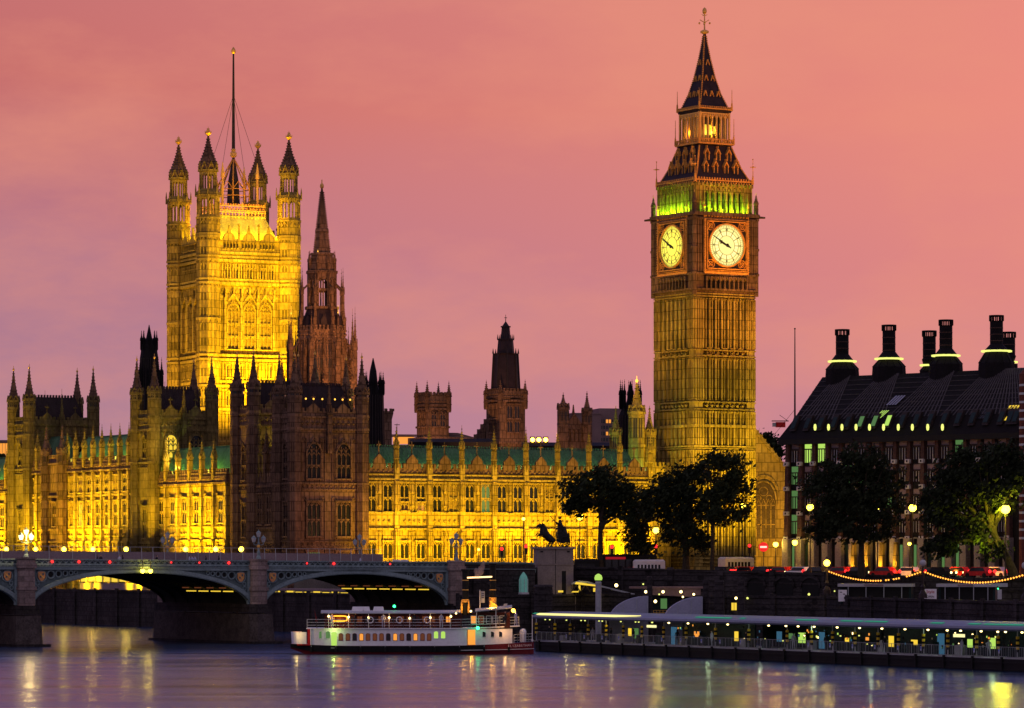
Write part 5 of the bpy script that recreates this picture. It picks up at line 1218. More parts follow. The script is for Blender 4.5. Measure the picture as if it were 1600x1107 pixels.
for i, (px, c, lb) in enumerate(((152,'coat',"dark clothed person leaning together with another over the bridge parapet, left one"),(157.5,'coat',"dark clothed person leaning together with another over the bridge parapet, right one"),(187,'shirt',"person in pale top, left of two walking above the bridge arch"),(192,'coat',"person in dark coat, right of two walking above the bridge arch"),
        (245,'coat',"lone person in dark coat walking above the crown of the bridge arch"),(296,'shirt',"first of three people in pale blue shirts together on the bridge"),(300,'shirt',"middle of three people in pale blue shirts together on the bridge"),(304.5,'shirt',"last of three people in pale blue shirts together on the bridge"),
        (322,'coat',"person in dark coat right of the pale shirted three"),(342,'coat',"person in dark coat nearest the bridge pier with the unlit lamp"),(563,'shirt',"person in white top standing above the right hand arch"))):
    x = bx(px, 2.0); person(brw(x, 2.0, 10.18+SL*x), BRA+R(random.choice((80,-80,0,30))), lb, c)
# lit terrace marquees seen through the arches
def marquee(label, y0, y1, z0, z1, m, xx=-7):
    t = empty("terrace_marquee", pw(xx, y0), PA, label, "marquee"); ln = y1-y0; f = Fr(0, ln, -math.pi/2)
    b = MB().use(M['hoard']); b.box(-.1, 4, 0, ln, z1, z1+.25); n = max(2, int(ln/3)); b.box(0, 4, 0, ln, 5.5, z0)
    for i in range(n+1): b.w(f, ln*i/n-.08, ln*i/n+.08, 0, .1, z0-.2, z1)
    b.build("roof", t)
    for i in range(n): k = MB().use(M[m]); k.w(f, ln*i/n+.25, ln*(i+1)/n-.25, -.2, -.1, z0+.15+.1*random.random(), z1-.1-.2*random.random()); k.build("lit_opening", t)
marquee("long glowing yellow terrace marquee seen under the left bridge arch", ly(222,-7), ly(125,-7), 7.3, 8.9, 'win_y')
marquee("row of yellow lit openings seen deep under the left arch", ly(372,-7), ly(312,-7), 6.1, 6.6, 'win_y')
marquee("long row of yellow lit openings low under the right arch", -33, -2, 5.9, 6.5, 'win_y')
# globe lamps along the terrace, just clear of the hoarding
for i, px in enumerate((10, 56, 100, 145, 197, 290, 337, 377)):
    y = ly(px, -5); p_ = pw(-5, y); z = zat(858.5, p_.y); t = empty("terrace_lamp", p_, 0, None, "terrace lamp", "yellow globe lamps on the palace terrace")
    t["label"] = "yellow globe lamp standing before the foot of the " + ("wing at the far left edge", "narrow lit wing", "dark buttressed bay", "tall attic wing, left part", "tall attic wing, right part", "six bay wing, left part", "six bay wing, right part", "dark slim pavilion")[i]
    b = MB().use(M['iron']); b.lathe(0,0,[(.2,5.5),(.08,6.2),(.06,z-.3)],6); b.build("post", t); g = MB().use(M['lampy']); g.ball((0,0,z),.42,10,6); g.build("globe", t); point((p_.x, p_.y-.6, z), 300, (1,.7,.1), .3)
# ================================================================ the river boat
BY = 444.0
def bpx(px): return (px-CX)/F*BY
def bz(py): return zat(py, BY)
S0, S1 = bpx(455), bpx(834)
boat = empty("river_boat", (0, BY, 0), 0, "white two deck river boat with maroon hull and two funnels moored beside the pier", "boat")
def hull_w(x):
    u = (x-S0)/(S1-S0); return 2.5*min(1, max(0, (1-u)/.30)**.6, )*min(1, .55+max(0, u/.15)*.45)
def sheer(x):
    u = (x-S0)/(S1-S0); return 1.0+ .42*max(0, (u-.6)/.4)**1.7 + .22*max(0, (.25-u)/.25)**1.5
b = MB().use(M['maroon']); xs = [S0+(S1-S0)*i/40 for i in range(41)]
sec = []
for x in xs:
    w = max(.06, hull_w(x)); zt = sheer(x); u = (x-S0)/(S1-S0); zb0 = -.3+ (.95*max(0, (.09-u)/.09) if u < .09 else 0)
    sec.append([(x, -w*.82, zb0), (x, -w*.96, (zb0+zt)*.5), (x, -w, zt), (x, w, zt), (x, w*.96, (zb0+zt)*.5), (x, w*.82, zb0)])
for A, B in zip(sec, sec[1:]):
    for i in range(6): j = (i+1) % 6; b.face([A[i], B[i], B[j], A[j]])
b.face(sec[0]); b.face(list(reversed(sec[-1])))
hull = b.build("hull", boat)
b = MB().use(M['black'])
for A, B in zip(sec, sec[1:]): 
    if A[0][0] < S0+(S1-S0)*.78: b.hexa([Vector(A[1])+Vector((0,-.03,-.1)), Vector(B[1])+Vector((0,-.03,-.1)), Vector(B[1])+Vector((0,.05,-.1)), Vector(A[1])+Vector((0,.05,-.1)), Vector(A[2])+Vector((0,-.05,-.02)), Vector(B[2])+Vector((0,-.05,-.02)), Vector(B[2])+Vector((0,.05,-.02)), Vector(A[2])+Vector((0,.05,-.02))])
b.build("rubbing_strake", hull)
b = MB().use(M['white'])
for A, B in zip(sec[28:], sec[29:]):
    p0, p1 = Vector(A[1]), Vector(B[1]); p0.z = A[2][2]*.36+.1; p1.z = B[2][2]*.36+.1
    b.tube(p0+Vector((0,-.08,0)), p1+Vector((0,-.08,0)), .035, .035, 4)
b.build("hull_stripe", hull)
# lower deck: white house side with arched windows
D0, D1 = bpx(487), bpx(800); zt = 2.98
HW = 2.42
def hx(x): return max(.5, min(HW, hull_w(x)-.05))
b = MB().use(M['white']); n = 30
gap = (bpx(730), bpx(743))
pts = sorted([D0+(D1-D0)*i/n for i in range(n+1)]+list(gap))
for p, q in zip(pts, pts[1:]):
    if gap[0]-.01 <= p and q <= gap[1]+.01:
        b.box(p, q, -HW, -HW+.06, 2.9, zt); continue
    z0, z1 = sheer(p)-.06, sheer(q)-.06
    for s in (-1, 1):
        ya, yb_ = s*hx(p), s*hx(q); b.hexa([(p,ya-.04,z0),(q,yb_-.04,z1),(q,yb_+.04,z1),(p,ya+.04,z0),(p,ya-.04,zt),(q,yb_-.04,zt),(q,yb_+.04,zt),(p,ya+.04,zt)])
b.box(D0-.04, D0+.04, -2.3, 2.3, sheer(D0), zt); b.box(D1-.05, D1+.05, -hx(D1), hx(D1), sheer(D1), zt)
house = b.build("deck_house", boat)
def arched(px, py0, py1, w, m, nm="cabin_window", frame='white'):
    x = bpx(px); h = (py1-py0)/F*BY; f = Fr(x, -hx(x)-.04, 0); o = MB().use(M[frame])
    A = arch_pts(w, h-w*.35, w*.35, 4); P = [(-w/2,0),(w/2,0)]+list(reversed(A))
    for i in range(len(P)): p_, q_ = P[i], P[(i+1) % len(P)]; o.bar(f, (p_[0], bz(py1)+p_[1]), (q_[0], bz(py1)+q_[1]), .05, 0, .05)
    wn = o.build(nm, boat); g = MB().use(M[m]); g.prism([f.p(u, .012, bz(py1)+z) for u, z in P], (0, .01, 0)); g.build("pane", wn)
ws = [534,545,555.5,566,576.3,587,597.3,607.8,618.5,629,639.5,650,661,671.3]; ms = ['win_od','win_od','glass','win_o','win_od','win_od','win_od','glass','win_o','win_od','glass','win_o','win_od','win_od']
for px, m in zip(ws, ms): arched(px, 989.5, 1000.5, .48, m, frame='maroon')
for px, m in ((503.5,'win_gd'),(514,'win_gd'),(682,'win_g'),(693,'win_g')): arched(px, 986, 997.5, .55, m)
for px in (755,768,780.5): arched(px, 986.5, 995.5, .68, 'glass')
arched(523.5, 987, 1012, .72, 'win_g', "door")
g = MB().use(M['win_o']); g.box(bpx(731), bpx(743), -1.2, -1.1, 1.1, zt-.1); g.build("lit_doorway", boat)
point((bpx(737), BY-1.9, 2.4), 60, (1,.5,.06), .1); point((bpx(523.5), BY-3.3, 2.7), 45, (.7,1,.2), .1); point((bpx(790), BY-2.6, 2.7), 60, (1,.5,.15), .1)
# stern bulwark, lit inside
b = MB().use(M['white']); 
for i in range(9):
    a0, a1 = math.pi*(.5+i/9), math.pi*(.5+(i+1)/9); cx_ = bpx(470); P = lambda a: (cx_+1.05*math.cos(a), -.2+2.1*math.sin(a)*-1)
    p_, q_ = P(a0), P(a1); b.hexa([(p_[0],p_[1],1.22),(q_[0],q_[1],1.22),(q_[0]+.08,q_[1]*.97,1.22),(p_[0]+.08,p_[1]*.97,1.22),(p_[0]-.1,p_[1],2.62),(q_[0]-.1,q_[1],2.62),(q_[0],q_[1]*.97,2.62),(p_[0],p_[1]*.97,2.62)])
b.box(cx_, cx_+.8, -2.34, -2.26, 1.22, 2.62); b.build("stern_bulwark", boat)
b = MB().use(M['red']); b.box(bpx(482), bpx(487)-.05, -2.2, 2.2, 1.2, 2.95); b.box(cx_-.3, D0, -2.2, 2.2, 1.05, 1.2); b.build("stern_cabin_front", boat); point((bpx(472), BY-.4, 2.2), 90, ORA, .1); point((bpx(466), BY-3.2, 2.3), 40, (1,.7,.2), .1)
# upper deck
b = MB().use(M['white']); U0, U1 = bpx(480), bpx(812)
def uz(x): return zt+.28*max(0, (x-bpx(700))/(U1-bpx(700)))**1.5
n = 24; xs = [U0+(U1-U0)*i/n for i in range(n+1)]
for p, q in zip(xs, xs[1:]):
    wp, wq = min(2.7, max(.8, hull_w(p)+.15)), min(2.7, max(.8, hull_w(q)+.15)); b.hexa([(p,-wp,uz(p)),(q,-wq,uz(q)),(q,wq,uz(q)),(p,wp,uz(p)),(p,-wp,uz(p)+.12),(q,-wq,uz(q)+.12),(q,wq,uz(q)+.12),(p,wp,uz(p)+.12)])
b.build("upper_deck", boat)
b = MB().use(mat('dark saloon panelling', (.05,.012,.012), .5, .2, 1)); b.box(bpx(508), bpx(722), -1.7, 1.7, zt+.12, 4.75); b.box(bpx(738), bpx(797), -1.6, 1.6, zt+.15, 4.95); sal = b.build("saloon", boat)
for px, m in ((545,'win_od'),(553,'glass'),(563,'win_od'),(575,'glass'),(585,'glass'),(596,'win_od'),(606,'win_od'),(617,'glass'),(628,'win_od'),(640,'win_od'),(652,'glass'),(664,'win_od'),(676,'win_od'),(690,'win_od'),(701,'win_o')):
    g = MB().use(M[m]); x = bpx(px); g.box(x-.28, x+.28, -1.73, -1.7, 3.75, 4.45); g.use(M['maroon']); g.box(x-.33, x+.33, -1.76, -1.72, 4.45, 4.52); g.box(x-.02, x+.02, -1.75, -1.72, 3.75, 4.45); g.build("saloon_window", boat)
for px, m in ((740,'win_o'),(752,'win_od'),(764,'glass'),(774,'glass'),(785,'glass')):
    g = MB().use(M['white']); x = bpx(px); f = Fr(x,-1.6,0); g.w(f,-.34,-.28,0,.05,3.6,4.55); g.w(f,.28,.34,0,.05,3.6,4.55); g.w(f,-.34,.34,0,.05,4.5,4.55); g.w(f,-.34,.34,0,.05,3.6,3.65); wn = g.build("saloon_window", boat); g = MB().use(M[m]); g.w(f,-.28,.28,0,.02,3.65,4.5); g.build("pane", wn)
# orange neon scroll at the stern of the saloon
g = MB().use(M['neon']); f = Fr(bpx(531), -2.0, 0); L_ = []
for i in range(33): a = 2*math.pi*i/32; L_.append((.98*math.copysign(abs(math.cos(a))**.5, math.cos(a)), 4.22+.3*math.copysign(abs(math.sin(a))**.6, math.sin(a))))
for p_, q_ in zip(L_, L_[1:]): g.tube(f.p(p_[0],0,p_[1]), f.p(q_[0],0,q_[1]), .07, .07, 5)
g.build("neon_sign", boat); point((bpx(531), BY-2.3, 4.2), 60, (1,.3,.02), .2)
# awning roof with a soft sheer
b = MB().use(M['greyp']); R0, R1 = bpx(502), bpx(800); n = 26; xs = [R0+(R1-R0)*i/n for i in range(n+1)]
def rz(x): return 4.80+.55*max(0, (x-bpx(705))/(R1-bpx(705)))**1.3+.06*((x-bpx(600))/12)**2
for p, q in zip(xs, xs[1:]):
    if bpx(716) < (p+q)/2 < bpx(737): continue
    wp = 2.45*(min(1, ((p-R0)/1.5+.25))**.5)*min(1, .72+(R1-p)/6); wq = 2.45*(min(1, ((q-R0)/1.5+.25))**.5)*min(1, .72+(R1-q)/6)
    b.hexa([(p,-wp,rz(p)),(q,-wq,rz(q)),(q,wq,rz(q)),(p,wp,rz(p)),(p,-wp,rz(p)+.1),(q,-wq,rz(q)+.1),(q,wq,rz(q)+.1),(p,wp,rz(p)+.1)])
    b.hexa([(p,-wp,rz(p)+.1),(q,-wq,rz(q)+.1),(q,wq,rz(q)+.1),(p,wp,rz(p)+.1),(p,-wp*.5,rz(p)+.36),(q,-wq*.5,rz(q)+.36),(q,wq*.5,rz(q)+.36),(p,wp*.5,rz(p)+.36)])
b.build("roof", boat)
# railings
def rail(nm, parent, pts, h, step, m='white', rails=(1.0,.66,.33), r=.022, infill=None):
    g = MB().use(M[m])
    for p, q in zip(pts, pts[1:]):
        p, q = Vector(p), Vector(q); n = max(1, round((q-p).length/step))
        for k in range(n+1): a = p.lerp(q, k/n); g.tube(a, a+Vector((0,0,h)), r*1.2, r*1.2, 4)
        for t_ in rails: g.tube(p+Vector((0,0,h*t_)), q+Vector((0,0,h*t_)), r, r, 4)
    return g.build(nm, parent)
ux = [U0+.1+(U1-U0-.2)*i/22 for i in range(23)]
rail("railing", boat, [(x, -min(2.65, max(.75, hull_w(x)+.1)), uz(x)+.12) for x in ux], 1.02, .9, r=.026)
rail("railing", boat, [(x, -max(.1, hull_w(x)-.05), sheer(x)) for x in [bpx(803)+i*(S1-bpx(803)-.2)/5 for i in range(6)]], 1.0, .6)
for px in (515, 546, 577, 609, 641, 673, 704, 745, 775): x = bpx(px); g = MB().use(M['white']); g.tube((x,-2.3,zt+.12),(x,-2.3,rz(x)),.035,.035,5); g.build("roof_post", boat)
for px, py, big in ((515,963,0),(546,964,1),(577,965,1),(609,965,1),(641,966,1),(673,965,1),(705,963,1),(713,958,1),(736,955,1),(802,954,2)):
    x = bpx(px); g = MB().use(M['lampw'] if big < 2 else M['lampo']); y = -2.35 if px < 800 else -1.9; g.ball((x, y, bz(py)), .13 if big < 2 else .24, 8, 5); g.build("deck_lamp", boat)
    if px in (546, 609, 673, 802): point((x, BY+y-.2, bz(py)-.1), 18 if px < 800 else 120, (1,.55,.12), .1)
for px in (580, 625, 668): x = bpx(px); g = MB().use(M['white']); [g.tube((x+.36*math.cos(a*.628),-2.68,4.05+.36*math.sin(a*.628)),(x+.36*math.cos((a+1)*.628),-2.68,4.05+.36*math.sin((a+1)*.628)),.06,.06,5) for a in range(10)]; g.build("lifebuoy", boat)
# roof clutter
g = MB().use(M['white'])
for px, w in ((560,1.5),(573,.9),(592,1.3)): x = bpx(px); g.taper(x-w/2,x+w/2,-1.5,-.7,5.1,5.62,.12,.1)
g.build("raft_case", boat); 
g = MB().use(M['iron']); g.tube((bpx(617.5),-1,5.1),(bpx(617.5),-1,6.2),.04,.04,4); nm = g.build("navigation_mast", boat); g = MB().use(M['lampg']); g.ball((bpx(616.5),-1.1,bz(947.5)),.17,8,5); g.build("green_lamp", nm)
g = MB().use(M['lampg']); g.ball((bpx(747),-2.75,bz(981)),.2,8,5); g.build("starboard_lamp", boat); point((bpx(747), BY-3.2, bz(981)), 14, (.05,1,.3), .1)
# funnels with gilded collars, a light tube slung between them, mast with a notice and wisp of steam
for px, top, lit in ((727, 893, False), (770, 884, True)):
    x = bpx(px); g = MB().use(M['black']); g.lathe(x,-.2,[(.42,4.6),(.38,6),(.36,bz(top)),(.5,bz(top)+.02),(.5,bz(top)+.25),(.3,bz(top)+.25)],12); fn = g.build("funnel", boat)
    k = MB().use(M['gold'])
    for py in ((935,938,952) if lit else (938,940)): k.fru(x,-.2,bz(py)-.1,bz(py)+.1,.47,.47,12)
    for py in (907, 922): k.fru(x,-.2,bz(py)-.05,bz(py)+.05,.41,.41,12)
    if lit: k.lathe(x,-.2,[(.48,bz(954)),(.46,bz(946)),(.40,bz(936))],12); k.bar(Fr(x,-.7,0),(-.35,bz(939)),(.55,bz(948)),.16,0,.06)
    else:
        for s in (-1,1): k.lathe(x+s*.42,-.55,[(.14,bz(958)),(.16,bz(950)),(.05,bz(938))],6)
    k.build("gilded_collar", fn); point((x-.1, BY-1.6, 5.6), 150 if lit else 70, (1,.5,.05), .15)
x0_, x1_ = bpx(730), bpx(769); g = MB().use(M['tube']); g.tube((x0_,-.5,bz(903)),(x1_,-.5,bz(901.5)),.09,.09,6); g.build("light_tube", boat)
g = MB().use(M['white']); g.tube((bpx(750),-1.2,5.0),(bpx(750),-1.2,bz(922)),.05,.05,5); ms_ = g.build("signal_mast", boat); g = MB().use(M['greyp']); g.box(bpx(751.5),bpx(757.5),-1.22,-1.16,bz(942),bz(924)); g.use(M['iron']); [g.box(bpx(752.5),bpx(756.5),-1.235,-1.22,bz(p_)-.04,bz(p_)+.04) for p_ in (928,931,934)]; g.build("notice_board", ms_)
g = MB().use(M['greyp']); g.hexa([(bpx(785),-1.3,5.3),(bpx(791),-1.3,5.35),(bpx(791),-1.0,5.35),(bpx(785),-1.0,5.3),(bpx(787.5),-1.3,5.95),(bpx(793),-1.3,6.0),(bpx(793),-1.0,6.0),(bpx(787.5),-1.0,5.95)]); g.build("windscreen", boat)
g = MB().use(M['white']); x = bpx(833); g.tube((x-.1,-.1,1.4),(x-.1,-.1,bz(961)),.05,.04,5); g.ball((x-.1,-.1,bz(1001)),.14,6,4); g.build("jack_staff", boat)
g = MB().use(M['white']); [g.ball((bpx(817),-.3,z_),r_,8,6) for z_, r_ in ((2.6,.42),)]; g.fru(bpx(817),-.3,1.4,2.6,.38,.4,8); g.build("ventilator", boat)
g = MB().use(M['maroon']); g.tube((bpx(497),-2.0,3.1),(bpx(493),-2.1,bz(953)),.03,.03,4); g.prism([(bpx(494),-2.1,bz(957)),(bpx(498),-2.1,bz(971)),(bpx(494.5),-2.1,bz(972))],(0,.03,0)); g.build("ensign", boat)
g = MB().use(M['black'])
for i in range(9):
    x = S0+2.5+i*(S1-S0-4)/8.5; w_ = hull_w(x); g = MB().use(M['black']); g.tube((x,-w_-.16,.25),(x,-w_-.16,.85),.13,.13,8); g.use(M['greyp']); g.tube((x,-w_-.16,.85),(x,-w_-.02,sheer(x)+.1),.025,.025,4); g.build("fender", boat)
g = MB().use(M['greyp']); g.tube((bpx(822),-.6,1.5),(bpx(838),1.5,1.5),.04,.04,4); g.build("mooring_rope", boat)
# the boat's name on the bow
def text_mesh(s, size, m, ext=.01):
    cu = bpy.data.curves.new("lettering", "FONT"); cu.body = s; cu.size = size; cu.extrude = ext; cu.align_x = 'CENTER'; cu.align_y = 'CENTER'
    o = bpy.data.objects.new("lettering", cu); col.objects.link(o); dg = bpy.context.evaluated_depsgraph_get(); me = bpy.data.meshes.new_from_object(o.evaluated_get(dg)); me.name = "lettering"
    bpy.data.objects.remove(o); me.materials.clear(); me.materials.append(M[m]); return me
M['lett'] = mat("pale pink lettering", (.72,.5,.5), .6, 0)
word = "ELIZABETHAN"
for i, ch in enumerate(word):
    x = bpx(795+3.4*i); zz = sheer(x)*.72+.02; me = text_mesh(ch, .40, 'lett'); dy = (hull_w(x+.15)-hull_w(x-.15))/.3
    place("lettering", me, hull, (x, -hull_w(x)*.985-.07, zz), rot=(R(86), R(-4), math.atan(-dy)))

# ================================================================ the floating pier
P0, P1 = Vector((2.9, 456, 0)), Vector((60.5, 352, 0)); PD = (P1-P0); PL_ = PD.length; PAng = math.atan2(PD.y, PD.x)
pier = empty("floating_pier", P0, PAng, "long low floating pier with a curved roof, railings and many small lamps", "pier")
def pu(px, d=0):       # distance along the pier front where the photo column crosses it (d metres in front)
    t_ = (px-CX)/F; u = (PD.x/PL_, PD.y/PL_); n = (u[1], -u[0]); o = (P0.x+n[0]*d, P0.y+n[1]*d); return (t_*o[1]-o[0])/(u[0]-t_*u[1])
def py_(s, d=0): return P0.y+PD.y/PL_*s+(-PD.x/PL_)*d
PF = Fr(0,0,0); WP = 8.5
b = MB().use(M['black']); b.box(0, PL_, 0, WP, -.4, 1.22); b.box(-.1, PL_, -.12, .02, .75, .9); b.box(-.1, PL_, -.12, .02, .1, .2)
for i in range(24): u = PL_*i/24+1; b.box(u-.12, u+.12, -.2, 0, -.2, 1.4)
b.build("hull", pier)
b = MB().use(M['greyp']); b.box(.1, PL_, .15, WP-.1, 1.22, 1.3); b.build("deck", pier)
b = MB().use(mat("pier roof", (.20,.21,.28), .45, .15, .3)); n = 8
pr = [(-.35,4.02),(-.55,4.2),(-.45,4.42),(.4,4.66),(2.5,4.85),(5,4.85),(WP,4.6),(WP,4.4),(.2,4.02)]
b.prism([(0,y,z) for y, z in pr], (PL_,0,0)); b.build("roof", pier)
# light lying along the roof's edge
for a, c_, m in ((832,838,'gtube'),(841,1000,'ytube'),(1086,1140,'gtube'),(1155,1162,'gtube'),(1242,1275,'gtube'),(1312,1346,'gtube'),(1350,1384,'gtube'),(1453,1472,'gtube'),(1512,1530,'gtube'),(1536,1598,'gtube')):
    g = MB().use(M[m]); s0, s1 = pu(a), pu(c_); g.hexa([(s0,-.02,4.6),(s1,-.02,4.6),(s1,.35,4.68),(s0,.35,4.68),(s0,-.02,4.62),(s1,-.02,4.62),(s1,.35,4.72 if m == 'gtube' else 4.8),(s0,.35,4.72 if m == 'gtube' else 4.8)]) if m == 'gtube' else g.prism([(s0,-.3,4.5),(s0+1,-.4,4.46),(s1-5,-.42,4.44),(s1-.5,-.2,4.58),(s1,.1,4.62),(s0,.1,4.62)], (0,.06,.08)); g.build("roof_light_strip", pier)
# back wall with cabins, doors and lit windows
b = MB().use(M['teal'])
for a, c_ in ((1018,1130),(1212,1325),(1330,1470),(1475,1610)): b.box(pu(a), pu(c_), 4.2, 4.4, 1.3, 4.0)
b.box(pu(1100), PL_, 7.9, 8.0, 1.3, 4.0); wl = b.build("cabin_wall", pier)
def lit_panel(a, c_, p0, p1, m, d=-3.9, nm="lit_window"):
    s0, s1 = pu(a, d), pu(c_, d); yy = py_((s0+s1)/2, d); g = MB().use(M[m]); g.box(min(s0,s1), max(s0,s1), -d-.05, -d, zat(p1, yy), zat(p0, yy)); g.use(M['iron']); g.box(min(s0,s1)-.06, max(s0,s1)+.06, -d-.02, -d+.02, zat(p1, yy)-.06, zat(p0, yy)+.06); g.build(nm, pier)
for a, c_, p0, p1, m in ((982,987,982,994,'win_y'),(990,998,982,998,'win_gd'),(1049,1058,980,1010,'win_b'),(1085,1093,987,996,'win_o'),(1148,1154,987,1002,'win_y'),(1214,1222,987,1003,'win_b'),(1232,1242,990,1002,'win_gd'),(1248,1259,989,1005,'win_g'),(1280,1289,988,1014,'win_b'),(1318,1327,997,1003,'win_y'),(1353,1358,996,1001,'win_o'),(1389,1397,994,1011,'win_y'),(1424,1434,1000,1008,'win_y'),(1465,1476,990,1025,'win_b'),(1512,1520,999,1012,'win_g'),(1545,1556,997,1014,'win_g'),(1488,1504,999,1011,'teal')): lit_panel(a, c_, p0, p1, m)
for a, c_, p0, p1 in ((1011,1026,977,981),(1490,1508,991,996)): lit_panel(a, c_, p0, p1, 'opal', -.6, "hanging_lamp")
# striped posts
st_y, st_b = M['win_y'], M['black']; M['ypaint'] = mat("yellow paint", (.75,.5,.03), .5, .1, 2)
PST = MB().use(M['greyp']); PST.tube((0,0,1.3),(0,0,4.05),.06,.06,6)
for i in range(6): PST.use(M['ypaint'] if i % 2 else M['black']); PST.fru(0,0,1.9+i*.26,1.9+(i+1)*.26,.17,.17,8)
pm = PST.mesh("striped_post")
for px in (838, 867, 891, 919, 947, 974, 1003, 1037, 1072, 1118, 1170, 1230, 1268, 1301, 1336, 1372, 1404, 1443, 1481, 1526, 1560, 1590): place("striped_post", pm, pier, (pu(px, -1.2), 1.2, 0))
# lamps under the roof edge
for i, px in enumerate((852,859,885,908,914,936,941,970,993,998,1019,1045,1075,1106,1137,1201,1228,1247,1272,1308,1343,1378,1414,1450,1480,1501,1533,1559,1571,1597)):
    s = pu(px, -.1); g = MB().use(M['lampw'] if px > 1040 else M['ring']); g.ball((s,.1,3.92),.11 if px < 1000 else .14,8,4,.7); g.use(M['iron']); g.fru(s,.1,3.98,4.03,.1,.1,6); g.build("roof_lamp", pier)
for i in range(11): s = PL_*(i+.5)/11; point(P0+Vector((PD.x/PL_*s-PD.y/PL_*1.2, PD.y/PL_*s+PD.x/PL_*1.2, 3.8)), 30, (1,.85,.3) if i < 3 else (.7,1,.6), .1)
rail("railing", pier, [(i*6.0, .12, 1.3) for i in range(20) if i*6 <= PL_], 1.1, 1.2, 'steel', (1.0,.1), .03)
g = MB().use(M['steel']); i = 0
while i*.3 < PL_: g.box(i*.3-.012, i*.3+.012, .11, .13, 1.4, 2.35); i += 1
g.build("railing_infill", pier)
k_ = 0
for px in (884, 912, 940, 966, 1033, 1063, 1095, 1124, 1156, 1262, 1296, 1331, 1366, 1402, 1438, 1521, 1560): s = pu(px); g = MB().use(M['shirt']); g.box(s-.11, s+.11, .05, .1, 1.75, 2.2); g.use(mat("blue notice", (.12,.16,.6), .5, 0)) if k_ == 0 else g.use(bpy.data.materials["blue notice"]); g.box(s-.08, s+.08, .03, .06, 1.95, 2.15); g.build("rail_notice", pier); k_ += 1
for i, (px, c_) in enumerate(((898,'coat'),(990,'coat'),(1290,'coat'),(1503,'shirt'))):
    s = pu(px, -2); person(P0+Vector((PD.x/PL_*s-PD.y/PL_*2, PD.y/PL_*s+PD.x/PL_*2, 1.3)), PAng+R(random.choice((0,90,180))), ("person in dark clothes standing near the left end of the floating pier", "person in dark clothes by the lit yellow window on the pier", "person in dark clothes beside the second blue door on the pier", "person in pale clothes under the long hanging lamp on the pier")[i], c_)
rp = random.Random(3)
for i, (px, c_) in enumerate(((858,'coat'),(926,'shirt'),(955,'coat'),(1058,'coat'),(1112,'shirt'),(1166,'coat'),(1240,'shirt'),(1318,'coat'),(1382,'coat'),(1456,'coat'),(1545,'shirt'),(1578,'coat'))):
    s = pu(px, -2.6); person(P0+Vector((PD.x/PL_*s-PD.y/PL_*2.6, PD.y/PL_*s+PD.x/PL_*2.6, 1.3)), PAng+R(rp.choice((0,90,180,250))), "person in "+("dark" if c_ == 'coat' else "pale")+" clothes waiting on the pier deck, "+("beside the boat's bow", "under the third striped post pair", "behind the pale slim pile", "right of the first blue door", "below the right shell canopy", "near the narrow tall yellow window", "before the green lit doors", "left of the twin yellow window", "left of the second tall yellow window", "left of the third blue door", "before the last green window", "near the right edge")[i], c_)
k = MB().use(M['teal'])
for i in range(70):
    px = rp.uniform(1040, 1600); s = pu(px, -3.6); yq = py_(s, -3.6); z = rp.uniform(1.9, 3.5); g = MB().use(M[rp.choice(('ring','lampw','win_gd','win_o','win_g','win_b','teal','greyp'))]); w = rp.uniform(.04,.12); g.box(s-w, s+w, 3.5, 3.56, z, z+rp.uniform(.06,.25)); g.use(M['iron']); g.box(s-w-.04, s+w+.04, 3.56, 3.62, z-.05, z+.3); g.build("deck_fitting", pier)
for i in range(26):
    s = PL_*(i+.3)/26; g = MB().use(M['teal'] if i % 3 else M['steel']); h = rp.uniform(.5,1.3); g.box(s-rp.uniform(.3,.9), s+.4, 2.9, 3.4, 1.3, 1.3+h); g.box(s-.3, s+.3, 2.85, 3.45, 1.3+h, 1.36+h); g.build("deck_bench", pier)
# thick steel piles that hold the pier
for px, yo, w, top, lb in ((849,10,1.2,917,"widest dark pile, behind the left end of the pier"),(935,10,.38,912,"pale slim pile with a green lamp on top"),(1015,10.5,.33,904,"dark slim pile beside the left shell canopy"),(1103,10.5,.36,911,"dark slim pile beside the right shell canopy"),(1124,11,.55,910,"thick dark pile right of the two shell canopies"),(1158,11,.4,911,"dark slim pile before the arched recess")):
    s = pu(px, -yo); p_ = P0+Vector((PD.x/PL_*s-PD.y/PL_*yo, PD.y/PL_*s+PD.x/PL_*yo, 0)); z = zat(top, p_.y); b = MB().use(M['steel'] if px == 935 else M['wallst']); b.fru(0,0,-1,z,w,w,14); b.fru(0,0,z,z+.25,w*1.12,w*.9,14); b.fru(0,0,z-1,z-.8,w*1.06,w*1.06,14)
    o = b.build("pile", None, p_); tag(o, lb, "pile")
    if px == 935: t = empty("pile_lamp", p_+Vector((0,0,z+.25)), 0, "round green glowing lamp on top of the pale slim pile", "lamp"); g = MB().use(M['iron']); g.fru(0,0,0,.15,.3,.25,10); g.build("lamp_base", t); g = MB().use(M['win_g']); g.lathe(0,0,[(.42,.15),(.5,.4),(.4,.75),(.1,.95)],10); g.build("globe", t)
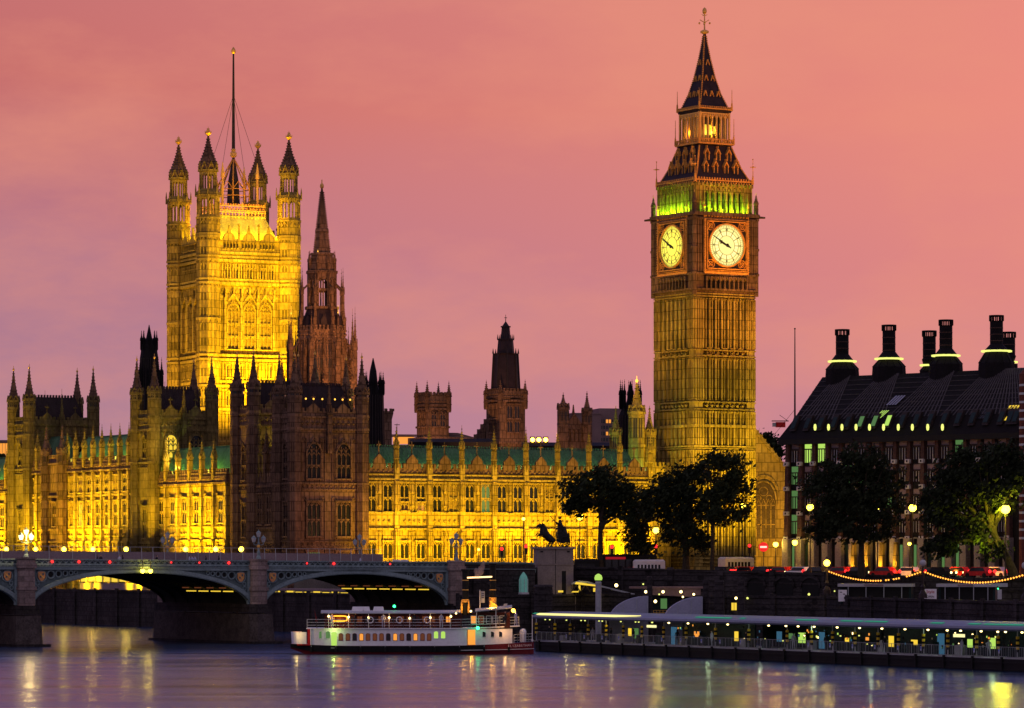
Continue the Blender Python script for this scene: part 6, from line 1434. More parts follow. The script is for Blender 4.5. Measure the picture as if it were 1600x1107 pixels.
# curved shell canopies over the gangways
for px0, px1, top, lb in ((953,1013,933,"left of two dark blue quarter round shell canopies behind the pier"),(1038,1098,934,"right of two dark blue quarter round shell canopies behind the pier")):
    t_ = 9.2; s = pu(px1, -t_); p_ = P0+Vector((PD.x/PL_*s-PD.y/PL_*t_, PD.y/PL_*s+PD.x/PL_*t_, 0)); w = (px1-px0)/F*p_.y; z0, z1 = 1.2, zat(top, p_.y); h = z1-4.2
    o = empty("shell_canopy", p_, 0, lb, "canopy"); b = MB().use(M['canopy']); n = 12
    A = [(-w*math.cos(math.pi/2*i/n) if False else -w*(1-math.sin(math.pi/2*i/n)**1.0)**1.0, 4.0+h*math.sin(math.pi/2*i/n)**.75) for i in range(n+1)]
    A = [(-w+w*(1-math.cos(math.pi/2*i/n))**.9, 4.0+(h+.2)*math.sin(math.pi/2*i/n)**.95) for i in range(n+1)]
    P = [(x, 0, z) for x, z in A]+[(0,0,1.2),(-w,0,1.2)]
    b.prism(P, (0,.12,0)); b.prism([(x,3,z) for x,_,z in P], (0,.12,0))
    for (xa,za),(xb_,zb_) in zip(A, A[1:]): b.hexa([(xa,0,za),(xb_,0,zb_),(xb_,3.1,zb_),(xa,3.1,za),(xa,0,za+.1),(xb_,0,zb_+.1),(xb_,3.1,zb_+.1),(xa,3.1,za+.1)])
    b.build("shell", o); k = MB().use(M['steel']); [k.box(-w+w*q-.04,-w+w*q+.04,-.05,0,1.2,4.0+(h+.1)*math.sin(math.acos(max(0,1-q)))**.95-.1) for q in (.35,.7,.98)]; k.build("frame", o)

for i, px in enumerate((520, 556, 600, 648, 690, 790, 806)):
    x = bpx(px); person((x, BY-2.15, uz(x)+.12), R((0,90,180,20,200,300,60)[i]), "person on the boat's upper deck, "+("under the orange neon scroll", "left of the first lifebuoy", "between the first two lifebuoys", "between the last two lifebuoys", "near the last striped awning lamp", "by the forward saloon", "at the very bow rail")[i], 'coat' if i % 2 else 'shirt')
# steam curling up between the funnels
g = MB(); sm = bpy.data.materials.new("pink steam"); sm.use_nodes = True; nt_ = sm.node_tree; nt_.nodes.remove(nt_.nodes["Principled BSDF"]); pv = nt_.nodes.new("ShaderNodeVolumePrincipled"); pv.inputs["Color"].default_value = (.9,.68,.66,1); pv.inputs["Density"].default_value = .9; nt_.links.new(pv.outputs[0], nt_.nodes["Material Output"].inputs["Volume"]); M['steam'] = sm; g.use(sm)
rs_ = [(747,897,.45),(751,892,.42),(754,886,.33),(756,880,.22),(744,893,.3)]
for px, py, r in rs_: g.ball((bpx(px), BY-.6, bz(py)), r, 10, 7, 1.4)
tag(g.build("steam"), kind="stuff")
# ================================================================ the chimneyed office building
KO = Vector(((1222-CX)/F*560, 560, 0)); KA = R(-44)
kh = empty("chimneyed_office_building", KO, KA, "dark six storey building with brown stone columns, black sloping roof and tall chimneys", "building")
def kx(px, d=0):
    t_ = (px-CX)/F; u = (math.cos(KA), math.sin(KA)); n = (u[1], -u[0]); o = (KO.x+n[0]*d, KO.y+n[1]*d); return (t_*o[1]-o[0])/(u[0]-t_*u[1])
def ky(s, d=0): return KO.y+math.sin(KA)*s-math.cos(KA)*d
def kz(py): return zat(py, ky(kx(1300)))
KL = 50; KD = 34; ze = kz(687); KF = Fr(0,0,0)
b = MB().use(M['black']); b.box(.5, KL, .6, KD, 8, ze-.6); b.box(-.4, KL+.4, -.5, KD+.5, ze-.6, ze+.2); b.use(M['brownst'])
nb = 17; cols = [kx(1229.5)+ (kx(1514)-kx(1229.5))/13.3*i for i in range(nb)]
b.build("wall", kh)
fl = [(690,722),(728,756),(766,794),(804,834)]      # window rows in photo rows
colb = MB().use(M['brownst']); gh = kz(842)
wd_ = .42
colb.hexa([(-wd_,-.25,gh),(wd_,-.25,gh),(wd_,.6,gh),(-wd_,.6,gh),(-.27,0,ze-.6),(.27,0,ze-.6),(.27,.6,ze-.6),(-.27,.6,ze-.6)])
z = gh+.5
while z < ze-1: colb.box(-wd_-.02, wd_+.02, -.28+ (z-gh)*.011, .3, z, z+.05); z += .55
colb.use(M['greyp'])
for py in (724, 763, 802, 842): colb.box(-.4,.4,-.38,.1,kz(py)-.3,kz(py)+.3); 
colb.use(M['black'])
for py in (724, 763, 802, 842): colb.box(-.13,.13,-.4,.1,kz(py)-.15,kz(py)+.15)
colb.use(M['stone_g']); colb.box(-.55,.55,-.5,.6,7,gh); cmesh = colb.mesh("column")
for s in cols: place("column", cmesh, kh, (s,0,0))
sp_ = cols[1]-cols[0]
LIT = {(0,1):'win_g',(0,2):'win_g',(1,0):'win_gd',(2,0):'win_gd',(3,0):'win_gd',(1,4):'win_gd',(1,5):'win_gd',(0,12):'win_gd',(2,7):'win_gd'}
kwm = {}
for mn in ('glass','win_g','win_gd'):
    for j, (a, c_) in enumerate(fl):
        h = kz(a)-kz(c_); g = MB().use(M['iron']); w = sp_*.31
        for u in (-w, w): g.box(u-.05,u+.05,.3,.55,0,h)
        g.box(-w,w,.3,.55,h,h+.08); g.box(-w,w,.28,.55,h*.62,h*.68)
        for q in (-.5,0,.5): g.box(q*w*1.2-.03,q*w*1.2+.03,.36,.52,0,h*.62)
        g.use(M['greyp']); [g.box(q*w*1.2-.05,q*w*1.2+.05,.50,.53,.1,h*.6) for q in (-.75,-.25,.25,.75)] if mn == 'glass' else None
        p_ = MB().use(M[mn]); p_.box(-w,w,.52,.56,0,h); p_.use(M['hoard' if mn == 'glass' else mn]); p_.box(-w+.06,w-.06,.48,.5,h*.7,h*.98); kwm[(mn,j)] = (g.mesh("window"), p_.mesh("pane"))
for i in range(nb-1):
    for j, (a, c_) in enumerate(fl):
        m_ = LIT.get((j, i), 'glass'); o = place("window", kwm[(m_,j)][0], kh, (cols[i]+sp_*.5,0,kz(c_))); place("pane", kwm[(m_,j)][1], o)
    g = MB().use(M['win_gd' if i % 3 != 1 else 'teal']); g.box(cols[i]+.7, cols[i+1]-.7, .4, .5, 8.9, kz(852)); g.use(M['iron']); [g.box(cols[i]+.6+q*(sp_-1.2), cols[i]+.66+q*(sp_-1.2), .3, .42, 8.9, kz(850)) for q in (0,.5,1)]; g.build("shopfront", kh) if i in (0,1,4,8,9,10,11,12) else None
    g = MB().use(M['stone_g']); a2 = arch_pts(sp_-.9, kz(850), .9, 4); g.prism([(cols[i]+sp_*.5+u, -.2, z) for u, z in a2]+[(cols[i+1]-.3,-.2,gh),(cols[i]+.3,-.2,gh)], (0,.5,0)); g.build("ground_arch", kh)
# roof: two slopes with standing seams, hipped at the left
b = MB().use(M['slate2']); zm, zr = kz(655), kz(583)
HX = kx(1285,-9)
RP = [(-.4,-.5,ze+.2),(KL,-.5,ze+.2),(KL,KD,ze+.2),(-.4,KD,ze+.2)]; RM = [(1.0,1.3,zm),(KL,1.3,zm),(KL,KD-1.3,zm),(1.0,KD-1.3,zm)]; RR = [(HX,9,zr),(KL,9,zr),(KL,KD-9,zr),(HX,KD-9,zr)]
for A, B in ((RP,RM),(RM,RR)):
    for i in range(4): j = (i+1) % 4; b.face([A[i],A[j],B[j],B[i]])
b.face(RR)
def seam(x0, x1, w=.09): # from the mansard break to the ridge
    b.hexa([(x0-w,1.2,zm),(x0+w,1.2,zm),(x0+w,1.5,zm),(x0-w,1.5,zm),(x1-w,8.9,zr+.1),(x1+w,8.9,zr+.1),(x1+w,9.2,zr),(x1-w,9.2,zr)])
CH = [1316, 1389, 1478, 1557]
b.use(mat("roof seam", (.065,.055,.06), .6, .3, 1))
chs = [kx(px, -9) for px in CH]
x = 1.8
while x < KL-1:
    cx_ = min(chs, key=lambda q: abs(q-x)); seam(x, max(HX, cx_+(x-cx_)*.35)); x += .75
for q in range(1, 9):
    z_ = zm+(zr-zm)*q/9; y_ = 1.3+7.7*q/9; x0q = 1.0+(HX-1.0)*q/9; b.hexa([(x0q,y_-.06,z_-.02),(KL,y_-.06,z_-.02),(KL,y_+.06,z_),(x0q,y_+.06,z_),(x0q,y_-.06,z_+.06),(KL,y_-.06,z_+.06),(KL,y_+.06,z_+.09),(x0q,y_+.06,z_+.09)])
b.use(M['slate2'])
for py in (648, 640): b.box(-.1, KL, .2 if py == 648 else .7, .35 if py == 648 else .9, kz(py)-3.2, kz(py)-3.1)
b.build("roof", kh)
# dormer windows on the lower slope, oval lamps at the eaves
for i in range(nb+1):
    s = cols[0]+sp_*i+sp_*.4 if i < nb else cols[-1]
    m_ = {5:'win_gd',6:'win_gd',7:'win_g'}.get(i, 'teal')
    if s > KL-1: continue
    g = MB().use(M['iron']); g.hexa([(s-.5,-.1,kz(672)),(s+.5,-.1,kz(672)),(s+.5,.6,kz(672)),(s-.5,.6,kz(672)),(s-.5,1.1,kz(648)),(s+.5,1.1,kz(648)),(s+.5,1.6,kz(648)),(s-.5,1.6,kz(648))]); d = g.build("dormer", kh)
    g = MB().use(M[m_]); g.hexa([(s-.38,-.06,kz(668)),(s+.38,-.06,kz(668)),(s+.38,0,kz(668)),(s-.38,0,kz(668)),(s-.38,.86,kz(652)),(s+.38,.86,kz(652)),(s+.38,.9,kz(652)),(s-.38,.9,kz(652))]); g.build("pane", d)
for px in (1274,1295,1316,1338,1359,1381,1404,1426,1450,1473):
    s = kx(px, .55); zz = zat(668, ky(s,.55)); g = MB().use(M['iron']); g.box(s-.1,s+.1,-.5,.2,zz-.05,zz+.05); ol = g.build("eaves_lamp", kh); g = MB().use(M['ring']); g.lathe(s,-.62,[(.02,zz-.5),(.16,zz-.4),(.22,zz),(.16,zz+.4),(.02,zz+.5)],10); g.build("lens", ol)
for a, c_, p0, p1, m_ in ((1378,1395,633,618,'canopy'),(1374,1386,654,642,'win_g'),(1536,1552,655,640,'glass'),(1572,1590,658,634,'win_y')):
    s0, s1 = kx(a,-2.5), kx(c_,-2.5); yk = ky(s0,-2.5); z0, z1 = zat(p0,yk), zat(p1,yk); fy = lambda z: 1.3+7.7*(z-zm)/(zr-zm)-.15 if z > zm else -.5+1.8*(z-ze-.2)/(zm-ze-.2)-.15
    g = MB().use(M[m_]); g.hexa([(s0,fy(z0),z0),(s1,fy(z0),z0),(s1,fy(z0)+.1,z0),(s0,fy(z0)+.1,z0),(s0+.6,fy(z1),z1),(s1+.6,fy(z1),z1),(s1+.6,fy(z1)+.1,z1),(s0+.6,fy(z1)+.1,z1)]); g.use(M['iron'])
    for q in (0,.25,.5,.75,1): x_ = s0+(s1-s0)*q; g.hexa([(x_-.06,fy(z0)-.06,z0),(x_+.06,fy(z0)-.06,z0),(x_+.06,fy(z0)+.1,z0),(x_-.06,fy(z0)+.1,z0),(x_+.54,fy(z1)-.06,z1),(x_+.66,fy(z1)-.06,z1),(x_+.66,fy(z1)+.1,z1),(x_+.54,fy(z1)+.1,z1)])
    g.build("roof_light", kh)
# chimneys
for px, top, base, ring, hwid, dd in ((1316,515,588,565,26,10),(1389,508,584,561,26,10),(1452,517,590,571,15,20),(1478,500,580,556,26,10),(1557,493,578,549,28,10),(1576,519,580,566,14,20)):
    s = kx(px, -dd); yk = ky(s, -dd); Z = lambda p_: zat(p_, yk); r = hwid/F*yk; rs = 10.2/F*yk
    g = MB().use(M['slate2']); g.lathe(s, dd, [(r*1.08, Z(base+22)),(r, Z(base-10)),(r*.66, Z(ring+3)),(r*.66, Z(ring-2)),(rs*1.15, Z(ring-9)),(rs, Z(ring-11)),(rs, Z(top+10)),(rs*1.12, Z(top+9))], 12)
    for i in range(12): a = math.pi/6*i; g.tube((s+r*math.cos(a),dd+r*math.sin(a),Z(base-10)),(s+r*.66*math.cos(a),dd+r*.66*math.sin(a),Z(ring+3)),.1,.08,4); g.box(s+rs*1.05*math.cos(a)-.07,s+rs*1.05*math.cos(a)+.07,dd+rs*1.05*math.sin(a)-.07,dd+rs*1.05*math.sin(a)+.07,Z(top+9),Z(top+1))
    g.fru(s,dd,Z(top+2),Z(top),rs*1.15,rs*1.15,12); g.use(M['brownst']); 
    for p_ in (20, 30, 40): 
        if top+p_ < ring-12: g.fru(s,dd,Z(top+p_)-.06,Z(top+p_)+.06,rs*1.03,rs*1.03,12)
    ch = g.build("chimney", kh); k = MB().use(M['ring'])
    for i in range(14): a = 2*math.pi*(i+.5)/14; rr_ = r*.70; k.box(s+rr_*math.cos(a)-.3,s+rr_*math.cos(a)+.3,dd+rr_*math.sin(a)-.3,dd+rr_*math.sin(a)+.3,Z(ring+1.6),Z(ring-1.2))
    k.build("ring_light", ch)
# uplights on the ground floor columns
for px in (1334, 1355, 1378, 1400):
    s = kx(px, .4); p_ = KO+Vector((math.cos(KA)*s+math.sin(KA)*1.7, math.sin(KA)*s-math.cos(KA)*1.7, 9.5)); g = MB().use(M['stone']); g.taper(s-.45,s+.45,-.75,-.05,8.8,kz(848),.2,.1); g.build("splayed_column", kh); flood(p_, p_+Vector((math.sin(-KA)*.9,math.cos(KA)*.9,3)), 1500, (1,.55,.06), 90, .9, .1)
g = MB().use(M['iron']); p_ = at(1242, 640, 566); t = empty("flagpole", p_, 0, "bare slender black flagpole above the left end of the chimneyed roof", "flagpole"); g.tube((0,0,-4),(0,0,zat(514,566)-p_.z),.16,.07,6); g.ball((0,0,zat(514,566)-p_.z),.14,6,4); g.tube((0,0,0),(-3.2,1,-4),.03,.03,3); g.build("pole", t)
t = empty("scaffold_boom", at(1218, 665, 575), 0, "small red and white boom sticking out beyond the left eaves of the chimneyed building", "boom"); g = MB().use(M['red']); g.box(-.6,.9,-.2,.2,-.3,.5); g.use(M['greyp']); g.box(-1.1,-.5,-.2,.2,-.2,.4); g.use(M['iron']); g.box(-1.2,1.4,-.1,.1,.6,.75); g.tube((1.4,0,.6),(0,0,1.6),.05,.05,4); g.build("arm", t)
# brick and stone striped neighbour at the right edge
p_ = at(1597, 880, 505); t = empty("striped_brick_building", (p_.x, p_.y, 0), R(-30), "red brick building with pale stone bands at the right edge of the photo", "building"); g = MB().use(M['brick']); g.box(0,9,0,8,5,zat(590,505)); g.fru(.4,.4,5,zat(585,505),.9,.9,12); g.fru(.4,.4,zat(585,505),zat(576,505),.9,.2,12); g.use(M['greyp']); z = 14
while z < zat(595,505): g.fru(.4,.4,z,z+.3,.93,.93,12); g.box(-.03,9,-.03,8,z,z+.3); z += 1.15
g.build("wall", t)

# ================================================================ gabled hall right of the clock tower
Y = 672; x0_, x1_ = (1176-CX)/F*Y, (1224-CX)/F*Y; t = empty("gabled_hall", (x0_, Y, 0), 0, "floodlit stone gable with a great traceried window between the clock tower and the office building", "hall"); w = (x1_-x0_)*1.0
f = Fr(0,0,0); g = MB().use(M['stone']); P = [(-4,0,8),(w+.6,0,8),(w+.6,0,zat(735,Y)),(.3,0,zat(672,Y)),(-4,0,zat(735,Y))]; g.prism(P, (0,9,0))
g.bar(f, (w+.9,zat(737,Y)), (.3,zat(671,Y)), .55, -9, .35)
for k in range(9): u, z = w+.6-(w+.3)*k/9, zat(735,Y)+(zat(672,Y)-zat(735,Y))*k/9; g.box(u-.18,u+.18,-.3,.3,z+.2,z+.75)
g.w(f, -1, w+.6, 0, .3, zat(846,Y), zat(842,Y)); cxw = (1193-CX)/F*Y-x0_; W = 4.4
A = arch_pts(W, zat(790,Y), 4.2, 8)
for ww, dd in ((1.0,.3),(1.25,.2)):
    B = arch_pts(W*ww+.5, zat(790,Y), 4.2*ww+.3, 8); C = arch_pts(W*ww, zat(790,Y), 4.2*ww, 8)
    for i in range(len(B)-1): q4 = [C[i],C[i+1],B[i+1],B[i]]; g.hexa([f.p(cxw+u,0,z) for u,z in q4]+[f.p(cxw+u,dd,z) for u,z in q4])
g.build("wall", t)
k = MB().use(M['stone']); n = 5
for i in range(n+1): u = cxw-W/2+W*i/n; k.w(f,u-.09,u+.09,0,.2,zat(844,Y),zat(790,Y))
for z in (zat(820,Y), zat(790,Y)): k.w(f,cxw-W/2,cxw+W/2,0,.2,z-.1,z+.1)
for i in range(n): u = cxw-W/2+W*(i+.5)/n; k.bar(f,(u-.44,zat(790,Y)),(u,zat(780,Y)),.12,0,.2); k.bar(f,(u+.44,zat(790,Y)),(u,zat(780,Y)),.12,0,.2); 
for cu, cz, r in ((0,2.5,.8),(-1.0,1.3,.55),(1.0,1.3,.55)):
    for i in range(10): a0, a1 = .628*i, .628*(i+1); k.bar(f,(cxw+cu+r*math.cos(a0),zat(790,Y)+cz+r*math.sin(a0)),(cxw+cu+r*math.cos(a1),zat(790,Y)+cz+r*math.sin(a1)),.14,0,.2)
wn = k.build("great_window", t); k = MB().use(mat("dim stained glass", (.10,.07,.03), .4, .3, 1)); k.prism([f.p(cxw+u,.03,z) for u, z in [(-W/2,zat(844,Y)),(W/2,zat(844,Y))]+list(reversed(A))], (0,-.03,0)); k.build("pane", wn)

# ================================================================ statue on its plinth
PY = 528; pl = empty("plinth", (at(865,880,PY).x, PY+2.2, 0), R(8), "big pale granite plinth carrying the chariot statue at the end of the bridge", "plinth"); w = 2.55; zt_ = zat(855,PY)
g = MB().use(mat("pale plinth granite", (.23,.19,.185), .85, .25, .6)); g.box(-w,w,-2,2,4,zt_-.3); g.box(-w-.25,w+.25,-2.25,2.25,zt_-.3,zt_); g.box(-w-.08,w+.08,-2.08,2.08,zt_-2.55,zt_-2.35); g.box(-w-.3,w+.3,-2.3,2.3,4,6); g.use(M['black']); g.box(.9,1.5,-2.02,-1.98,6.1,zt_-3.4); g.box(-.04,.04,-2.015,-1.98,6,zt_-.3); g.box(1.6,2.0,-2.3,-2.24,zt_-.75,zt_-.55); g.box(-2.2,-1.8,-2.3,-2.24,zt_-.75,zt_-.55); g.build("block", pl)
st = empty("chariot_statue", (pl.location.x-.1, pl.location.y, zt_), R(8), "dark bronze statue of a spear raising woman in a chariot behind two rearing horses", "statue"); S = 1.0
for yy, dx in ((-.55,0),(.55,-.25)):
    pts = [(-.35,0,1.3),(-.8,0,1.65),(-1.15,0,2.1),(-1.28,0,2.65),(-1.4,0,3.15),(-1.75,0,3.05),(-2.1,0,2.7),(-.1,0,1.05),(.15,.15,.7),(-.15,.18,.38),(-.05,.2,.03),(.1,-.15,.65),(-.2,-.18,.36),(-.1,-.2,.03),(-1.35,.16,1.65),(-1.85,.2,1.6),(-2.0,.2,1.2),(-1.35,-.16,1.7),(-1.95,-.2,1.9),(-2.25,-.2,1.55),(.1,0,1.3),(.3,0,1.0),(.35,0,.6)]
    ed = [(0,1),(1,2),(2,3),(3,4),(4,5),(5,6),(0,7),(7,8),(8,9),(9,10),(7,11),(11,12),(12,13),(2,14),(14,15),(15,16),(2,17),(17,18),(18,19),(7,20),(20,21),(21,22)]
    rad = [.40,.42,.44,.33,.24,.2,.13,.38,.2,.1,.08,.2,.1,.08,.17,.1,.07,.17,.1,.07,.1,.12,.05]
    o = skin("horse", [(x*.92+dx-.1,y+yy,z*1.02) for x,y,z in pts], ed, rad, 'bronze', st); k = MB().use(M['bronze']); k.prism([(-1.1+dx,yy-.04,2.2),(-1.4+dx,yy-.04,2.9),(-1.6+dx,yy-.04,3.4),(-1.25+dx,yy-.04,3.25),(-.95+dx,yy-.04,2.6)],(0,.08,0)); [k.tube((-1.6+dx,yy+s*.1,3.15),(-1.58+dx,yy+s*.12,3.48),.05,.02,4) for s in (-1,1)]; k.build("mane", o)
o = skin("woman", [(.55,0,.9),(.55,0,1.7),(.52,0,2.5),(.5,0,3.05),(.48,0,3.35),(.46,0,3.68),(.5,-.4,2.95),(.15,-.6,3.1),(-.25,-.6,3.35),(.5,.4,2.95),(.3,.65,2.5),(-.1,.5,2.4),(.85,0,2.6),(1.0,0,1.7)], [(0,1),(1,2),(2,3),(3,4),(4,5),(3,6),(6,7),(7,8),(3,9),(9,10),(10,11),(3,12),(12,13)], [.66,.62,.54,.46,.2,.25,.22,.17,.12,.22,.17,.12,.45,.5], 'bronze', st); o.location.x = .55; o.scale = (1,1,1.06)
k = MB().use(M['bronze']); k.tube((.1,-.6,2.95),(-1.0,-.62,4.15),.06,.04,5); k.build("spear", o); k = MB().use(M['bronze']); k.lathe(.46,0,[(.22,3.78),(.25,3.92),(.18,4.02)],8); [k.tube((.46+.2*math.cos(a),.2*math.sin(a),3.88),(.46+.23*math.cos(a),.23*math.sin(a),4.12),.05,.02,4) for a in (0,1.05,2.1,3.14,4.2,5.2)]; k.build("crown", o)
for dx, dy, h in ((1.7,-.45,.4),(1.95,.4,.1)): skin("daughter", [(dx,dy,.7),(dx+.05,dy,1.3),(dx,dy,2.0+h),(dx-.05,dy,2.3+h),(dx-.05,dy,2.6+h),(dx-.25,dy-.2,1.9),(dx-.5,dy-.2,1.7)], [(0,1),(1,2),(2,3),(3,4),(2,5),(5,6)], [.46,.42,.36,.14,.2,.15,.1], 'bronze', st)
k = MB().use(M['bronze']); k.hexa([(.75,-.85,.6),(2.35,-.85,.6),(2.35,.85,.6),(.75,.85,.6),(.55,-.95,2.1),(2.3,-.95,1.9),(2.3,.95,1.9),(.55,.95,2.1)]); k.tube((.8,0,.9),(-1.0,0,1.4),.07,.07,5); k.box(-1.2,2.3,-.9,.9,0,.06); k.build("chariot", st)
for yy in (-1.0, 1.0):
    k = MB().use(M['bronze'])
    for i in range(16): a0, a1 = 2*math.pi*i/16, 2*math.pi*(i+1)/16; k.tube((1.6+.72*math.cos(a0),yy,.74+.72*math.sin(a0)),(1.6+.72*math.cos(a1),yy,.74+.72*math.sin(a1)),.07,.07,5)
    for i in range(8): a = math.pi/4*i; k.tube((1.6,yy,.74),(1.6+.7*math.cos(a),yy,.74+.7*math.sin(a)),.04,.04,4)
    k.build("wheel", st)
# ================================================================ stairs, kiosk and canopy at the quay
g = MB().use(M['wallst']); fr = Fr(-6.2, 517.0, math.atan2(3.5, 9.5)); z = lambda p_: zat(p_, 519)
g.prism([fr.p(.8,0,z(905)), fr.p(2.6,0,z(903)), fr.p(6.8,0,z(929)), fr.p(10.2,0,z(929)), fr.p(10.2,0,z(935)), fr.p(6.4,0,z(935)), fr.p(2.4,0,z(910)), fr.p(.8,0,z(911))], fr.p(0,.5,0)-fr.p(0,0,0)); g.use(M['tide']); g.prism([fr.p(.8,0,z(911)), fr.p(2.4,0,z(910)), fr.p(6.4,0,z(935)), fr.p(10.2,0,z(935)), fr.p(10.2,0,3), fr.p(.8,0,3)], fr.p(0,.38,0)-fr.p(0,0,0))
t = g.build("stair_balustrade"); tag(t, "stone balustrade of a stair stepping down to the quay beside the bridge end", "balustrade")
p_ = at(818, 926, 521); t = empty("glass_cupola", p_, R(10), "pale green glazed cupola standing on the quay wall left of the plinth", "cupola"); g = MB().use(mat("green glazed panel", (.12,.28,.25), .3, .2, 1, emit=(.10,.30,.26), es=.35)); hh = zat(894,521)-p_.z; g.lathe(0,0,[(.62,0),(.62,hh*.62),(.5,hh*.78),(.18,hh*.95),(.03,hh)],8); g.build("glazing", t); k = MB().use(M['greyp'])
for i in range(8): a = math.pi/4*i; k.tube((.64*math.cos(a),.64*math.sin(a),0),(.64*math.cos(a),.64*math.sin(a),hh*.62),.04,.04,4); k.tube((.64*math.cos(a),.64*math.sin(a),hh*.62),(.03*math.cos(a),.03*math.sin(a),hh),.04,.03,4)
k.fru(0,0,-.3,.02,.8,.75,8); k.build("frame", t)
PCY = 527; t = empty("pier_canopy", at(893, 926, PCY), 0, "low aerofoil canopy with yellow lit truss over the pier entrance, right of the plinth", "canopy"); sx = lambda p_: (p_-893)/F*PCY; sz = lambda p_: (926-p_)/F*PCY
k = MB().use(M['steel']); P = [(893,911),(905,908),(920,909),(935,914),(955,919),(992,928)]
for (a,za),(c_,zc_) in zip(P,P[1:]): k.hexa([(sx(a),0,sz(za+3)),(sx(c_),0,sz(zc_+2)),(sx(c_),5,sz(zc_+2)),(sx(a),5,sz(za+3)),(sx(a),0,sz(za)),(sx(c_),0,sz(zc_)),(sx(c_),5,sz(zc_)),(sx(a),5,sz(za))])
k.build("roof", t); k = MB().use(M['iron'])
for p0, p1 in ((893,900),(907,900),(907,915),(922,915),(922,930),(935,930)): k.tube((sx(p0),.2,sz(925)),(sx(p1),.2,sz(914)),.09,.09,5)
k.build("truss", t); k = MB().use(M['win_y']); k.hexa([(sx(898),-.02,sz(913)),(sx(934),-.02,sz(917)),(sx(934),.0,sz(917)),(sx(898),.0,sz(913)),(sx(900),-.02,sz(909.5)),(sx(930),-.02,sz(914)),(sx(930),0,sz(914)),(sx(900),0,sz(909.5))]); k.box(sx(872),sx(880),.3,.4,sz(926),sz(923)); k.box(sx(893),sx(904),.3,.4,sz(926),sz(924)); k.box(sx(904),sx(907),.3,.4,sz(924),sz(915)); k.box(sx(927),sx(932),.5,.6,sz(925),sz(919)); k.build("glow_strip", t); point((t.location.x+1.5, PCY-1, t.location.z+.8), 60, (1,.75,.1), .2)
# pier building between the shell canopies: soffit with lamps, doorway, rail
t = empty("pier_ticket_hall", at(1020, 930, 512), 0, "dark low ticket hall with a lamp lit brown soffit behind the shell canopies", "building"); sx = lambda p_: (p_-1020)/F*512; sz = lambda p_: (930-p_)/F*512
k = MB().use(M['office']); k.box(sx(985),sx(1100),0,6,sz(920),sz(917)); k.hexa([(sx(1020),.2,sz(930)),(sx(1095),.2,sz(934)),(sx(1095),5,sz(934)),(sx(1020),5,sz(930)),(sx(1020),.2,sz(920)),(sx(1095),.2,sz(920)),(sx(1095),5,sz(920)),(sx(1020),5,sz(920))]); k.build("soffit", t); k = MB().use(M['teal']); k.box(sx(1020),sx(1050),4,4.3,sz(962),sz(930)); k.use(M['win_gd']); k.box(sx(1034),sx(1044),3.9,4,sz(952),sz(936)); k.build("doorway", t); rail("railing", t, [(sx(1021),0,sz(964)),(sx(1046),0,sz(964))], sz(954)-sz(964), .4, 'gold')
for i, (px, py, m, r) in enumerate(((1009,925,'lampw',.2),(1036,925,'lampw',.2),(1064,925,'lampw',.2),(1084,929,'lampw',.16),(1030,929,'ring',.12),(1067,933,'lampw',.13),(1095,934,'ring',.13),(1024,940,'lampw',.22),(1005,913,'ring',.12),(1150,935,'lampw',.18),(1168,935,'ring',.16),(1264,929,'ring',.17),(963,915,'lampw',.24),(1304,924,'ring',.1))):
    Yq = (511 if px < 1100 else 504 if px < 1200 else 492); p_ = at(px, py, Yq); t = empty("quay_lamp", p_, 0, None, "wall lamp"); k = MB().use(M['iron']); k.tube((0,.1,r),(0,.5,r+.25),.05,.05,4); k.build("bracket", t); k = MB().use(M[m]); k.ball((0,0,0),r,8,6); k.build("globe", t)
    t["label"] = ("white lamp above the left shell canopy", "white lamp on the brown soffit, nearest the dark slim pile", "white lamp at the middle of the brown soffit", "white lamp at the right end of the brown soffit", "tiny yellow lamp at the left end of the brown soffit", "small lamp just above the right shell canopy's crown", "small lamp at the top right corner of the right shell canopy", "flaring lamp low beside the dark slim pile", "tiny lamp high on the wall above the left shell canopy", "warm lamp between the two dark piles under the arches", "paler lamp right of the warm one under the arches", "single yellow lamp on the long blank quay wall", "yellow lantern hanging over the sloping canopy", "tiny lamp left of the first kiosk")[i]
for px, py in ((1127,942),(1147,948)): p_ = at(px, py, 505); k = MB().use(M['win_y' if px == 1147 else 'win_gd']); k.box(-.35,.35,0,.1,-.5,.5); k.use(M['iron']); k.box(-.42,.42,-.01,.05,.5,.6); k.box(-.03,.03,-.02,.05,-.5,.5); o = k.build("lit_noticeboard", None, p_); tag(o, "small lit notice panel on the quay wall, " + ("right of the thick dark pile" if px == 1127 else "left of the warm wall lamp"), "notice board")

# ================================================================ kiosks on the promenade
def kiosk(px0, px1, Yk, label, signs):
    p_ = at(px0, 880, Yk); w = (px1-px0)/F*Yk; t = empty("promenade_kiosk", (p_.x, Yk, 5.45), R(-12), label, "kiosk"); h = zat(911, Yk)-5.45; w /= .97
    k = MB().use(M['teal']); k.box(0,w,.3,3,0,h-.2); k.use(M['black']); k.box(.3,w-.3,.25,.35,.8,h-.6); k.build("cabin", t); k = MB().use(M['greyp']); k.box(-.2,w+.2,-.5,3.2,h-.5,h-.12); k.use(M['hoard']); k.box(w*.35,w*.62,-.53,-.5,h-.44,h-.16); k.build("fascia", t)
    for i in range(4): q = MB().use(M['steel']); q.box(w*(i+.5)/4-.05,w*(i+.5)/4+.05,-.4,-.3,0,h-.5); q.build("post", t)
    return t, w, h
t, w, h = kiosk(1312, 1420, 486, "longer promenade kiosk with a white fascia and a plain white board at its left end", 0)
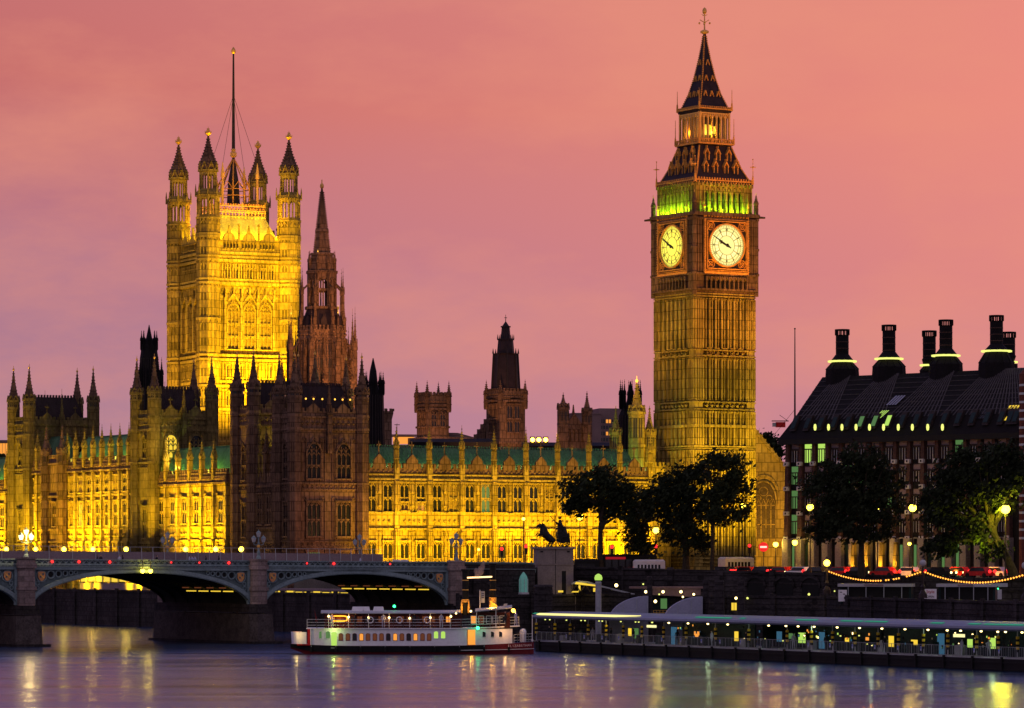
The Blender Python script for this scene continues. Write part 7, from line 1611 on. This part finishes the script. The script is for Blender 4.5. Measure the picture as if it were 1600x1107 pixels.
k = MB().use(M['white']); k.box(-.1,1.0,-.62,-.56,.35,1.85); k.use(M['iron']); k.box(.1,.4,-.64,-.6,1.5,1.6); k.box(.5,.8,-.64,-.6,1.25,1.35); k.build("sign_board", t)
t, w, h = kiosk(1466, 1552, 460, "promenade kiosk with white fascia and a red lettered board at its left end", 0)
k = MB().use(M['white']); k.box(-1.65,-.15,-.62,-.56,.35,2.15); k.use(M['red']); k.box(-1.55,-.25,-.64,-.61,.42,.72); sb = k.build("sign_board", t)
M['redl'] = mat("red sign lettering", (.45,.05,.04), .6, 0)
place("lettering", text_mesh("Style", .52, 'redl'), sb, (-.9,-.65,1.8), rot=(R(90),0,0)); place("lettering", text_mesh("OPEN", .36, 'iron'), sb, (-.9,-.65,1.2), rot=(R(90),0,0))
p_ = at(1562, 920, 452); k = MB().use(M['greyp']); k.box(-.25,.25,0,.15,-1.3,-.1); k.box(-.5,1.0,.2,.3,.2,.65); k.use(M['lampg']); k.ball((-.2,0,0),.08,6,4); k.use(M['iron']); k.box(-.3,-.2,.15,.25,-2.8,.3); o = k.build("ticket_sign", None, p_); tag(o, "small white upright sign right of the red lettered kiosk", "sign")
# quay lamp standards with festoon bulbs slung between them
def quay_standard(px, pyb, pyt, Yk, lit, label):
    p_ = at(px, pyb, Yk); t = empty("quay_lamp_standard", p_, 0, label, "street lamp"); h = zat(pyt, Yk)-p_.z; k = MB().use(M['iron']); k.lathe(0,0,[(.55,0),(.5,.5),(.22,1.0),(.3,1.4),(.13,1.7),(.1,h-.35)],8); k.tube((-.35,0,h-.9),(.35,0,h-.9),.05,.05,4); k.fru(0,0,h+.62,h+.85,.22,.04,8); k.build("post", t); k = MB().use(M['lampy' if lit else 'greyp']); k.ball((0,0,h),.42,10,7); k.build("globe", t)
    if lit: point((p_.x, p_.y-.7, p_.z+h), 350, (1,.7,.1), .3)
    return Vector((p_.x, p_.y, p_.z+h-.9))
A_ = quay_standard(1292, 928, 880, 490, True, "lit cast iron lamp standard where the festoon of bulbs begins"); B_ = quay_standard(1442, 935, 880, 456, False, "unlit cast iron lamp standard between the two festoons of bulbs"); C_ = quay_standard(1602, 940, 884, 420, False, "cast iron lamp standard at the right edge of the photo")
for a, c_, sag, lb, skip in ((A_, B_, 1.25, "festoon of orange bulbs hanging above the longer kiosk", (.6,.68,.80)), (B_, C_, 1.15, "festoon of orange bulbs hanging above the red lettered kiosk", ())):
    t = empty("festoon_string", a, 0, lb, "string of lights"); k = MB().use(M['iron']); n = 38; V = [a.lerp(c_, i/n)-a-Vector((0,0,sag*4*(i/n)*(1-i/n))) for i in range(n+1)]
    for p_, q_ in zip(V, V[1:]): k.tube(p_, q_, .02, .02, 3)
    k.build("cable", t); g = MB().use(M['bulb']); g.ball((0,0,0),.11,7,5); bm_ = g.mesh("bulb")
    for i in range(1, n):
        if not any(abs(i/n-s) < .018 for s in skip): place("bulb", bm_, t, V[i]-Vector((0,0,.1)))

# ================================================================ street furniture and traffic on the road
def street_lamp(px, py, Yk, label, r=.45):
    p_ = at(px, py, Yk); h = p_.z-LAND; t = empty("street_lamp", (p_.x, p_.y, LAND), R(random.randrange(360)), label, "street lamp"); k = MB().use(M['iron']); k.lathe(0,0,[(.22,0),(.2,1),(.1,1.2),(.07,h-.3)],6); k.fru(0,0,h+r*.8,h+r*1.2,r*.7,.05,8); k.build("post", t); k = MB().use(M['lampy']); k.ball((0,0,h),r,10,7); k.build("globe", t)
    point((p_.x, p_.y-.8, p_.z), 420, (1,.68,.08), .3)
for px, py, Yk, lb, r in ((906,808,560,"yellow street lamp over the left edge of the tree beside the statue",.5),(1025,829,560,"yellow street lamp between the two nearer trees",.48),(1160,791,600,"yellow street lamp caught in the right side of the big tree",.5),(1266,793,524,"yellow street lamp left of the tree in front of the office columns",.5),(1346,793,518,"yellow street lamp in the middle of the tree in front of the office",.55),(1371,794,540,"smaller yellow lamp right beside the lamp in the office tree",.28),(1426,794,512,"yellow street lamp between the two trees before the office",.52),
        (1212,851,560,"low yellow lamp nearer the no entry sign",.4),(1242,848,556,"low yellow lamp at the foot of the first office column",.42),(1421,850,535,"small low yellow lamp on the office ground floor",.25),(1571,796,508,"yellow street lamp glaring through the tree with the leaning trunk",.6),(818,811,598,"small yellow lamp on the north wing left of the statue",.26),(748,859,585,"small yellow lamp above the right end of the hoarding",.2)): street_lamp(px, py, 476 if px == 1571 else Yk, lb, r)
def signal(px, py, Yk, label, lit=True):
    p_ = at(px, py, Yk); t = empty("traffic_light", (p_.x, p_.y, LAND), 0, label, "traffic light"); h = p_.z-LAND; k = MB().use(M['iron']); k.tube((0,0.2,0),(0,.2,h+.6),.08,.08,6); k.box(-.22,.22,-.1,.2,h-1.0,h+.5); k.build("post", t); k = MB().use(M['lampr']); k.ball((0,-.12,h+.2),.26 if lit else .12,8,6); k.build("red_lamp", t)
for px, py, Yk, lb in ((784,860,556,"red traffic light left of the plinth"),(822,856,560,"traffic light close to the plinth's left top edge"),(956,857,566,"large red traffic light right of the first tree's trunk"),(1025,856,558,"red traffic light under the street lamp between the trees"),(1171,855,575,"red traffic light at the foot of the clock tower's right edge")): signal(px, py, Yk, lb)
p_ = at(1193, 855, 556); t = empty("no_entry_sign", (p_.x, p_.y, LAND), 0, "round red no entry sign with a white bar", "road sign"); h = p_.z-LAND; k = MB().use(M['iron']); k.tube((0,.1,0),(0,.1,h),.06,.06,6); k.build("post", t); k = MB().use(mat("lit red disc", (.6,.02,.03), .4, 0, emit=(.8,.03,.03), es=.6)); k.prism([(.72*math.cos(.314*i),0,h+.72*math.sin(.314*i)) for i in range(20)],(0,.06,0)); k.use(mat("lit white bar", (.8,.8,.8), .4, 0, emit=(1,.9,.8), es=.7)); k.box(-.5,.5,-.03,0,h-.14,h+.14); k.build("disc", t)
# vehicles
def vehicle(px, Yk, ang, label, L_, W_, H_, mt, cat, bus=False, z=None, nm="car"):
    p_ = at(px, 880, Yk); t = empty(nm, (p_.x, p_.y, LAND+.05), ang, label, cat); k = MB().use(M[mt])
    if bus: k.box(-L_/2,L_/2,-W_/2,W_/2,.35,H_-.25); k.taper(-L_/2,L_/2,-W_/2,W_/2,H_-.25,H_,.25)
    else:
        k.taper(-L_/2,L_/2,-W_/2,W_/2,.28,.85,.1,.04); k.taper(-L_*.36,L_*.3,-W_/2+.06,W_/2-.06,.85,H_,.45,.18)
    bd = k.build("body", t); g = MB().use(M['glass'])
    if bus:
        for i in range(7): g.box(-L_/2+.5+i*(L_-1)/7,-L_/2+.3+(i+1)*(L_-1)/7,-W_/2-.02,W_/2+.02,1.15,H_-.75)
    else: g.taper(-L_*.34,L_*.28,-W_/2+.03,W_/2-.03,.9,H_-.08,.4,.17)
    g.build("window", bd)
    for sx_ in (-1,1):
        for sy in (-1,1): g = MB().use(M['black']); x = sx_*L_*.32; g.tube((x,sy*(W_/2-.2),.33),(x,sy*(W_/2+.01),.33),.33,.33,10); g.build("wheel", t)
    for sy in (-1,1): g = MB().use(M['lampr']); g.ball((-L_/2-.02,sy*W_*.36,.85 if not bus else 1.0),.24,6,4); g.build("tail_lamp", t); g = MB().use(M['lampw']); g.ball((L_/2+.02,sy*W_*.36,.7),.16,6,4); g.build("headlamp", t)
    return t
t = vehicle(982, 556, R(6), "dark single deck bus with a red lit panel passing behind the wall below the trees", 8.2, 2.5, 3.3, 'black', "bus", True, nm="bus")
g = MB().use(glow("lit red advert", (.6,.01,.02), .5)); g.box(-3.6,-.6,-1.3,-1.24,2.55,2.9); g.build("lit_panel", t); g = MB().use(M['greyp']); g.box(-4,4,-1.28,-1.24,.75,.95); g.build("waist_stripe", t)
vehicle(1014, 553, R(4), "pale van close behind the dark bus under the big tree", 4.6, 1.9, 2.5, 'white', "van", True, nm="van")
vehicle(916, 552, R(6), "dark van parked between the plinth and the first tree", 3.6, 1.9, 2.6, 'black', "van", True, nm="van")
vehicle(1150, 566, R(30), "white van waiting at the foot of the clock tower", 5.2, 2.0, 2.9, 'greyp', "van", True, nm="van")
cl = ["dark car queuing %s with red tail lamps", "red car queuing %s", "pale car queuing %s"]
for i, (px, Yk, mt, wh) in enumerate(((1128,550,'black',"under the clock tower's right trunk"),(1168,546,'red',"before the white van"),(1190,543,'black',"below the no entry sign"),(1222,538,'red',"below the building's first column"),(1250,533,'white',"below the second office column"),(1278,529,'black',"left of the lit lamp standard"),(1312,525,'red',"at the start of the festoon"),(1345,522,'black',"in front of the first glowing column"),(1382,518,'red',"in front of the last glowing column"),(1470,512,'black',"behind the right hand festoon"),(1530,508,'red',"left of the leaning trunk"))):
    vehicle(px, Yk, R(-40 if i % 2 else 140), {'black':"dark car ",'red':"red car ",'white':"pale car "}[mt]+"queuing "+wh, 4.2, 1.75, 1.45, mt, "car")
for i, (px, Yk) in enumerate(((735,553),(764,556),(792,560),(817,563))): vehicle(px, Yk, R(24), ("dark car", "red car", "dark car", "pale car")[i]+" leaving the bridge, "+("first from the left", "second from the left", "third from the left", "nearest the plinth")[i], 4.2, 1.75, 1.9, ('black','red','black','white')[i], "car")
for i, (px, Yk) in enumerate(((1136,564),(1160,560),(1186,556),(1212,551),(1240,546),(1268,541),(1300,536),(1330,532),(1420,520),(1452,517),(1498,514),(1556,511))):
    vehicle(px, Yk, R(140 if i % 3 else -40), ("dark car", "red car", "pale car")[i % 3]+" in the farther traffic lane, "+("behind the right trunk of the big tree pair", "behind the pale van", "by the no entry sign", "before the first office column", "before the second office column", "before the third office column", "left of the office tree's trunk", "left of the first glowing column", "right of the last glowing column", "beside the unlit lamp standard", "under the large right hand tree", "just left of the leaning trunk")[i], 4.2, 1.75, 1.45, ('black','red','white')[i % 3], "car")
# street railing, its yellow sodium light painted in as gold
t = empty("street_railing", (0,0,0), 0, "low yellow lit road barrier running from the bridge end to the plinth", "barrier"); rail("rail", t, [(-7,545,9.6),(3,551,9.6)], .9, 1.1, 'gold', (1.0,.6), .05)
for a, c_, Yk in ((728,826,549),(1120,1290,534),(1290,1560,509)):
    pass
# ================================================================ trees
def tree(label, px, pyb, Yk, blobs, n, name="plane_tree", lean=0, leaf='leaf', ls=.31, base=LAND, tw=.42):
    p0 = at(px, pyb, Yk); t = empty(name, (p0.x, p0.y, base), 0, label, "tree"); rnd = random.Random(int(px)); sc_ = Yk/F; n = int(n*1.28)
    E = []
    for bx_, by_, rx, rz_ in blobs: E.append((Vector(((bx_-px)*sc_, rnd.uniform(-1,1), zat(by_, Yk)-base)), rx*sc_, rx*sc_*.8, rz_*sc_))
    tot = sum(e[1]*e[3] for e in E); clusters = []
    for c_, rx, ry, rz_ in E:
        for _ in range(max(4, int(190*rx*rz_/tot*len(E)**.25))):
            v = Vector((rnd.gauss(0,1), rnd.gauss(0,1), rnd.gauss(0,1))).normalized()*(rnd.random()**.42)*rnd.uniform(.9,1.12); clusters.append(c_+Vector((v.x*rx, v.y*ry, v.z*rz_)))
    V, Fc = [], []
    wts = [rnd.uniform(.08,1)**1.6 for _ in clusters]; pick = rnd.choices(range(len(clusters)), wts, k=n); rad_ = [rnd.uniform(.35,1.25) for _ in clusters]
    for i in pick:
        c_ = clusters[i]; r = rad_[i]*(1 if rnd.random() < .88 else 1.7)
        d = Vector((rnd.gauss(0,1.15), rnd.gauss(0,1.15), rnd.gauss(0,.65)))*r*.55
        p = c_+d; a = Vector((rnd.gauss(0,1), rnd.gauss(0,1), rnd.gauss(0,.8))).normalized(); e = a.orthogonal().normalized(); g_ = a.cross(e); s = ls*(rnd.uniform(.4,.8) if rnd.random() < .7 else rnd.uniform(.9,1.5)); k = len(V)
        V += [p-e*s, p-g_*s*.55, p+e*s, p+g_*s*.55]; Fc.append((k,k+1,k+2,k+3))
    me = bpy.data.meshes.new("crown"); me.from_pydata([tuple(v) for v in V], [], Fc); me.materials.append(M[leaf]); place("crown", me, t)
    top = Vector((lean, 0, min(e[0].z for e in E)+ .2*(max(e[0].z for e in E)-min(e[0].z for e in E)))); pts = [Vector((0,0,-.3)), Vector((lean*.2,0,top.z*.3)), Vector((lean*.6,0,top.z*.7)), top]; ed = [(0,1),(1,2),(2,3)]; rad = [tw*1.5, tw, tw*.8, tw*.65]
    cc = sorted(clusters, key=lambda q: q.z); lim = [cc[int(i*len(cc)/22)] for i in range(22)]
    for q in lim:
        m_ = top.lerp(q, .5)+Vector((0,0,-.4+rnd.uniform(-.3,.3))); k = len(pts); pts += [m_, q]; ed += [(3 if q.z > top.z else 2, k), (k, k+1)]; rad += [tw*.36, tw*.12]
    skin("trunk", [tuple(p) for p in pts], ed, rad, 'bark', t, 1)
tree("medium plane tree with a thin straight trunk just right of the chariot statue", 938, 884, 552, [(935,768,55,30),(905,772,32,26),(965,775,33,32),(940,745,34,18),(900,795,22,14),(970,800,20,16),(990,800,14,20)], 7000)
tree("small bushy tree filling the gap between the two larger trees", 1001, 884, 556, [(1000,800,18,30),(995,838,20,28),(1008,860,14,14)], 2200, ls=.36, tw=.2)
tree("big dense tree with a thick trunk in front of the clock tower's left side", 1072, 884, 546, [(1060,765,48,36),(1040,775,34,26),(1085,740,34,24),(1030,800,22,18),(1075,805,40,28),(1070,838,28,22),(1095,850,18,16),(1045,830,16,14)], 9500, leaf='leaf2', tw=.55)
tree("loose airy tree with a slender forked trunk in front of the clock tower's right side", 1113, 884, 542, [(1140,728,30,20),(1120,722,26,14),(1150,760,28,28),(1120,765,28,26),(1135,800,30,20),(1108,795,20,18),(1158,800,16,14)], 5600, tw=.3)
tree("large dark plane tree with a straight trunk in front of the office building's left half", 1346, 900, 508, [(1345,722,40,28),(1310,750,42,30),(1378,752,36,32),(1300,790,40,30),(1345,785,46,36),(1380,800,30,34),(1320,825,42,22),(1285,822,26,20),(1270,760,16,18),(1365,835,26,16)], 13000, leaf='leaf2', tw=.45)
tree("large dark tree with a thick leaning trunk at the right edge, before the office building", 1586, 900, 478, [(1560,716,40,28),(1510,728,40,30),(1480,752,34,28),(1530,770,52,40),(1575,765,34,40),(1470,790,30,26),(1460,820,26,22),(1505,825,40,28),(1480,855,30,24),(1540,858,24,22),(1590,740,22,28),(1450,775,16,18)], 15500, leaf='leaf2', lean=-3.0, tw=.6)
tree("distant tree crown peeping out behind the lit stone gable", 1204, 760, 690, [(1200,695,11,14),(1210,705,10,18),(1196,684,7,7)], 1300, ls=.5, tw=.3)
tree("dark trees rising behind the wing at the far left edge", 12, 800, 800, [(8,725,14,12),(22,722,9,10),(0,722,9,11)], 1200, ls=.5, tw=.3)
# ================================================================ floodlighting of the palace
def pf(x, y, z, tx, ty, tz, P, c, size=75, blend=.8, r=.4): flood(pw(x, y, z), pw(tx, ty, tz), P, c, size, blend, r)
YR = (1.0, .64, .0); rl_ = random.Random(5)
# river front: lamps along the terrace edge, a low and a high beam for each
for y0, y1, n, h in ((y1a+.8, y1b-2.2, 6, 22), (y2b+.5, y2a-.5, 7, 24), (ly(79)+.4, ly(45)-1, 4, 24), (ly(27)+1, ly(27)+40, 10, 22)):
    for i in range(n):
        y = y0+(y1-y0)*(i+.5)/n; pf(-9.4, y, 6.1, 0, y, h, 98000*rl_.uniform(.7,1.25), YR, 85, 1); pf(-8.5, y, 6.1, 0, y, 9, 3200*rl_.uniform(.5,1.6), YR, 120, 1)
# light lying in the gutters behind the parapets
for y0, y1, n, z in ((y1a, y1b, 6, 26.3), (y2b, y2a, 8, 29.5), (ly(27), ly(27)+30, 6, 26.3)):
    for i in range(n): point(pw(.35, y0+(y1-y0)*(i+.5)/n, z), 560, (.6, 1.0, .12), .2)
pf(-.5, yc-9, 27, 5, yc, 33, 34000, (1,.78,.14), 80); pf(-.5, yd-9, 30, 5, yd, 34, 34000, (1,.78,.14), 80)
point(pw(6, yb-2.5, 27), 2500, (.9,.9,.05), .4)
# north wing
for i in range(10):
    x = NF[0]+2+(NF[2]-4)*i/9; pf(x, NF[1]-9, 9.3, x, NF[1], 20, 17000, (1,.62,.0), 100, 1); pf(x, NF[1]-6, 9.2, x, NF[1], 12, 1500 if i not in (1, 3, 5, 8) else 4800, YEL, 120, 1)
for i in range(18): point(pw(NF[0]+NF[2]*(i+.5)/18, NF[1]+.7, 26.2), 300, (.42, 1.0, .32), .12)
# great square tower
def vw(x, y, z): return Vector((VO.x+x*math.cos(VA)-y*math.sin(VA), VO.y+x*math.sin(VA)+y*math.cos(VA), z))
for x in (2, 10, 18): flood(vw(x, -20, 34), vw(x*.6+4, 0, 64), 185000, (1,.62,.0), 85, 1)
for y in (3, 15): flood(vw(-24, y, 34), vw(0, y, 66), 80000, (1,.56,.0), 80, 1)
flood(vw(10, -26, 72), vw(10, 0, 78), 90000, (1,.6,.0), 70, 1)
for x, y in ((VS*.2, .9), (VS*.35, .9), (VS*.5, .9), (VS*.65, .9), (VS*.8, .9), (.9, VS*.3), (.9, VS*.5), (.9, VS*.7)): point(vw(x, y, zv(372)), 1500, (1,.7,.0), .3)
for x in (.3, .5, .7): point(vw(VS*x, 2.2, zv(338)), 260, (1,.55,.02), .3)
for x, y in ((-3.4, 3), (VS-4.5, -2.6), (3.5, VS-3)): point(vw(x, y, zv(330)), 1500, (1,.5,.02), .3)
# warm floods added to brighten the brown towers
flood((-2, 702, 42), (-37, 745, 54), 170000, (1,.42,.12), 55, 1); flood((-30, 690, 44), (-37, 745, 60), 75000, (1,.42,.12), 50, 1); flood((-10, 728, 30), (-37, 745, 66), 100000, (1,.40,.10), 60, 1)
flood((-6, 700, 26), (-2, 735, 36), 50000, (1,.46,.16), 60, 1); flood((-22, 735, 26), (-16, 760, 34), 38000, (1,.46,.16), 60, 1); flood((8, 672, 24), (13, 700, 33), 14000, (1,.45,.12), 70, 1)
pf(8, -20, 10, 7, 0, 18, 10000, (1,.44,.18), 90, 1)
# clock tower
for x in (2.5, 10): flood(bw_(x, -16, 9.5), bw_(x, 0, 30), 78000, (.88,.60,.0), 85, 1)
for y in (2.5, 10): flood(bw_(-16, y, 9.5), bw_(0, y, 30), 62000, (.85,.62,.0), 85, 1)
flood(bw_(6.2, -30, 30), bw_(6.2, 0, 62), 115000, (1,.36,.03), 50, 1); flood(bw_(6.2, -14, 52), bw_(6.2, 0, 65), 8000, (1,.45,.05), 60, 1); flood(bw_(6.2, -24, 72), bw_(6.2, 0, 84), 18000, (1,.42,.05), 70, 1)
flood(bw_(-28, 6.2, 30), bw_(0, 6.2, 56), 56000, (1,.5,.0), 50, 1)
for u in (2.6, 5, 7.4, 9.8):
    point(bw_(u, -.15, zb(333)), 560, (.36,1,.02), .15); point(bw_(-.15, u, zb(333)), 560, (.36,1,.02), .15)
    point(bw_(u, 1.45, zb(316)), 60, GRN, .15)
BC = BS/2
point(bw_(BC-1, BC-hw(66), zb(212)), 500, (1,.6,.05), .3); point(bw_(BC-hw(66), BC, zb(212)), 160, (1,.5,.05), .3)
# gabled hall
flood((40, 655, 9.5), (46, 672, 22), 34000, (1,.54,.05), 90, 1)
point(at(1566, 800, 475), 2400, (.9,.85,.02), .4)
point(at(1530, 850, 476), 800, (.8,.9,.02), .4)
# point lights added along the road for the queuing traffic's glow
for px, Yk in ((1130,556),(1175,552),(1220,545),(1265,538),(1310,530),(1360,524),(1420,517),(1480,513),(1540,509)): point(at(px, 892, Yk)+Vector((0,0,.6)), 420, (1,.30,.03), .3)
